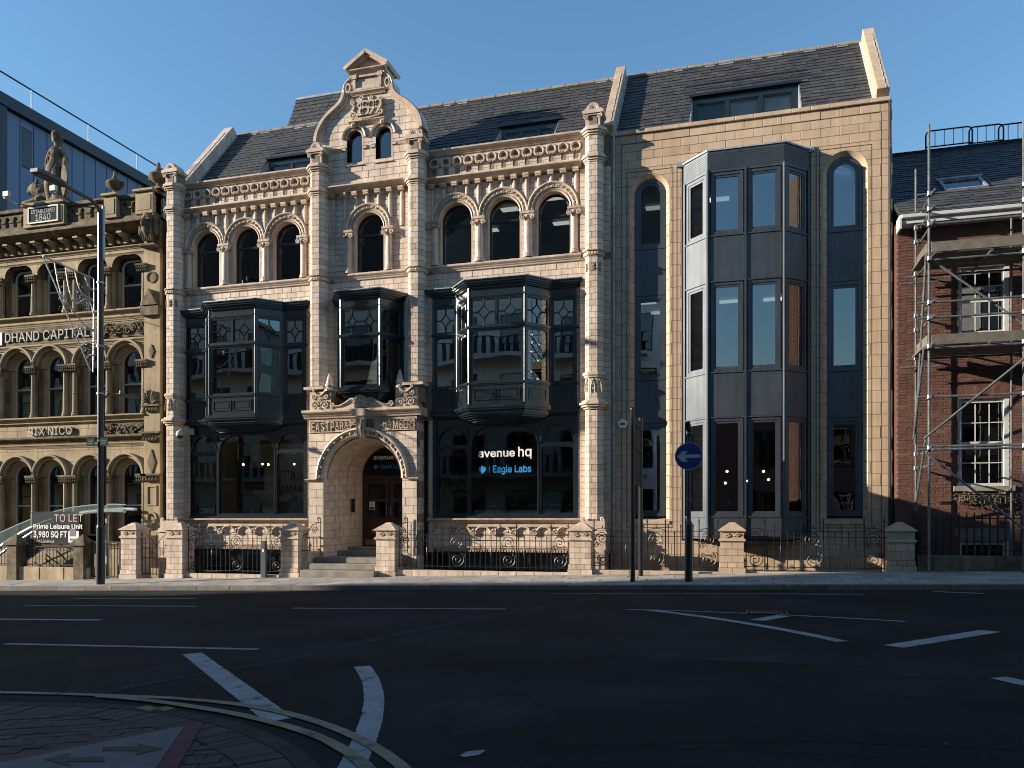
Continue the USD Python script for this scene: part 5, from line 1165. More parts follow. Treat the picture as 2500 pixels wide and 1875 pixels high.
for m_ in mids:
    wide = any(abs(m_ - (a + b_) / 2) < .01 and b_ - a > 1.5 for a, b_ in zip(SX[:-1], SX[1:]))
    for z0, z1 in ((8.46, 9.55), (4.98, 6.44), (.75, 2.72)):
        for o in ((-.2, .2) if wide else (0,)):
            x = m_ + o
            b = MB().lathe([(.12, 0), (.12, .05), (.095, .08), (.105, .11), (.08, .15), (.075, (z1 - z0) * .5), (.09, (z1 - z0) * .5 + .02), (.072, (z1 - z0) * .5 + .05), (.07, z1 - z0)], (x, -.06, z0), 12); part(ss, 'column', b, SS)
        w = .36 if wide else .19
        b = MB(); b.lathe([(.075, 0), (.10, .05), (.13, .14), (.16, .2)], (m_ - (.2 if wide else 0), -.06, z1), 10)
        if wide: b.lathe([(.075, 0), (.10, .05), (.13, .14), (.16, .2)], (m_ + .2, -.06, z1), 10)
        for k in range(9 if wide else 5):
            xx = m_ - w * .9 + 2 * w * .9 * k / (8 if wide else 4)
            b.ball((xx, -.17, z1 + .06), .04, 1); b.ball((xx + .03, -.20, z1 + .15), .045, 1); b.tube(spiral(xx, z1 + .14, .035, 1, k, 1, -.22, 9), .012, 4)
        b.box(m_ - w - .02, m_ + w + .02, -.24, .06, z1 + .2, z1 + .26); part(ss, 'leaf_capital', b, SD)
        part(ss, 'pier', MB().box(m_ - w * .55, m_ + w * .55, -.012, .3, z0, z1 + .2), SS)
def band(z0, z1, out, m_=SS, name='moulding', x1=-18.66): part(ss, name, extx(cyma(0, z0, z1, out), -33, x1), m_)
band(8.24, 8.42, .18); band(8.05, 8.23, .09); band(7.30, 7.46, .10); band(4.80, 4.96, .20); band(4.70, 4.79, .10); band(4.06, 4.29, .22, SD); band(3.92, 4.05, .08); band(10.40, 10.50, .09); band(.55, .75, .12); band(10.22, 10.30, .05)
b = MB().extx([(.1, 10.5), (-.03, 10.5), (-.05, 10.85), (.1, 10.85)], -33, -18.66); part(ss, 'corbel_frieze', b, SD)
part(ss, 'cornice', MB().extx(cyma(-.0, 10.86, 11.14, .58, .3), -33, -18.1).extx([(.1, 11.14), (-.42, 11.14), (-.36, 11.34), (.1, 11.34)], -33, -18.1), SD)
k = 0; x = -27.0
while x < -18.9:
    b = MB().ext(Polygon([(x - .07, 10.55), (x + .07, 10.55), (x + .085, 10.84), (x - .085, 10.84)]), -.14, .0); P = [(-.05, 10.55), (-.13, 10.60), (-.17, 10.70), (-.34, 10.76), (-.40, 10.85), (-.05, 10.85)]; b.extx(P, x - .07, x + .07); b.box(x - .10, x + .10, -.43, -.0, 10.80, 10.858); part(ss, 'corbel', b, SS)
    part(ss, 'leaf_boss', MB().ball((x + .29, -.07, 10.62), .10, 2, (1.2, .8, .6)).ball((x + .27, -.12, 10.66), .06, 1, (1.2, 1, .6)).ball((x + .36, -.11, 10.60), .05, 1), SS); x += .585
# parapet
pr = MB(); dies = [(-23.25, -21.55), (-19.95, -19.45), (-18.72, -18.05), (-26.9, -26.3)]
balu = []
for xa, xb in ((-26.3, -23.25), (-21.55, -19.95), (-19.45, -18.72)):
    n = int((xb - xa) / .335); balu += [arched(xa + (k + .5) * (xb - xa) / n, .085, 11.44, 11.72, 10) for k in range(n)]
pr.ext(sbox(-33, 11.34, -18.05, 11.90).difference(unary_union(balu)), -.30, -.08); part(ss, 'balustrade', pr, SD)
part(ss, 'balustrade_course', MB().ext(sbox(-33, 11.60, -18.05, 11.66).difference(unary_union(balu)), -.325, -.30), SD)
part(ss, 'parapet_coping', MB().box(-33, -18.05, -.38, .0, 11.90, 12.03, .02), SD)
for xa, xb in dies: part(ss, 'parapet_die', MB().box(xa, xb, -.46, .02, 11.30, 12.0, .01).box(xa - .06, xb + .06, -.54, .08, 12.0, 12.09, .02).box(xa + .08, xb - .08, -.475, -.46, 11.42, 11.90), SS)
P0 = sbox(-23.0, 11.40, -21.75, 11.95); pl_ = part(ss, 'date_plaque', MB().ext(P0.difference(P0.buffer(-.045, join_style=2)), -.515, -.47), 'white_paint', 'white framed slate plaque dated 1840')
part(pl_, 'slate_panel', MB().box(-22.96, -21.79, -.495, -.476, 11.44, 11.91), 'plaque_slate'); part(pl_, 'lettering', text('ESTABLISHED', .12, -22.375, -.496, 11.73, .006, False, .98, True), 'letter_grey'); part(pl_, 'lettering', text('1840', .22, -22.375, -.496, 11.475, .006, False, .62, True), 'letter_grey')
# right hand pier with its ornaments
b = MB().box(-18.66, -18.05, -.13, .02, -1.9, 11.2); part(ss, 'end_pier', b, SS)
b = MB().arch([(.15, -.13), (.15, -.16), (.19, -.16), (.19, -.13)], -18.36, 9.35, 0, 2 * math.pi, 24).ext(Point(-18.36, 9.35).buffer(.15), -.135, -.12); part(ss, 'roundel', b, SD)
b = MB().ext(Polygon([(-18.66, 8.42), (-18.05, 8.42), (-18.36, 8.95)]), -.30, -.12); b.box(-18.70, -18.02, -.26, -.1, 8.10, 8.40); part(ss, 'gablet', b, SD)
for z0, z1, m_ in ((8.12, 8.38, SD), (5.0, 5.16, SD), (4.0, 4.28, SD), (2.72, 2.92, SD)):
    b = MB()
    for k in range(5): b.ball((-18.6 + .12 * k, -.2, z0 + (z1 - z0) * .35), .06, 1); b.tube(spiral(-18.58 + .11 * k, z0 + (z1 - z0) * .7, .05, 1.2, k, 1, -.2, 10), .018, 4)
    b.box(-18.72, -18.0, -.24, -.1, z1, z1 + .06); part(ss, 'leaf_capital', b, m_)
for zc, sx_, sz in ((6.95, .10, .22), (3.35, .15, .42)): part(ss, 'diamond_panel', ext(Polygon([(-18.36, zc - sz), (-18.36 + sx_, zc), (-18.36, zc + sz), (-18.36 - sx_, zc)]), -.16, -.12), SD)
b = MB()
for k in range(9): a = math.pi * (k / 8 * 1.1 - .05); b.tube([(-18.36, -.16, 5.24), (-18.36 + .2 * math.cos(a), -.24, 5.34 + .2 * math.sin(a)), (-18.36 + .28 * math.cos(a), -.2, 5.38 + .3 * math.sin(a))], [.02, .035, .05], 5)
part(ss, 'shell_ornament', b, SD)
b = MB().arch([(.14, -.13), (.14, -.17), (.2, -.17), (.2, -.13)], -18.36, 1.55, 0, 2 * math.pi, 24).ext(sbox(-18.55, 1.95, -18.17, 2.6).difference(sbox(-18.5, 2.0, -18.22, 2.55)), -.16, -.12); part(ss, 'roundel', b, SS)
# sign boards, lettering, carved scroll friezes
part(ss, 'fascia_board', MB().box(-26.0, -20.62, -.05, .005, 7.48, 8.03), 'plaque_slate' if False else SD); part(ss, 'logo_tile', MB().box(-24.95, -24.56, -.10, -.051, 7.52, 7.96), 'lead')
part(ss, 'logo_rose', MB().tube(spiral(-24.78, 7.78, .10, 1.6, 0, 1, -.108, 22), .014, 4).tube([(-24.78, -.108, 7.70), (-24.78, -.108, 7.56)], .014, 4), 'letter_white')
letters(ss, 'DHAND CAPITAL', .31, -24.42, -.055, 7.60, 'letter_grey', .05, False, 3.55); letters(ss, 'SIX NICO', .26, -23.42, -.03, 4.36, 'letter_grey', .06, False, 1.82)
b = MB()
for k in range(8): b.tube(spiral(-22.68 + .025 * k * 1.2, 4.48 + .03 * (k % 2), .05, 1., k, 1, -.06, 9), .01, 4)
part(ss, 'small_lettering', b, 'letter_grey')
for (xa, xb, zc, h, n) in ((-20.55, -18.72, 7.75, .5, 7), (-20.4, -18.72, 4.49, .36, 6)):
    b = MB().box(xa, xb, -.03, .004, zc - h * .5, zc + h * .5)
    for k in range(n):
        x = xa + (k + .5) * (xb - xa) / n; r = h * .36; b.tube(spiral(x, zc + (.05 if k % 2 else -.05), r, 1.8, k * 1.3, 1 if k % 2 else -1, -.07, 26), .030, 5); b.ball((x, -.08, zc), .055, 1)
        for q in range(5): a = random.uniform(0, 6.3); b.ball((x + r * 1.05 * math.cos(a), -.075, zc + r * 1.05 * math.sin(a)), random.uniform(.025, .05), 1, (1.3, .6, .8))
    part(ss, 'scroll_frieze', b, SD)
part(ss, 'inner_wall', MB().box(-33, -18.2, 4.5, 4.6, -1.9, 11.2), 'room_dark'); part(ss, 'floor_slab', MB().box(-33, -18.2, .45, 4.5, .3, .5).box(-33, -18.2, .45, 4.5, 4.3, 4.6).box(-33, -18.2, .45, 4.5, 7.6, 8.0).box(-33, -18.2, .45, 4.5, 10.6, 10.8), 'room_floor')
part(ss, 'roof', MB().box(-33, -18.1, .0, 8.6, 11.2, 11.32), 'slate_under')
for x, z in ((-22.2, 8.9), (-20.6, 8.95), (-20.3, 9.5), (-19.2, 9.0), (-19.3, 9.55), (-22.3, 9.3), (-19.5, 6.35), (-19.3, 5.95)):
    part(ss, 'strip_light', MB().box(x - .35, x + .35, 1.6, 1.66, z, z + .04), 'lamp_panel')
# urns, lion mask, statue
def urn(x, z, s, label):
    t = thing('stone_urn', label, 'urn', (x, -.22, z)); o = (x, -.22, z)
    part(t, 'foot', MB().box(x - .17 * s, x + .17 * s, -.22 - .17 * s, -.22 + .17 * s, z, z + .06 * s).lathe([(.14 * s, .06 * s), (.08 * s, .13 * s), (.07 * s, .2 * s)], o, 14), SD)
    part(t, 'bowl', MB().lathe([(.07 * s, .2 * s), (.17 * s, .26 * s), (.27 * s, .36 * s), (.30 * s, .44 * s), (.26 * s, .49 * s), (.16 * s, .53 * s), (.10 * s, .57 * s)], o, 18), SD, smooth=40)
    part(t, 'lid', MB().lathe([(.12 * s, .57 * s), (.09 * s, .66 * s), (.05 * s, .74 * s), (.06 * s, .78 * s), (.035 * s, .84 * s), (0, .88 * s)], o, 12), SD, smooth=40)
    for q in (-1, 1): part(t, 'handle', MB().tube(spiral(x + q * .29 * s, z + .43 * s, .08 * s, 1.2, -1.57, q, -.22, 16), .03 * s, 6), SD)
urn(-19.72, 12.09, .95, 'carved stone urn with ram handles on the balustrade right of the statue'); urn(-18.02, 12.09, 1.05, 'stone urn half hidden behind the leftmost terracotta pilaster cap')
lm = thing('lion_mask', 'carved bearded lion head corbel at the top of the sandstone end pier', 'sculpture', (-18.3, -.3, 10.4))
def blob(chain, seg=.03, it=8):
    """One continuous carved body from joints: [((p, r), (p, r)), ...]."""
    man = m3.Manifold()
    for (p, r), (q, s) in chain:
        a = m3.Manifold.sphere(r, 16).translate(list(map(float, p))); c = m3.Manifold.sphere(s, 16).translate(list(map(float, q))); man = man + m3.Manifold.batch_hull([a, c])
    man = man.refine_to_length(seg); me = man.to_mesh(); t = trimesh.Trimesh(me.vert_properties[:, :3], me.tri_verts, process=True); trimesh.smoothing.filter_taubin(t, iterations=it); return t
LX, LY, LZ = -18.30, -.36, 10.36
ch = [(((LX, LY + .1, LZ + .55), .27), ((LX, LY + .05, LZ + .80), .24)), (((LX, LY - .1, LZ + .62), .16), ((LX, LY - .22, LZ + .58), .10)), (((LX, LY - .12, LZ + .78), .09), ((LX, LY - .26, LZ + .62), .05)), (((LX, LY, LZ + .45), .22), ((LX, LY + .12, LZ + .12), .14))]
for s in (-1, 1): ch += [(((LX + s * .1, LY - .12, LZ + .80), .06), ((LX + s * .16, LY - .05, LZ + .83), .07)), (((LX + s * .24, LY, LZ + .9), .08), ((LX + s * .28, LY + .02, LZ + .35), .09))]
for k in range(7): a = math.pi * k / 6; ch.append((((LX + .27 * math.cos(a), LY + .0, LZ + .78 + .22 * math.sin(a)), .075), ((LX + .3 * math.cos(a), LY + .1, LZ + .78 + .26 * math.sin(a)), .07)))
for k in range(5): ch.append((((LX - .16 + .08 * k, LY - .12, LZ + .42), .05), ((LX - .14 + .07 * k, LY - .02, LZ + .10), .03)))
part(lm, 'head', blob(ch, .035, 4), SD, smooth=50); part(lm, 'bracket', MB().box(-18.62, -18.04, -.42, .0, 10.28, 10.36, .015), SD)
st = thing('rooftop_statue', 'dark carved statue of a helmeted woman with shield and lion on the parapet', 'statue', (-22.3, -.22, 12.09))
OX, OY_, OZ = -22.12, -.22, 12.09; V = lambda x, y, z: (OX + x, OY_ + y, OZ + z)
fig = [((V(.03, 0, 2.16), .125), (V(.01, -.02, 2.27), .115)), ((V(-.06, -.03, 2.13), .05), (V(-.10, -.04, 2.18), .035)), ((V(.04, 0, 2.05), .08), (V(.06, 0, 1.88), .085)), ((V(.10, .03, 2.15), .10), (V(.16, .05, 1.80), .06)),
  ((V(-.17, 0, 1.75), .11), (V(.24, 0, 1.76), .11)), ((V(.03, 0, 1.72), .2), (V(.0, 0, 1.42), .155)), ((V(-.10, -.12, 1.66), .09), (V(-.09, -.1, 1.62), .09)), ((V(.10, -.13, 1.66), .09), (V(.1, -.1, 1.62), .09)),
  ((V(.26, 0, 1.73), .10), (V(.44, .0, 1.46), .075)), ((V(.44, 0, 1.46), .075), (V(.42, -.08, 1.22), .055)), ((V(.42, -.08, 1.22), .055), (V(.38, -.1, 1.14), .05)), ((V(-.2, 0, 1.74), .1), (V(-.30, .02, 1.62), .085)),
  ((V(0, 0, 1.42), .17), (V(.0, 0, 1.12), .27)), ((V(-.08, 0, 1.1), .24), (V(-.14, -.06, .55), .19)), ((V(-.14, -.06, .55), .19), (V(-.14, 0, .10), .17)), ((V(.12, 0, 1.1), .24), (V(.18, .0, .5), .23)), ((V(.18, 0, .5), .23), (V(.22, .02, .08), .25)), ((V(.0, .05, .5), .2), (V(0, .05, .1), .22)),
  ((V(-.22, -.05, 1.28), .09), (V(-.36, -.05, .92), .08)), ((V(-.36, -.05, .92), .08), (V(-.22, -.08, .74), .06)), ((V(.2, -.14, 1.28), .05), (V(-.3, -.16, .95), .05)), ((V(-.08, -.05, .10), .1), (V(-.14, -.14, .05), .06))]
for k in range(6): fig.append(((V(-.2 + .08 * k, -.17, 1.15), .03), (V(-.16 + .07 * k, -.14, .2), .035)))
fig = [((a, ra * 1.12), (b_, rb * 1.12)) for (a, ra), (b_, rb) in fig]
part(st, 'figure', blob(fig, .04, 3), SD, smooth=50)
part(st, 'helmet', blob([((V(.02, 0, 2.31), .165), (V(.08, .02, 2.22), .15)), ((V(-.08, -.02, 2.36), .03), (V(.18, .04, 2.2), .035)), ((V(-.12, -.03, 2.27), .04), (V(-.04, -.03, 2.31), .05))], .03, 2), SD, smooth=50)
part(st, 'cloak', blob([((V(-.30, .05, 1.66), .07), (V(-.42, .06, 1.60), .06)), ((V(-.42, .06, 1.60), .06), (V(-.44, .06, 1.36), .07)), ((V(-.33, .08, 1.62), .07), (V(-.36, .06, 1.36), .06))], .03, 2), SD, smooth=50)
shd = trimesh.creation.icosphere(3, 1.0); shd.vertices = shd.vertices * [.31, .06, .52] @ rotz(-.35).T + np.array(V(.46, -.15, .66)); part(st, 'shield', shd, SD, smooth=True)
part(st, 'shield_rim', MB().tube([tuple(np.array([.31 * math.cos(a), -.01, .52 * math.sin(a)]) @ rotz(-.35).T + np.array(V(.46, -.16, .66))) for a in np.linspace(0, 2 * math.pi, 28, endpoint=False)], .028, 6, True), SD)
lion = [((V(-.45, 0, .34), .24), (V(.1, .05, .24), .2)), ((V(-.50, -.02, .42), .25), (V(-.72, -.05, .52), .24)), ((V(-.74, -.08, .60), .18), (V(-.92, -.1, .55), .12)), ((V(-.92, -.1, .50), .11), (V(-1.0, -.12, .47), .075)), ((V(-.9, -.12, .66), .06), (V(-1.02, -.12, .54), .04)), ((V(-.5, -.12, .2), .13), (V(-1.02, -.16, .09), .085)), ((V(-1.02, -.16, .09), .09), (V(-1.16, -.16, .08), .085)), ((V(-.5, .12, .2), .13), (V(-1.1, .08, .09), .085)), ((V(-1.1, .08, .09), .085), (V(-1.24, .08, .08), .08)), ((V(-.62, -.18, .74), .06), (V(-.6, -.18, .8), .05)), ((V(-.6, .1, .75), .06), (V(-.58, .1, .8), .05)), ((V(.1, .05, .2), .2), (V(.35, -.05, .12), .12))]
for k in range(8): a = k * .8; lion.append(((V(-.56 + .06 * math.cos(a), -.2 + .05 * (k % 3), .40 + .24 * math.sin(a)), .08), (V(-.46 + .1 * math.cos(a), -.1, .36 + .22 * math.sin(a)), .1)))
part(st, 'lion', blob(lion, .04, 3), SD, smooth=50); part(st, 'base', MB().box(OX - 1.3, OX + .62, -.5, .05, OZ, OZ + .05, .02), SD)

# ================================================================ BLUE CLAD BUILDING BEHIND
BX = -30.0
bb = thing('blue_clad_building', 'modern block clad in flat dark blue panels rising behind the sandstone parapet', 'building', (BX, 10, 0))
def onx(u, v): d = ray(u, v); t = (BX - CAM[0]) / d[0]; return CAM + t * d
ya, yb_ = onx(13.5, 400)[1], onx(386, 450)[1]; ht = onx(200, 220 + 200 * .596 + 4)[2]
part(bb, 'block', MB().box(BX - 30, BX - .03, ya - 1.5, yb_ + 9, -1, ht - .35), 'dark_metal')
n = 16; w = (yb_ + 2 - ya) / n
for k in range(n):
    for z0, z1 in ((4.0, 11.8), (11.82, ht - .55)): part(bb, 'cladding_panel', MB().box(BX - .03, BX, ya + k * w + .02, ya + (k + 1) * w - .02, z0, z1), 'blue_panel')
for y0, z0, z1, ww in ((ya + 1 * w + .1, ht - 2.6, ht - .9, w - .2), (ya + 11 * w + .15, ht - 2.2, ht - 1.1, w - .25)):
    fr = MB().box(BX, BX + .03, y0, y0 + ww, z0, z0 + .03).box(BX, BX + .03, y0, y0 + ww, z1 - .03, z1); lv = part(bb, 'louvre', fr, 'dark_metal')
    for k in range(int((z1 - z0) / .09)): part(lv, 'slat', MB().box(BX + .002, BX + .025, y0, y0 + ww, z0 + .04 + k * .09, z0 + .085 + k * .09), 'anthracite')
part(bb, 'parapet_cap', MB().box(BX - 30, BX + .22, ya - 1.5, yb_ + 9, ht - .5, ht), 'dark_metal'); part(bb, 'corner_post', MB().box(BX - .1, BX + .15, ya - .45, ya - .05, -1, ht - .5), 'dark_metal')
for k in range(1): part(bb, 'window', MB().box(BX - .02, BX + .01, ya - 1.45, ya - .6, 4, ht - .6), 'glass_new')
part(bb, 'roof_rail', MB().tube([(BX, ya - 1.4, ht + .95), (BX, yb_ + 1.2, ht + .95)], .035, 6).tube([(BX, yb_ + 1.2, ht + .95), (BX - 1.5, yb_ + 1.2, ht + .95)], .03, 6), 'dark_metal')
for u in (77, 216, 334): y = onx(u, 300)[1]; part(bb, 'rail_post', MB().tube([(BX, y, ht), (BX, y, ht + .95)], .03, 6), 'galvanised')

# ================================================================ THE OTHER SIDE OF THE STREET (seen in the window reflections, and shading the road)
def across(name, label, x0, x1, h, mwall, pitch=0., step=3.0, floors=5, balcony=False, deep=14, y=-25.5):
    t = thing(name, label, 'building', ((x0 + x1) / 2, y, 0)); bd = MB().box(x0, x1, y - deep, y, -4, h)
    if pitch: P = [(y + .3, h), (y - deep - .3, h), (y - deep / 2, h + pitch)]; bd.extx(P, x0, x1)
    part(t, 'wall', bd, mwall); n = max(1, int((x1 - x0) / step)); fh = (h - 1.5) / floors
    for f_ in range(floors):
        for k in range(n):
            xc = x0 + (k + .5) * (x1 - x0) / n; z0 = .8 + f_ * fh
            w = part(t, 'window', MB().box(xc - step * .3, xc + step * .3, y, y + .04, z0 + .2, z0 + fh * .72), 'dark_metal'); part(w, 'pane', MB().box(xc - step * .3 + .07, xc + step * .3 - .07, y + .041, y + .047, z0 + .27, z0 + fh * .72 - .07), 'glass_new')
    if balcony:
        for f_ in (1, 3):
            z0 = .8 + f_ * fh; bc = part(t, 'balcony', MB().box(x0 + 1, x1 - 1, y, y + 1.1, z0 - .25, z0), 'stucco')
            part(bc, 'rail', MB().box(x0 + 1, x1 - 1, y + 1.04, y + 1.08, z0 + 1., z0 + 1.05), 'black_iron')
            for k in range(int((x1 - x0 - 2) / .5)): part(bc, 'baluster', MB().box(x0 + 1 + k * .5, x0 + 1.25 + k * .5, y + 1.045, y + 1.07, z0, z0 + 1.), 'black_iron')
    part(t, 'cornice', MB().box(x0, x1, y - .2, y + .3, h - .4, h - .05), mwall)
across('street_block', 'long pale stone row far along the other side of the street', -125, -69.0, 16.6, 'stucco', floors=4, step=4)
across('street_block', 'slightly taller stone house beside the long row across the street', -69.0, -63.2, 18.5, 'concrete', floors=5, step=2.6)
across('street_block', 'tall concrete block with balconies reflected in the older building windows', -63.2, -4.2, 22.4, 'white_wall', floors=6, step=3.4, balcony=True)
part('/World/street_block_002', 'mansard', MB().box(-63.1, -4.25, -25.5, -25.2, 16.8, 22.35), 'slate')
across('street_block', 'low gabled house reflected in the dark bay window', -4.2, 14, 8.0, 'brick', pitch=2.4, floors=2, step=3.2)
across('street_block', 'tall plain block at the right end of the other side of the street', 14, 48, 20, 'concrete', floors=6, step=3.6)
for nm, x0, x1, h, lab in (('corner_block', 13.3, 62, 15., 'brick block continuing the street right of the scaffolded house'), ('terrace_block', -70, -33.2, 12.6, 'stone terrace continuing the street left of the sandstone building')):
    t = thing(nm, lab, 'building', ((x0 + x1) / 2, 0, 0)); part(t, 'wall', MB().box(x0, x1, .0, 11, -2, h), 'mortar' if x0 > 0 else 'sandstone'); n = int((x1 - x0) / 3)
    for k in range(n):
        for f_ in range(4): xc = x0 + (k + .5) * (x1 - x0) / n; w = part(t, 'window', MB().box(xc - .6, xc + .6, -.05, -.002, 1.4 + f_ * 2.9, 3.3 + f_ * 2.9), 'white_paint'); part(w, 'pane', MB().box(xc - .52, xc + .52, -.06, -.051, 1.48 + f_ * 2.9, 3.22 + f_ * 2.9), 'glass_new')
# ================================================================ GATE PIERS, RAILINGS, GATE
PY = -1.45                                                       # front of the piers
piers = [(292, 335, T), (405, 446, T), (685, 728, T), (919, 962, T), (1392, 1440, T), (1761, 1813, 'tan_stone'), (2172, 2231, 'tan_stone')]
plab = ['leftmost pale block gate pier beside the black side gate', 'pale block gate pier right of the side gate below the camera dome', 'pale block gate pier left of the entrance steps', 'pale block gate pier right of the entrance steps', 'gate pier below the corner pilaster where terracotta meets tan stone', 'sunlit tan gate pier in front of the tall dark bay', 'shaded tan gate pier beside the brick house railings']
PB = []
for (u0, u1, m_), lab in zip(piers, plab):
    xa, xb = at(u0, 1356, PY)[0], at(u1, 1356, PY)[0]; w = .56; c = (xa + xb) / 2
    xa, xb = c - w / 2, c + w / 2; zb = PAV(c, PY) - .03; zt = {0: 1.40}.get(0) + .01 * (c + 18) / 5; PB.append((xa, xb))
    t = thing('gate_pier', lab, 'gate pier', (c, PY + w / 2, zb), 'stone gate piers along the pavement'); trim = TT if m_ == T else 'tan_stone'
    pl = sbox(xa, PY, xb, PY + w); base = sbox(xa - .04, PY - .04, xb + .04, PY + w + .04)
    part(t, 'core', extz(pl.buffer(-.012), zb, zt - .40), TJ if m_ == T else 'tan_joint')
    n = max(4, int(round((zt - .42 - zb) / .175))); bl_ = coursed_plan(base, zb, zb + .17, .17, .01, ((.02,),)) + coursed_plan(pl.buffer(.02), zb + .17, zb + .30, .13, .01, ((-.1, .12),)) + coursed_plan(pl, zb + .30, zt - .50, .17, .01, ((.0,), (-.14, .14)))
    emit(t, bl_, m_, 'block')
    part(t, 'moulding', stack(pl, [(zt - .50, zt - .47, .015), (zt - .47, zt - .43, .045), (zt - .43, zt - .405, .02)]), trim)
    part(t, 'frieze', stack(pl, [(zt - .405, zt - .245, .0), (zt - .245, zt - .235, .015)]), trim)
    b = MB()
    for s in (-1, 1): b.tube(spiral(c + s * .13, zt - .325, .058, 1.2, 0, s, PY - .012, 18), .017, 5); b.tube(spiral(c + s * .05, zt - .325, .05, .9, 2, -s, PY - .012, 12), .013, 5)
    part(t, 'scroll_ornament', b, TC if m_ == T else 'tan_stone')
    A_ = lambda h: [(c - h, PY + w / 2 - h), (c + h, PY + w / 2 - h), (c + h, PY + w / 2 + h), (c - h, PY + w / 2 + h)]
    prof = [(.315, zt - .235), (.335, zt - .225), (.335, zt - .20), (.30, zt - .18), (.22, zt - .115), (.15, zt - .075), (.145, zt - .055), (.11, zt - .045), (.075, zt - .01), (.02, zt)]
    v, f = [], []
    for h, z in prof: v += [(x, y, z) for x, y in A_(h)]
    for i in range(len(prof) - 1):
        for j in range(4): k = (j + 1) % 4; f += [[4 * i + j, 4 * i + k, 4 * i + 4 + k], [4 * i + j, 4 * i + 4 + k, 4 * i + 4 + j]]
    f += [[0, 2, 1], [0, 3, 2], [len(v) - 4, len(v) - 3, len(v) - 2], [len(v) - 4, len(v) - 2, len(v) - 1]]
    part(t, 'cap', trimesh.Trimesh(v, f, process=False), trim)
I_ = 'black_iron'; RY = -1.22
def bar(t, x, z0, z1, tip=True, fat=False, y=RY, nm='bar'):
    b = MB().tube([(x, y, z0), (x, y, z1 - (.10 if tip else 0))], .011, 6)
    if tip: b.lathe([(.011, 0), (.019, .012), (.017, .03), (.003, .10)], (x, y, z1 - .10), 6)
    if fat: b.lathe([(.012, 0), (.024, .09), (.024, .14), (.012, .24)], (x, y, (z0 + z1) / 2 - .12), 8)
    part(t, nm, b, I_)
def scroll_panel(t, xa, xb, z0, z1, y=RY):
    xm, w, h = (xa + xb) / 2, xb - xa, z1 - z0; p = part(t, 'scroll_panel', MB().tube([(xa, y, z0), (xa, y, z1 + .22)], .014, 6).tube([(xb, y, z0), (xb, y, z1 + .22)], .014, 6).lathe([(.014, 0), (.022, .02), (.003, .12)], (xa, y, z1 + .20), 6).lathe([(.014, 0), (.022, .02), (.003, .12)], (xb, y, z1 + .20), 6), I_)
    r = min(w * .46, h * .27)
    for s, zc, a0, d in ((1, z1 - r - .01, math.pi * 1.35, -1), (-1, z0 + r + .03, math.pi * .35, -1)):
        part(p, 'scroll', tube_mesh(spiral(xm, zc, r, 2.1, a0, d, y, 46, .10), .012, 6), I_)
    for dx, dz, rr, a0, d in ((-.32, .10, .13, 0, 1), (.32, -.10, .13, math.pi, 1), (.28, .12, .10, math.pi, -1), (-.28, -.12, .10, 0, -1)): part(p, 'small_scroll', tube_mesh(spiral(xm + dx * w, (z0 + z1) / 2 + dz * h, rr * w * 1.6, 1.4, a0, d, y, 20, .15), .009, 5), I_)
    part(p, 'arch_rod', tube_mesh([(xm + w * .5 * math.cos(a), y, z1 - .04 + .09 * math.sin(a)) for a in np.linspace(0, math.pi, 12)], .010, 5), I_)
    part(p, 'finial', MB().ball((xm, y, z1 + .08), .022, 1).tube([(xm, y, z1 + .05), (xm, y, z1 + .15)], .008, 5), I_)
def railing(label, xa, xb, zr, zb, ztip, scrolls, plinth, zp):
    t = thing('iron_railing', label, 'railing', ((xa + xb) / 2, RY, zb), 'scrolled black iron railings along the pavement')
    for z in zr + [zb + .03]: part(t, 'rail', MB().box(xa, xb, RY - .014, RY + .014, z - .008, z + .008), I_)
    for s in scrolls: scroll_panel(t, s[0], s[1], zb - .03, zr[0] + .02)
    x = xa + .10; k = 0
    while x < xb - .05:
        if not any(s[0] - .04 < x < s[1] + .04 for s in scrolls): bar(t, x, zb - .03, ztip if k % 2 == 0 else zr[-1] + .16, True, k % 6 == 5)
        x += .155; k += 1
    x = xa; q = 0
    while x < xb - .05: x2 = min(x + .50, xb); part(t, 'plinth_block', blockbox(x + .004, x2 - .004, RY - .17, RY + .12, PAV((xa + xb) / 2, RY) - .45, zp + random.uniform(-.003, .003), .01), plinth); x = x2; q += 1
railing('black iron railing with scrolls in front of the coffee shop window', PB[1][1], PB[2][0], [1.05, .86], -.06, 1.22, [(PB[1][1] + .05, PB[1][1] + .45), (-14.67, -14.22), (PB[2][0] - .50, PB[2][0] - .06)], TT, -.12)
railing('black iron railing with scrolls in front of the lettered shop window', PB[3][1], PB[4][0], [1.07, .92], .18, 1.30, [(PB[3][1] + .06, PB[3][1] + .40), (-7.70, -7.23), (-6.24, -5.78), (PB[4][0] - .54, PB[4][0] - .08)], TT, .10)
railing('black iron railing left of the sunlit tan pier, with a hexagonal alarm box behind', PB[4][1], PB[5][0], [1.20, 1.06], .27, 1.40, [(PB[4][1] + .05, PB[4][1] + .48), (-2.30, -1.84), (PB[5][0] - .52, PB[5][0] - .06)], 'tan_stone', .19)
railing('black iron railing right of the sunlit tan pier below the dark bay', PB[5][1], PB[6][0], [1.21, 1.07], .30, 1.41, [(PB[5][1] + .06, PB[5][1] + .5), (1.47, 1.93), (PB[6][0] - .5, PB[6][0] - .06)], 'tan_stone', .22)
gt = thing('side_gate', 'black wrought iron side gate between the two leftmost pale piers', 'gate', (-17.0, RY, -.3)); gx0, gx1 = PB[0][1] + .03, PB[1][0] - .03
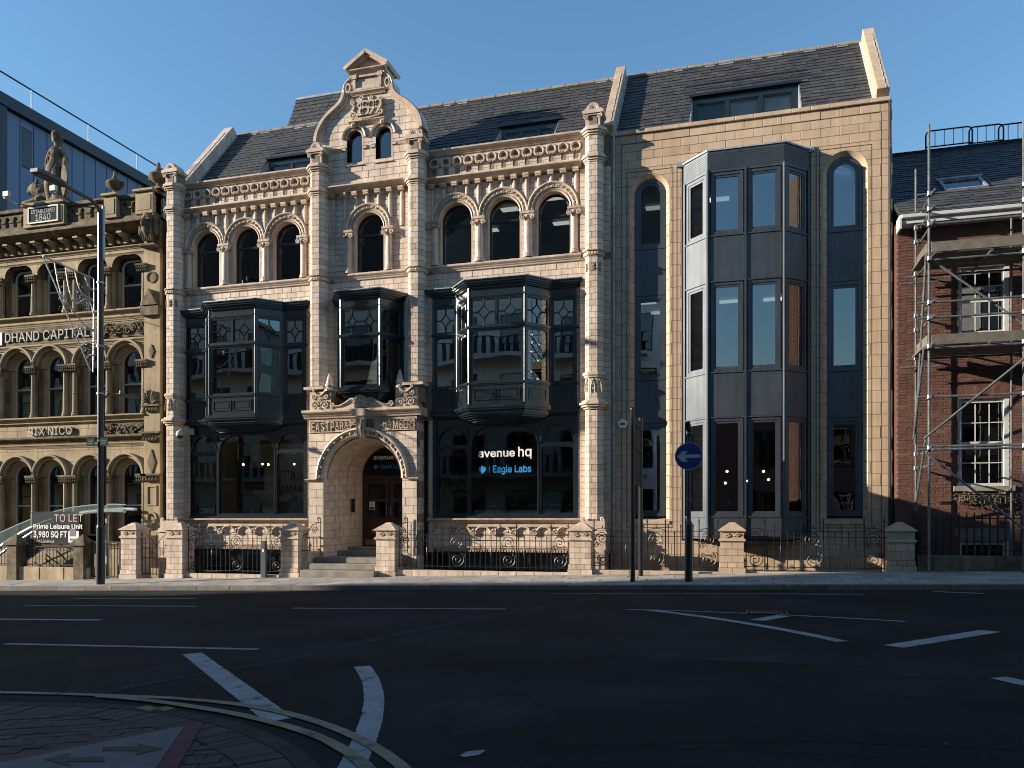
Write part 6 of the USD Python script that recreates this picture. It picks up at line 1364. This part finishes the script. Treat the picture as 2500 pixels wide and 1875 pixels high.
part(gt, 'gate_frame', MB().tube([(gx0, RY, -.25), (gx0, RY, 1.1)], .018, 6).tube([(gx1, RY, -.25), (gx1, RY, 1.1)], .018, 6).tube([(gx0, RY, -.18), (gx1, RY, -.18)], .014, 6).tube([(gx0, RY, .32), (gx1, RY, .32)], .014, 6).tube([(gx0, RY, .62), (gx1, RY, .62)], .014, 6), I_)
n = 8
for k in range(1, n): x = gx0 + (gx1 - gx0) * k / n; q = (k - n / 2) / (n / 2); bar(gt, x, -.22, .78 + .30 * q * q + (.28 if k == n // 2 else 0), k == n // 2)
for s in (-1, 1):
    xm = (gx0 + gx1) / 2; part(gt, 'gate_scroll', MB().tube([(xm + s * .02, RY, .66), (xm + s * .12, RY, .86), (xm + s * .30, RY, 1.0), (xm + s * .40, RY, 1.08)], .011, 5).tube(spiral(xm + s * .2, .48, .11, 1.6, 0, s, RY, 22), .010, 5), I_)
for sx0, sy0, sx1, sy1, lab in ((-12.24, -1.22, -11.98, -.62, 'short scrolled iron handrail left of the entrance steps'), (-9.46, -1.22, -9.20, -.62, 'short scrolled iron handrail right of the entrance steps')):
    t = thing('stair_railing', lab, 'handrail', (sx0, sy0, .5), 'scrolled handrails beside the entrance steps'); Q = lambda f_, z: (sx0 + (sx1 - sx0) * f_, sy0 + (sy1 - sy0) * f_, z)
    part(t, 'rail', MB().tube([Q(0, .98), Q(1, .98)], .012, 6).tube([Q(0, .60), Q(1, .60)], .012, 6), I_)
    for k in range(6): part(t, 'bar', MB().tube([Q(k / 5, .52), Q(k / 5, .98)], .011, 6), I_)
    part(t, 'end_post', MB().tube([Q(1, .52), Q(1, 1.55)], .014, 6), I_); sp = spiral(0, 0, .07, 1.3, -1.57, -1, 0, 16); part(t, 'curl', tube_mesh([Q(1 + p[0] / .7 - .1, 1.53 + p[2]) for p in sp], .012, 5), I_)
    part(t, 'swept_rod', tube_mesh([Q(0, 1.0), Q(.25, 1.10), Q(.55, 1.33), Q(.8, 1.40), Q(1, 1.40)], .012, 6), I_)
    for f_, z, r in ((.68, 1.18, .12), (.25, 1.06, .06)): part(t, 'scroll', tube_mesh([Q(f_ + p[0] / .65, z + p[2]) for p in spiral(0, 0, r, 1.8, 0, 1, 0, 26)], .010, 5), I_)

# ---- railings and plinth of the brick house
hr_ = thing('house_railing', 'black spear topped railing on a dark stone plinth before the brick house', 'railing', (6, -1.5, .3)); HY = -1.42
px0 = PB[6][1] + .06
zt_ = at(2400, 1250, HY)[2]; zp_ = at(2321, 1356, HY)[2]
part(hr_, 'plinth', MB().box(px0, 12.5, HY - .12, HY + .12, -.2, zp_, .015), 'sandstone_dark')
for z in (zt_ - .16, zp_ + .12): part(hr_, 'rail', MB().box(px0, 12.5, HY - .015, HY + .015, z, z + .02), I_)
x = px0 + .08
def spear(t, x, y, z0, z1): part(t, 'spear_bar', MB().tube([(x, y, z0), (x, y, z1 - .14)], .021, 6).lathe([(.021, 0), (.034, .012), (.018, .03), (.024, .06), (.003, .14)], (x, y, z1 - .14), 6), I_)
while x < 12: spear(hr_, x, HY, zp_, zt_ + .0); x += .158
y = HY + .12
while y < BY - .05: spear(hr_, px0 + .05, y, .2, zt_ + .06); y += .10
part(hr_, 'rail', MB().box(px0 + .035, px0 + .065, HY, BY, zt_ - .10, zt_ - .08), I_)
wb = thing('window_box', 'wire window basket of withered plants under the lower sash window', 'window box', (5.8, BY - .15, 1.8)); wz = at(2420, 1230, BY - .2)[2]
part(wb, 'basket', MB().tube([(wx0 - .05, BY - .30, wz + .22), (wx1 + .05, BY - .30, wz + .22)], .010, 5).tube([(wx0 - .05, BY - .30, wz), (wx1 + .05, BY - .30, wz)], .010, 5), I_)
for k in range(12): x = wx0 - .05 + (wx1 - wx0 + .1) * k / 11; part(wb, 'wire', MB().tube([(x, BY - .30, wz), (x, BY - .30, wz + .22), (x, BY, wz + .22)], .006, 4), I_)
def leaves(cx, cy, cz, r, n, s, rng, up=.0):
    v, f = [], []
    for _ in range(n):
        d = rng.normal(0, 1, 3); d /= np.linalg.norm(d); p = np.array([cx, cy, cz]) + d * r * rng.random() ** .5 * np.array([1, .8, 1]); a = rng.normal(0, 1, 3); a[2] += up; a /= np.linalg.norm(a); b_ = np.cross(a, rng.normal(0, 1, 3)); b_ /= np.linalg.norm(b_); k = len(v); L_ = s * rng.uniform(.6, 1.3)
        v += [p, p + a * L_ * .5 + b_ * L_ * .22, p + a * L_, p + a * L_ * .5 - b_ * L_ * .22]; f += [[k, k + 1, k + 2], [k, k + 2, k + 3]]
    return trimesh.Trimesh(v, f, process=False)
part(wb, 'withered_plants', trimesh.util.concatenate([leaves(wx0 + (wx1 - wx0) * q, BY - .16, wz + .13 + .05 * math.sin(9 * q), .15, 60, .08, RNG) for q in np.linspace(.0, 1, 7)]), 'leaf_dry', kind='stuff')

# ================================================================ STREET FURNITURE
def plant_on(x, y): return PAV(x, y)
lx, ly = -17.5, -3.22; lz = PAV(lx, ly); lt = at(237, 516, ly)[2]
lp = thing('lamp_post', 'tall dark street lamp post carrying a glittering wing shaped frame', 'street lamp', (lx, ly, lz)); PP = 'pole_paint'
part(lp, 'post', MB().lathe([(.115, 0), (.115, 1.6), (.105, 1.65), (.085, 1.72), (.085, lt - lz)], (lx, ly, lz), 14), PP, smooth=40)
part(lp, 'spigot', MB().tube([(lx + .1, ly, lt - 1.4), (lx + .1, ly, lt + .12)], .04, 8), 'galvanised')
arm = [(lx, ly, lt - .4), (lx, ly - .02, lt - .1), (lx, ly - .12, lt + .08), (lx, ly - .35, lt + .18), (lx, ly - 1.3, lt + .22)]
part(lp, 'arm', MB().tube(arm, .05, 8), PP)
hd = MB(); P = Polygon([(-.09, 0), (.09, 0), (.16, -.25), (.17, -.8), (.12, -1.0), (-.12, -1.0), (-.17, -.8), (-.16, -.25)]); hd.extz(affinity.translate(P, lx, ly - 1.25), lt + .18, lt + .27); hd.extz(affinity.translate(affinity.scale(P, .7, .7, origin=(0, -.5)), lx, ly - 1.25), lt + .27, lt + .31)
lh = part(lp, 'lamp_head', hd, 'anthracite'); part(lh, 'lens', MB().extz(affinity.translate(affinity.scale(P, .75, .7, origin=(0, -.55)), lx, ly - 1.25), lt + .172, lt + .18), 'blind')
part(lp, 'side_arm', MB().tube([(lx + .02, ly + .1, 4.1), (lx + .02, ly + .12, 4.95), (lx + .02, ly + .3, 5.12), (lx + .02, ly + .7, 5.14)], .028, 7), PP); part(lp, 'side_lamp', MB().extz(affinity.translate(affinity.rotate(affinity.scale(P, .7, .75, origin=(0, 0)), 180, origin=(0, 0)), lx + .02, ly + .65), 5.12, 5.19).tube([(lx + .02, ly + .75, 5.19), (lx + .02, ly + .75, 5.27)], .035, 7), 'anthracite')
for z, r in ((5.05, .10), (6.4, .10), (3.7, .10), (8.2, .10)): part(lp, 'clamp_band', MB().lathe([(r, 0), (r, .05)], (lx, ly, z), 12), 'galvanised')
part(lp, 'control_box', MB().box(lx - .05, lx + .05, ly + .095, ly + .17, 1.9, 3.6), 'black_iron')
sgz = at(226, 1081, ly)[2]
for dx, w, tx in ((-.36, .27, 1), (.10, .27, 1)):
    n_ = part(lp, 'street_name_plate', MB().box(lx + dx, lx + dx + w, ly - .13, ly - .115, sgz - .11, sgz + .11), 'green_sign')
    for q in (.035, -.03): part(n_, 'lettering_line', MB().box(lx + dx + .05, lx + dx + w - .06, ly - .1325, ly - .1305, sgz + q - .004, sgz + q + .004), 'letter_grey')
part(lp, 'sign_bracket', MB().tube([(lx - .5, ly - .09, sgz + .12), (lx + .5, ly - .09, sgz + .12)], .012, 5), PP)
lf = thing('light_frame', 'wing shaped tinsel light decoration hanging from the lamp post', 'light decoration', (lx, ly - .1, 6)); fy = ly - .10
def pf(u, v): # picture point on the plane of the frame
    d = ray(u, v); return CAM + d * (lx - .06 - CAM[0]) / d[0]
l3 = lambda cx, cy: pf(cx / 4.879, 560 + cy / 4.879)
top, inn, bot = l3(510, 320), l3(1118, 590), l3(1080, 1680)
part(lf, 'frame', MB().tube([top, inn, l3(1118, 900), l3(1115, 1300), l3(1110, 1700)], .022, 6).tube([top, l3(700, 760), l3(900, 1260), bot], .022, 6), 'tinsel')
for a_ in ([(650, 400), (690, 640), (800, 880), (950, 1070), (1118, 1195)], [(780, 460), (815, 680), (930, 880), (1118, 1025)], [(895, 505), (940, 690), (1030, 800), (1118, 880)], [(1010, 560), (1050, 660), (1118, 730)], [(880, 1220), (1000, 1190), (1118, 1215)], [(960, 1400), (1040, 1345), (1118, 1350)], [(1030, 1530), (1075, 1500), (1118, 1510)]):
    part(lf, 'feather_tube', tube_mesh(curve([l3(*q) for q in a_], 14), .018, 6), 'tinsel')
cob = MB()
for _ in range(150):
    t_ = RNG.random(); zone = int(RNG.integers(0, 5)); A0, A1 = [((700, 600), (830, 1000)), ((915, 640), (1000, 920)), ((1030, 820), (1100, 1010)), ((860, 1050), (1100, 1190)), ((970, 1360), (1110, 1500))][zone]
    p = l3(RNG.uniform(A0[0], A1[0]), RNG.uniform(A0[1], A1[1])); cob.ball(p, .011, 1)
part(lf, 'fairy_light', cob, 'tinsel', kind='stuff')
for k in range(7): a_, b_ = l3(905 + 25 * k, 640 + 40 * k), l3(915 + 22 * k, 900 + 18 * k); part(lf, 'light_string', tube_mesh([a_, b_], .004, 4), 'tinsel')
part(thing('overhead_cable', 'thin dark cable running from the lamp post to the sandstone wall', 'cable'), 'cable', tube_mesh(curve([(lx + .08, ly, 8.15), (-18.6, -1.4, 7.95), (-19.3, .05, 8.15)], 12), .010, 5), 'black_iron')
# flood lights on the plinth
for (u, v), lab, u2, v2 in (((130, 460), 'white flood light in front of the statue', 165, 493), ((16, 474), 'white flood light at the far left edge above the parapet', 45, 500)):
    p = at(u, v, -.9); q = at(u2, v2, -.45); t = thing('flood_light', lab, 'flood light', p); part(t, 'lamp_box', MB().box(p[0] - .12, p[0] + .12, p[1] - .05, p[1] + .05, p[2] - .09, p[2] + .09, .01), 'white_paint'); part(t, 'bracket', MB().tube([tuple(p - [0.1, 0, .1]), tuple(q)], .03, 6), 'galvanised')
# round blue arrow sign
sx, sy = -1.12, -3.55; sz = PAV(sx, sy)
rs = thing('round_sign', 'round blue sign with a left arrow on a dark post in front of the bay', 'road sign', (sx, sy, sz))
part(rs, 'post', MB().lathe([(.088, 0), (.088, 1.28), (.078, 1.33), (.055, 1.37), (.050, 1.42), (.050, 3.30)], (sx, sy, sz), 14), PP, smooth=40)
p = at(1681.5, 1114, sy - .08); c_ = Point(p[0], p[2]).buffer(.305, 48); part(rs, 'sign_face', ext(c_.buffer(-.012), sy - .085, sy - .075), 'sign_blue'); part(rs, 'rim', ext(c_.difference(c_.buffer(-.012)), sy - .09, sy - .07), 'sign_arrow')
part(rs, 'arrow', ext(Polygon([(p[0] + a * .305, p[2] + b_ * .305) for a, b_ in ((-.86, -.02), (-.46, .38), (-.06, .38), (-.28, .13), (.84, .13), (.84, -.12), (-.28, -.13), (-.06, -.40), (-.46, -.40))]), sy - .089, sy - .0855), 'sign_arrow')
q = at(1681, 1048, sy - .05); part(rs, 'sign_lamp', MB().tube([(q[0] + .02, sy - .02, q[2] - .04), (q[0] - .0, sy - .06, q[2] + .06), (q[0] - .02, sy - .10, q[2] + .17)], .058, 10).ball((q[0] + .02, sy - .02, q[2] - .10), .06, 2), PP)
part(rs, 'stencil_letters', text('S4', .07, sx - .04, sy - .053, sz + 1.82, .004), 'letter_grey')
# two-post sign seen edge on
py1, py2, px_ = -3.5, -1.95, -2.38
es = thing('edge_on_sign', 'dark road sign on two posts seen edge on before the left arched slit', 'road sign', (px_, -2.7, PAV(px_, -2.7)))
for y in (py1, py2): part(es, 'post', MB().lathe([(.058, 0), (.055, 4.02 - PAV(px_, y))], (px_, y, PAV(px_, y)), 12), PP)
z0 = at(1546, 1135, -3.5)[2]; part(es, 'sign_panel', MB().box(px_ - .01, px_ + .01, py1 - .06, py2 + .0, z0 - .45, 3.90), 'cloth_dark')
for z in (z0 - .3, 2.55, 3.15, 3.7): part(es, 'sign_rail', MB().box(px_ + .011, px_ + .03, py1 - .03, py2, z, z + .05), 'cloth_dark')
part(es, 'post_cap', MB().lathe([(.06, 0), (.06, .03), (.03, .06)], (px_, py1, 4.02), 10), PP)
# small things on the walls
t = thing('alarm_box', 'white pentagonal alarm box on the tan wall left of the arched slit', 'alarm box', (-3.1, -.05, 4.1)); p = at(1520, 1034, -.06); part(t, 'cover', ext(Polygon([(p[0] + .14 * math.sin(a), p[2] + .14 * math.cos(a)) for a in np.arange(5) * 2 * math.pi / 5]), -.07, .0), 'alarm_white'); part(t, 'lettering_line', MB().box(p[0] - .07, p[0] + .07, -.0725, -.0705, p[2] - .04, p[2] + .02), 'blue_panel')
t = thing('hexagonal_alarm', 'yellow hexagonal alarm box low on the tan wall behind the railing', 'alarm box', (-2.3, -.1, .5)); p = at(1594, 1357, -.2); hx = Polygon([(p[0] + .135 * math.cos(a), p[2] + .135 * math.sin(a)) for a in np.arange(6) * math.pi / 3]); part(t, 'cover', MB().ext(hx, -.24, -.02).ext(hx.buffer(-.02), -.26, -.24), 'alarm_yellow'); part(t, 'label_plate', MB().box(p[0] - .10, p[0] + .10, -.265, -.2605, p[2] - .035, p[2] + .035), 'alarm_white'); part(t, 'emblem', ext(Point(p[0], p[2]).buffer(.022), -.269, -.2655), 'sign_black')
t = thing('dome_camera', 'white security camera with dark dome on the leftmost terracotta pilaster', 'security camera', (-16.95, -.6, 4.1)); p = at(439, 1062, -.62)
part(t, 'bracket', MB().tube([(p[0] + .02, -.07, p[2] + .16), (p[0], -.55, p[2] + .18), (p[0], -.62, p[2] + .12)], .035, 8).box(p[0] - .06, p[0] + .1, -.09, -.056, p[2] + .06, p[2] + .26), 'white_paint'); part(t, 'housing', MB().lathe([(.11, 0), (.12, .04), (.10, .12), (.05, .16)], (p[0], -.62, p[2] - .02), 16), 'white_paint', smooth=40); part(t, 'dome', MB().ball((p[0], -.62, p[2] - .03), .10, 2, (1, 1, .95)), 'black_iron', smooth=True)
t = thing('service_post', 'slim grey service post with a white sticker beside the coffee shop railing', 'service post', (-13.4, -1.5, -.2)); p = at(644, 1395, -1.46); part(t, 'column', MB().box(p[0] - .085, p[0] + .085, -1.50, -1.42, PAV(p[0], -1.5) - .02, at(644, 1322, -1.46)[2], .01), 'anthracite'); part(t, 'sticker', MB().box(p[0] - .025, p[0] + .03, -1.505, -1.5005, .55, .64), 'plaque_white')
# ---- stone wall, posts, ramp canopy and letting board in front of the sandstone building
WY = -1.40
lw_ = thing('stone_wall', 'low mossy sandstone wall with two pointed stone posts at the left edge', 'wall', (-21, WY, -.4))
xw0, xw1 = -30., at(222, 1400, WY)[0]; zc_ = at(116, 1384, WY)[2]
x = xw0
while x < xw1 - .05: x2 = min(x + .95, xw1); part(lw_, 'wall_block', blockbox(x + .004, x2 - .004, WY - .12, WY + .16, -1.0, zc_ + random.uniform(-.01, .01), .02), SS); x = x2
for u0, u1 in ((24, 58), (186, 220)):
    xa, xb = at(u0, 1360, WY)[0], at(u1, 1360, WY)[0]; c = (xa + xb) / 2; w = .21; b = MB(); zt2 = at(39, 1330, WY)[2]; b.box(c - w, c + w, WY - .2, WY + .22, -1.0, zt2, .02)
    b.add(trimesh.Trimesh([(c - w - .06, WY - .26, zt2), (c + w + .06, WY - .26, zt2), (c + w + .06, WY + .28, zt2), (c - w - .06, WY + .28, zt2), (c - w - .06, WY - .26, zt2 + .07), (c + w + .06, WY - .26, zt2 + .07), (c + w + .06, WY + .28, zt2 + .07), (c - w - .06, WY + .28, zt2 + .07), (c, WY, zt2 + .36)], [[0, 2, 1], [0, 3, 2]] + sum([[[i, (i + 1) % 4, 4 + (i + 1) % 4], [i, 4 + (i + 1) % 4, 4 + i], [4 + i, 4 + (i + 1) % 4, 8]] for i in range(4)], []), process=False)); part(lw_, 'stone_post', b, SD)
fr = thing('wall_railing', 'plain dark railing on the low sandstone wall', 'railing', (-21, WY, 0)); zt2 = at(116, 1336, WY)[2]
for xa, xb in ((xw0, at(24, 1360, WY)[0]), (at(58, 1360, WY)[0], at(186, 1360, WY)[0])):
    for z in (zc_ + .06, zt2 - .1, zt2): part(fr, 'rail', MB().box(xa, xb, WY - .02, WY + .02, z, z + .03), 'dark_metal')
    n = int((xb - xa) / .135)
    for k in range(n): x = xa + (k + .5) * (xb - xa) / n; part(fr, 'bar', MB().tube([(x, WY, zc_), (x, WY, zt2)], .011, 5), 'dark_metal')
fg = thing('yard_gate', 'black barred yard gate between the stone post and the leftmost pale pier', 'gate', (-18.8, WY, -.3)); xa, xb = at(224, 1360, WY)[0], PB[0][0] - .04; zt3 = at(260, 1322, WY)[2]
part(fg, 'gate_frame', MB().box(xa, xb, WY - .02, WY + .02, -.30, -.26).box(xa, xb, WY - .02, WY + .02, zt3 - .04, zt3).box(xb - .05, xb, WY - .025, WY + .025, -.3, zt3).box(xa, xa + .05, WY - .025, WY + .025, -.3, zt3), 'dark_metal')
for k in range(1, 9): x = xa + (xb - xa) * k / 9; part(fg, 'bar', MB().tube([(x, WY, -.28), (x, WY, zt3 - .02)], .012, 5), 'dark_metal')
GY = -.75
cn = thing('glass_ramp', 'curved tubular steel and glass ramp side rising in front of the sandstone arches', 'glass ramp', (-21, GY, .5)); l2 = lambda cx, cy, Y=GY: tuple(at(cx / 2.593, 800 + cy / 2.593, Y))
low = curve([l2(*q) for q in ((-260, 1560), (0, 1390), (130, 1305), (300, 1225), (480, 1180), (640, 1160), (790, 1160))], 30); hi = curve([l2(*q) for q in ((-260, 1440), (0, 1300), (200, 1212), (420, 1146), (600, 1122), (795, 1120))], 30)
part(cn, 'lower_tube', tube_mesh(low, .07, 10), 'tube_grey'); part(cn, 'upper_tube', tube_mesh(hi, .018, 6), 'tube_grey')
part(cn, 'second_tube', tube_mesh(low + np.array([0, .5, .05]), .05, 8), 'tube_grey')
GP = [(p[0], p[2]) for p in hi] + [(p[0], p[2] - .0) for p in low[::-1]]
for k in range(5):
    q = Polygon(GP).buffer(0).intersection(sbox(low[0][0] + k * (low[-1][0] - low[0][0]) / 5 + .01, -5, low[0][0] + (k + 1) * (low[-1][0] - low[0][0]) / 5 - .01, 5)); part(cn, 'glass_panel', ext(q, GY - .08, GY - .068), 'glass_rail')
for k in range(24): i = 1 + int(k * 27 / 24); part(cn, 'truss_strut', MB().tube([tuple(low[i]), tuple(low[i] + [.12 if k % 2 else -.12, .25, .24])], .022, 6), 'anthracite')
part(cn, 'support_column', MB().tube([l2(680, 1190, GY + .2), (l2(680, 1190, GY + .2)[0], GY + .2, -1.9)], .06, 10), 'galvanised')
lbd = thing('letting_board', 'TO LET board with pale lettering for a leisure unit behind the stone wall', 'letting board', (-21, -1.05, .2)); BYY = -1.05; pa, pb = l2(200, 1165, BYY), l2(500, 1372, BYY)
part(lbd, 'panel', MB().box(pa[0], pb[0], BYY, BYY + .012, pb[2], pa[2]), 'board_film')
for s_, (ca, cb), m_, bold in (('TO LET', ((345, 1228), (525, 1182)), 'letter_pink', False), ('Prime Leisure Unit', ((213, 1272), (522, 1245)), 'letter_white', True), ('3,980 SQ FT', ((213, 1326), (425, 1290)), 'letter_white', True), ('6am Licence', ((213, 1360), (345, 1343)), 'letter_pink', True)):
    a_, b_ = l2(*ca, BYY), l2(*cb, BYY); part(lbd, 'lettering', text(s_, b_[2] - a_[2], a_[0], BYY - .002, a_[2], .006, bold, b_[0] - a_[0]), m_)
a_, b_ = l2(433, 1360, BYY), l2(500, 1287, BYY); part(lbd, 'agent_plate', MB().box(a_[0], b_[0], BYY - .008, BYY - .001, a_[2], b_[2]), 'plaque_white'); part(lbd, 'agent_print', MB().box(a_[0] + .06, a_[0] + .30, BYY - .011, BYY - .0085, a_[2] + .2, a_[2] + .45), 'blind'); part(lbd, 'agent_print', MB().box(a_[0] + .06, b_[0] - .08, BYY - .011, BYY - .0085, a_[2] + .06, a_[2] + .13), 'blind')
t = thing('planter_bin', 'round topped dark bin behind the low wall railing', 'bin', (-21.5, -.9, 0)); p = l2(170, 1400, -1.15); part(t, 'body', MB().lathe([(.17, 0), (.17, .5), (.15, .58), (.08, .62), (0, .63)], (p[0], -1.1, p[2] - .28), 14), 'dark_metal')

# ================================================================ INSIDE THE SHOPS
BYR = 3.3
cf = thing('coffee_counter', 'dark coffee counter with machine and cups inside the left shop window', 'counter', (-14.5, 2.2, .62))
part(cf, 'counter', MB().box(-16.6, -12.9, 2.2, 2.8, .62, 1.72), 'dark_metal'); part(cf, 'coffee_machine', MB().box(-15.3, -14.4, 2.25, 2.75, 1.72, 2.10, .03), 'black_iron')
for k in range(6): part(cf, 'cup_stack', MB().lathe([(.035, 0), (.045, .25)], (-15.9 + .11 * k, 2.4, 1.72), 8), 'paper')
wl_ = part(cf, 'back_panel', MB().box(-17.0, -12.7, BYR, BYR + .05, .62, 4.2), 'stucco')
def inside(u, v, Y): return at(u, v, Y)
for lab, (u0, u1, v) in (('left wall shelf with boxes and a trailing plant in the coffee shop', (491, 560, 1196)), ('right wall shelf with jars in the coffee shop', (676, 735, 1198))):
    a_, b_ = inside(u0, v, BYR - .15), inside(u1, v, BYR - .15); t = thing('wall_shelf', lab, 'shelf', a_)
    for dz in (0, .42): part(t, 'board', MB().box(a_[0], b_[0], BYR - .28, BYR, a_[2] + dz, a_[2] + dz + .03), 'plank'); part(t, 'bracket', MB().box(a_[0] + .05, a_[0] + .08, BYR - .2, BYR, a_[2] + dz - .2, a_[2] + dz), 'black_iron')
    for k in range(6): x = a_[0] + .08 + k * (b_[0] - a_[0] - .15) / 5; part(t, 'carton', MB().box(x - .06, x + .06, BYR - .22, BYR - .06, a_[2] + .45, a_[2] + .45 + random.uniform(.12, .25)), 'paper' if k % 2 else 'blind'); part(t, 'jar', MB().lathe([(.05, 0), (.05, .14), (.03, .18)], (x, BYR - .14, a_[2] + .03), 8), 'pot')
    if u0 < 500: part(t, 'trailing_plant', trimesh.util.concatenate([leaves(a_[0] + .25, BYR - .2, a_[2] - .12 * k, .10, 26, .09, RNG) for k in range(5)]), 'leaf', kind='stuff')
a_, b_ = inside(576, 1197, BYR - .08), inside(643, 1141, BYR - .08); single('wall_screen', MB().box(a_[0], b_[0], BYR - .09, BYR - .03, a_[2], b_[2], .01), 'black_iron', 'dark flat screen on the back wall of the coffee shop', 'screen')
for (u0, u1, v0, v1), lab, Y in (((487, 523, 1254, 1241), 'small dark COFFEE sign on the sill of the coffee shop window', .45), ((679, 710, 1166, 1152), 'small dark COFFEE sign on the right wall shelf', BYR - .3)):
    a_, b_ = inside(u0, v0, Y), inside(u1, v1, Y); t = thing('coffee_sign', lab, 'sign', a_); part(t, 'panel', MB().box(a_[0] - .04, b_[0] + .04, Y, Y + .02, a_[2] - .05, b_[2] + .05), 'black_iron'); part(t, 'lettering', text('COFFEE', b_[2] - a_[2], a_[0], Y - .002, a_[2], .005, True, b_[0] - a_[0]), 'letter_white')
for k, (u, v) in enumerate(((594, 1134), (641, 1133), (655, 1134), (718, 1133))):
    p = inside(u, v, 1.6); t = thing('pendant_lamp', ['lit bare bulb hanging left of the dark screen', 'left of the paired lit bulbs above the counter', 'right of the paired lit bulbs above the counter', 'lit bare bulb seen in the right arch of the coffee shop'][k], 'pendant lamp', p, 'bare bulbs in the coffee shop'); part(t, 'bulb', MB().ball(tuple(p), .035, 2), 'bulb'); part(t, 'cord', MB().tube([tuple(p + [0, 0, .03]), (p[0], p[1], 4.25)], .004, 4), 'black_iron')
pa = inside(609.6, 1204, 2.95); pe = thing('person', 'person in dark clothes bending over the coffee counter inside the left shop', 'person', (pa[0] + .2, 2.95, .62)); X0, Z0_ = pa[0], pa[2]; W = lambda x, y, z: (X0 + x, 2.95 + y, z)
part(pe, 'body', blob([((W(.42, 0, 1.55), .15), (W(.38, 0, 1.78), .16)), ((W(.38, 0, 1.78), .16), (W(.2, 0, Z0_ - .18), .17)), ((W(.2, -.17, Z0_ - .16), .07), (W(.2, .17, Z0_ - .16), .07)), ((W(.2, -.18, Z0_ - .16), .06), (W(.12, -.25, Z0_ - .45), .045)), ((W(.12, -.25, Z0_ - .45), .045), (W(-.08, -.22, Z0_ - .58), .035)), ((W(.2, .18, Z0_ - .16), .06), (W(.1, .2, Z0_ - .45), .045)), ((W(.1, .2, Z0_ - .45), .045), (W(-.08, .12, Z0_ - .58), .035)), ((W(.40, -.08, 1.5), .11), (W(.42, -.08, 1.1), .075)), ((W(.42, -.08, 1.1), .075), (W(.46, -.08, .68), .055)), ((W(.40, .08, 1.5), .11), (W(.44, .08, 1.1), .075)), ((W(.44, .08, 1.1), .075), (W(.5, .08, .68), .055)), ((W(.16, 0, Z0_ - .12), .06), (W(.05, 0, Z0_ - .04), .055)), ((W(0, 0, Z0_), .095), (W(-.02, 0, Z0_ - .05), .08)), ((W(-.09, 0, Z0_ - .03), .02), (W(-.07, 0, Z0_ - .02), .025))], .03, 3), 'cloth_dark', smooth=50)
part(pe, 'hair', MB().ball(W(.02, 0, Z0_ + .03), .10, 2, (1, .9, .85)), 'sign_black', smooth=True)
p = inside(690, 1254, .6); t = thing('laptop', 'open silver laptop on the coffee shop window ledge', 'laptop', p); p = inside(655, 1256, .55); part(t, 'screen', MB().ext(Polygon([(p[0] - .17, p[2] + .01), (p[0] + .17, p[2] + .01), (p[0] + .15, p[2] + .21), (p[0] - .19, p[2] + .21)]), .55, .56), 'laptop'); part(t, 'keyboard', MB().box(p[0] - .17, p[0] + .17, .56, .8, p[2], p[2] + .012), 'laptop')
ledge = thing('window_ledge', 'pale inner ledge along both shop windows', 'ledge', (-10.6, .5, 1.5))
for c in (CL, CR): part(ledge, 'board', MB().box(c - 2.05, c + 2.05, .16, .95, 1.46, 1.56), 'room_wall')
part(ledge, 'bench_back', MB().box(CR - 1.2, CR + 2.0, .95, 1.0, 1.56, 1.78), 'stucco')
def potted(u, v, Y, r, h, lab, m_='pot', leaf=.16, n=90, spread=1., group=None, z=None):
    p = inside(u, v, Y); p[2] = z if z is not None else p[2]; t = thing('potted_plant', lab, 'potted plant', p, group); part(t, 'pot', MB().lathe([(r * .75, 0), (r, h), (r * .85, h)], tuple(p), 14), m_); b = leaves(p[0], p[1], p[2] + h + leaf * 1.1, leaf * spread, n, leaf * .8, RNG, .8); part(t, 'foliage', b, 'leaf'); part(t, 'stem', MB().tube([(p[0], p[1], p[2] + h * .8), (p[0] + .02, p[1], p[2] + h + leaf)], .008, 5), 'leaf')
potted(1172, 1258, .5, .05, .17, 'small potted plant at the left end of the lettered window', leaf=.15, n=60, z=1.56); potted(1232, 1258, .45, .08, .17, 'bushiest potted plant on the sill below the window lettering', leaf=.20, n=130, z=1.56)
potted(1327, 1258, .45, .085, .17, 'spiky low potted plant just right of the window mullion', leaf=.14, n=110, z=1.56); potted(1375, 1258, .45, .10, .20, 'tall stemmed potted plant at the right end of the lettered window', leaf=.19, n=90, z=1.56)
potted(724, 1253, .55, .07, .13, 'feathery plant in a teal pot at the right end of the coffee shop window', 'teal', .24, 130, z=1.56); potted(1102, 1258, 1.3, .22, .5, 'tall dark floor plant in a big pot behind the left pane of the lettered shop', 'pot', .5, 160, .8, z=1.3)
potted(1770, 1258, -.35, .06, .10, 'trailing green plant inside the lowest left pane of the tall dark bay', 'pot', .13, 40, z=1.66); potted(1800, 1258, -.35, .05, .08, 'small green plant beside the mullion inside the tall dark bay', 'pot', .10, 30, z=1.66); potted(1708, 560, -.15, .05, .08, 'little plant in the topmost left side pane of the bay', 'pot', .10, 30, z=8.96)
for k, x in enumerate((-7.2, -5.9, -4.95)):
    t = thing('cafe_table', ['table nearest the entrance behind the lettered window', 'middle table behind the lettered window', 'table at the right end behind the lettered window'][k], 'table', (x, 2.3, .62)); part(t, 'table_top', MB().box(x - .45, x + .45, 2.0, 2.6, 1.92, 1.95), 'white_paint'); part(t, 'leg', MB().tube([(x, 2.3, .62), (x, 2.3, 1.92)], .03, 8), 'black_iron')
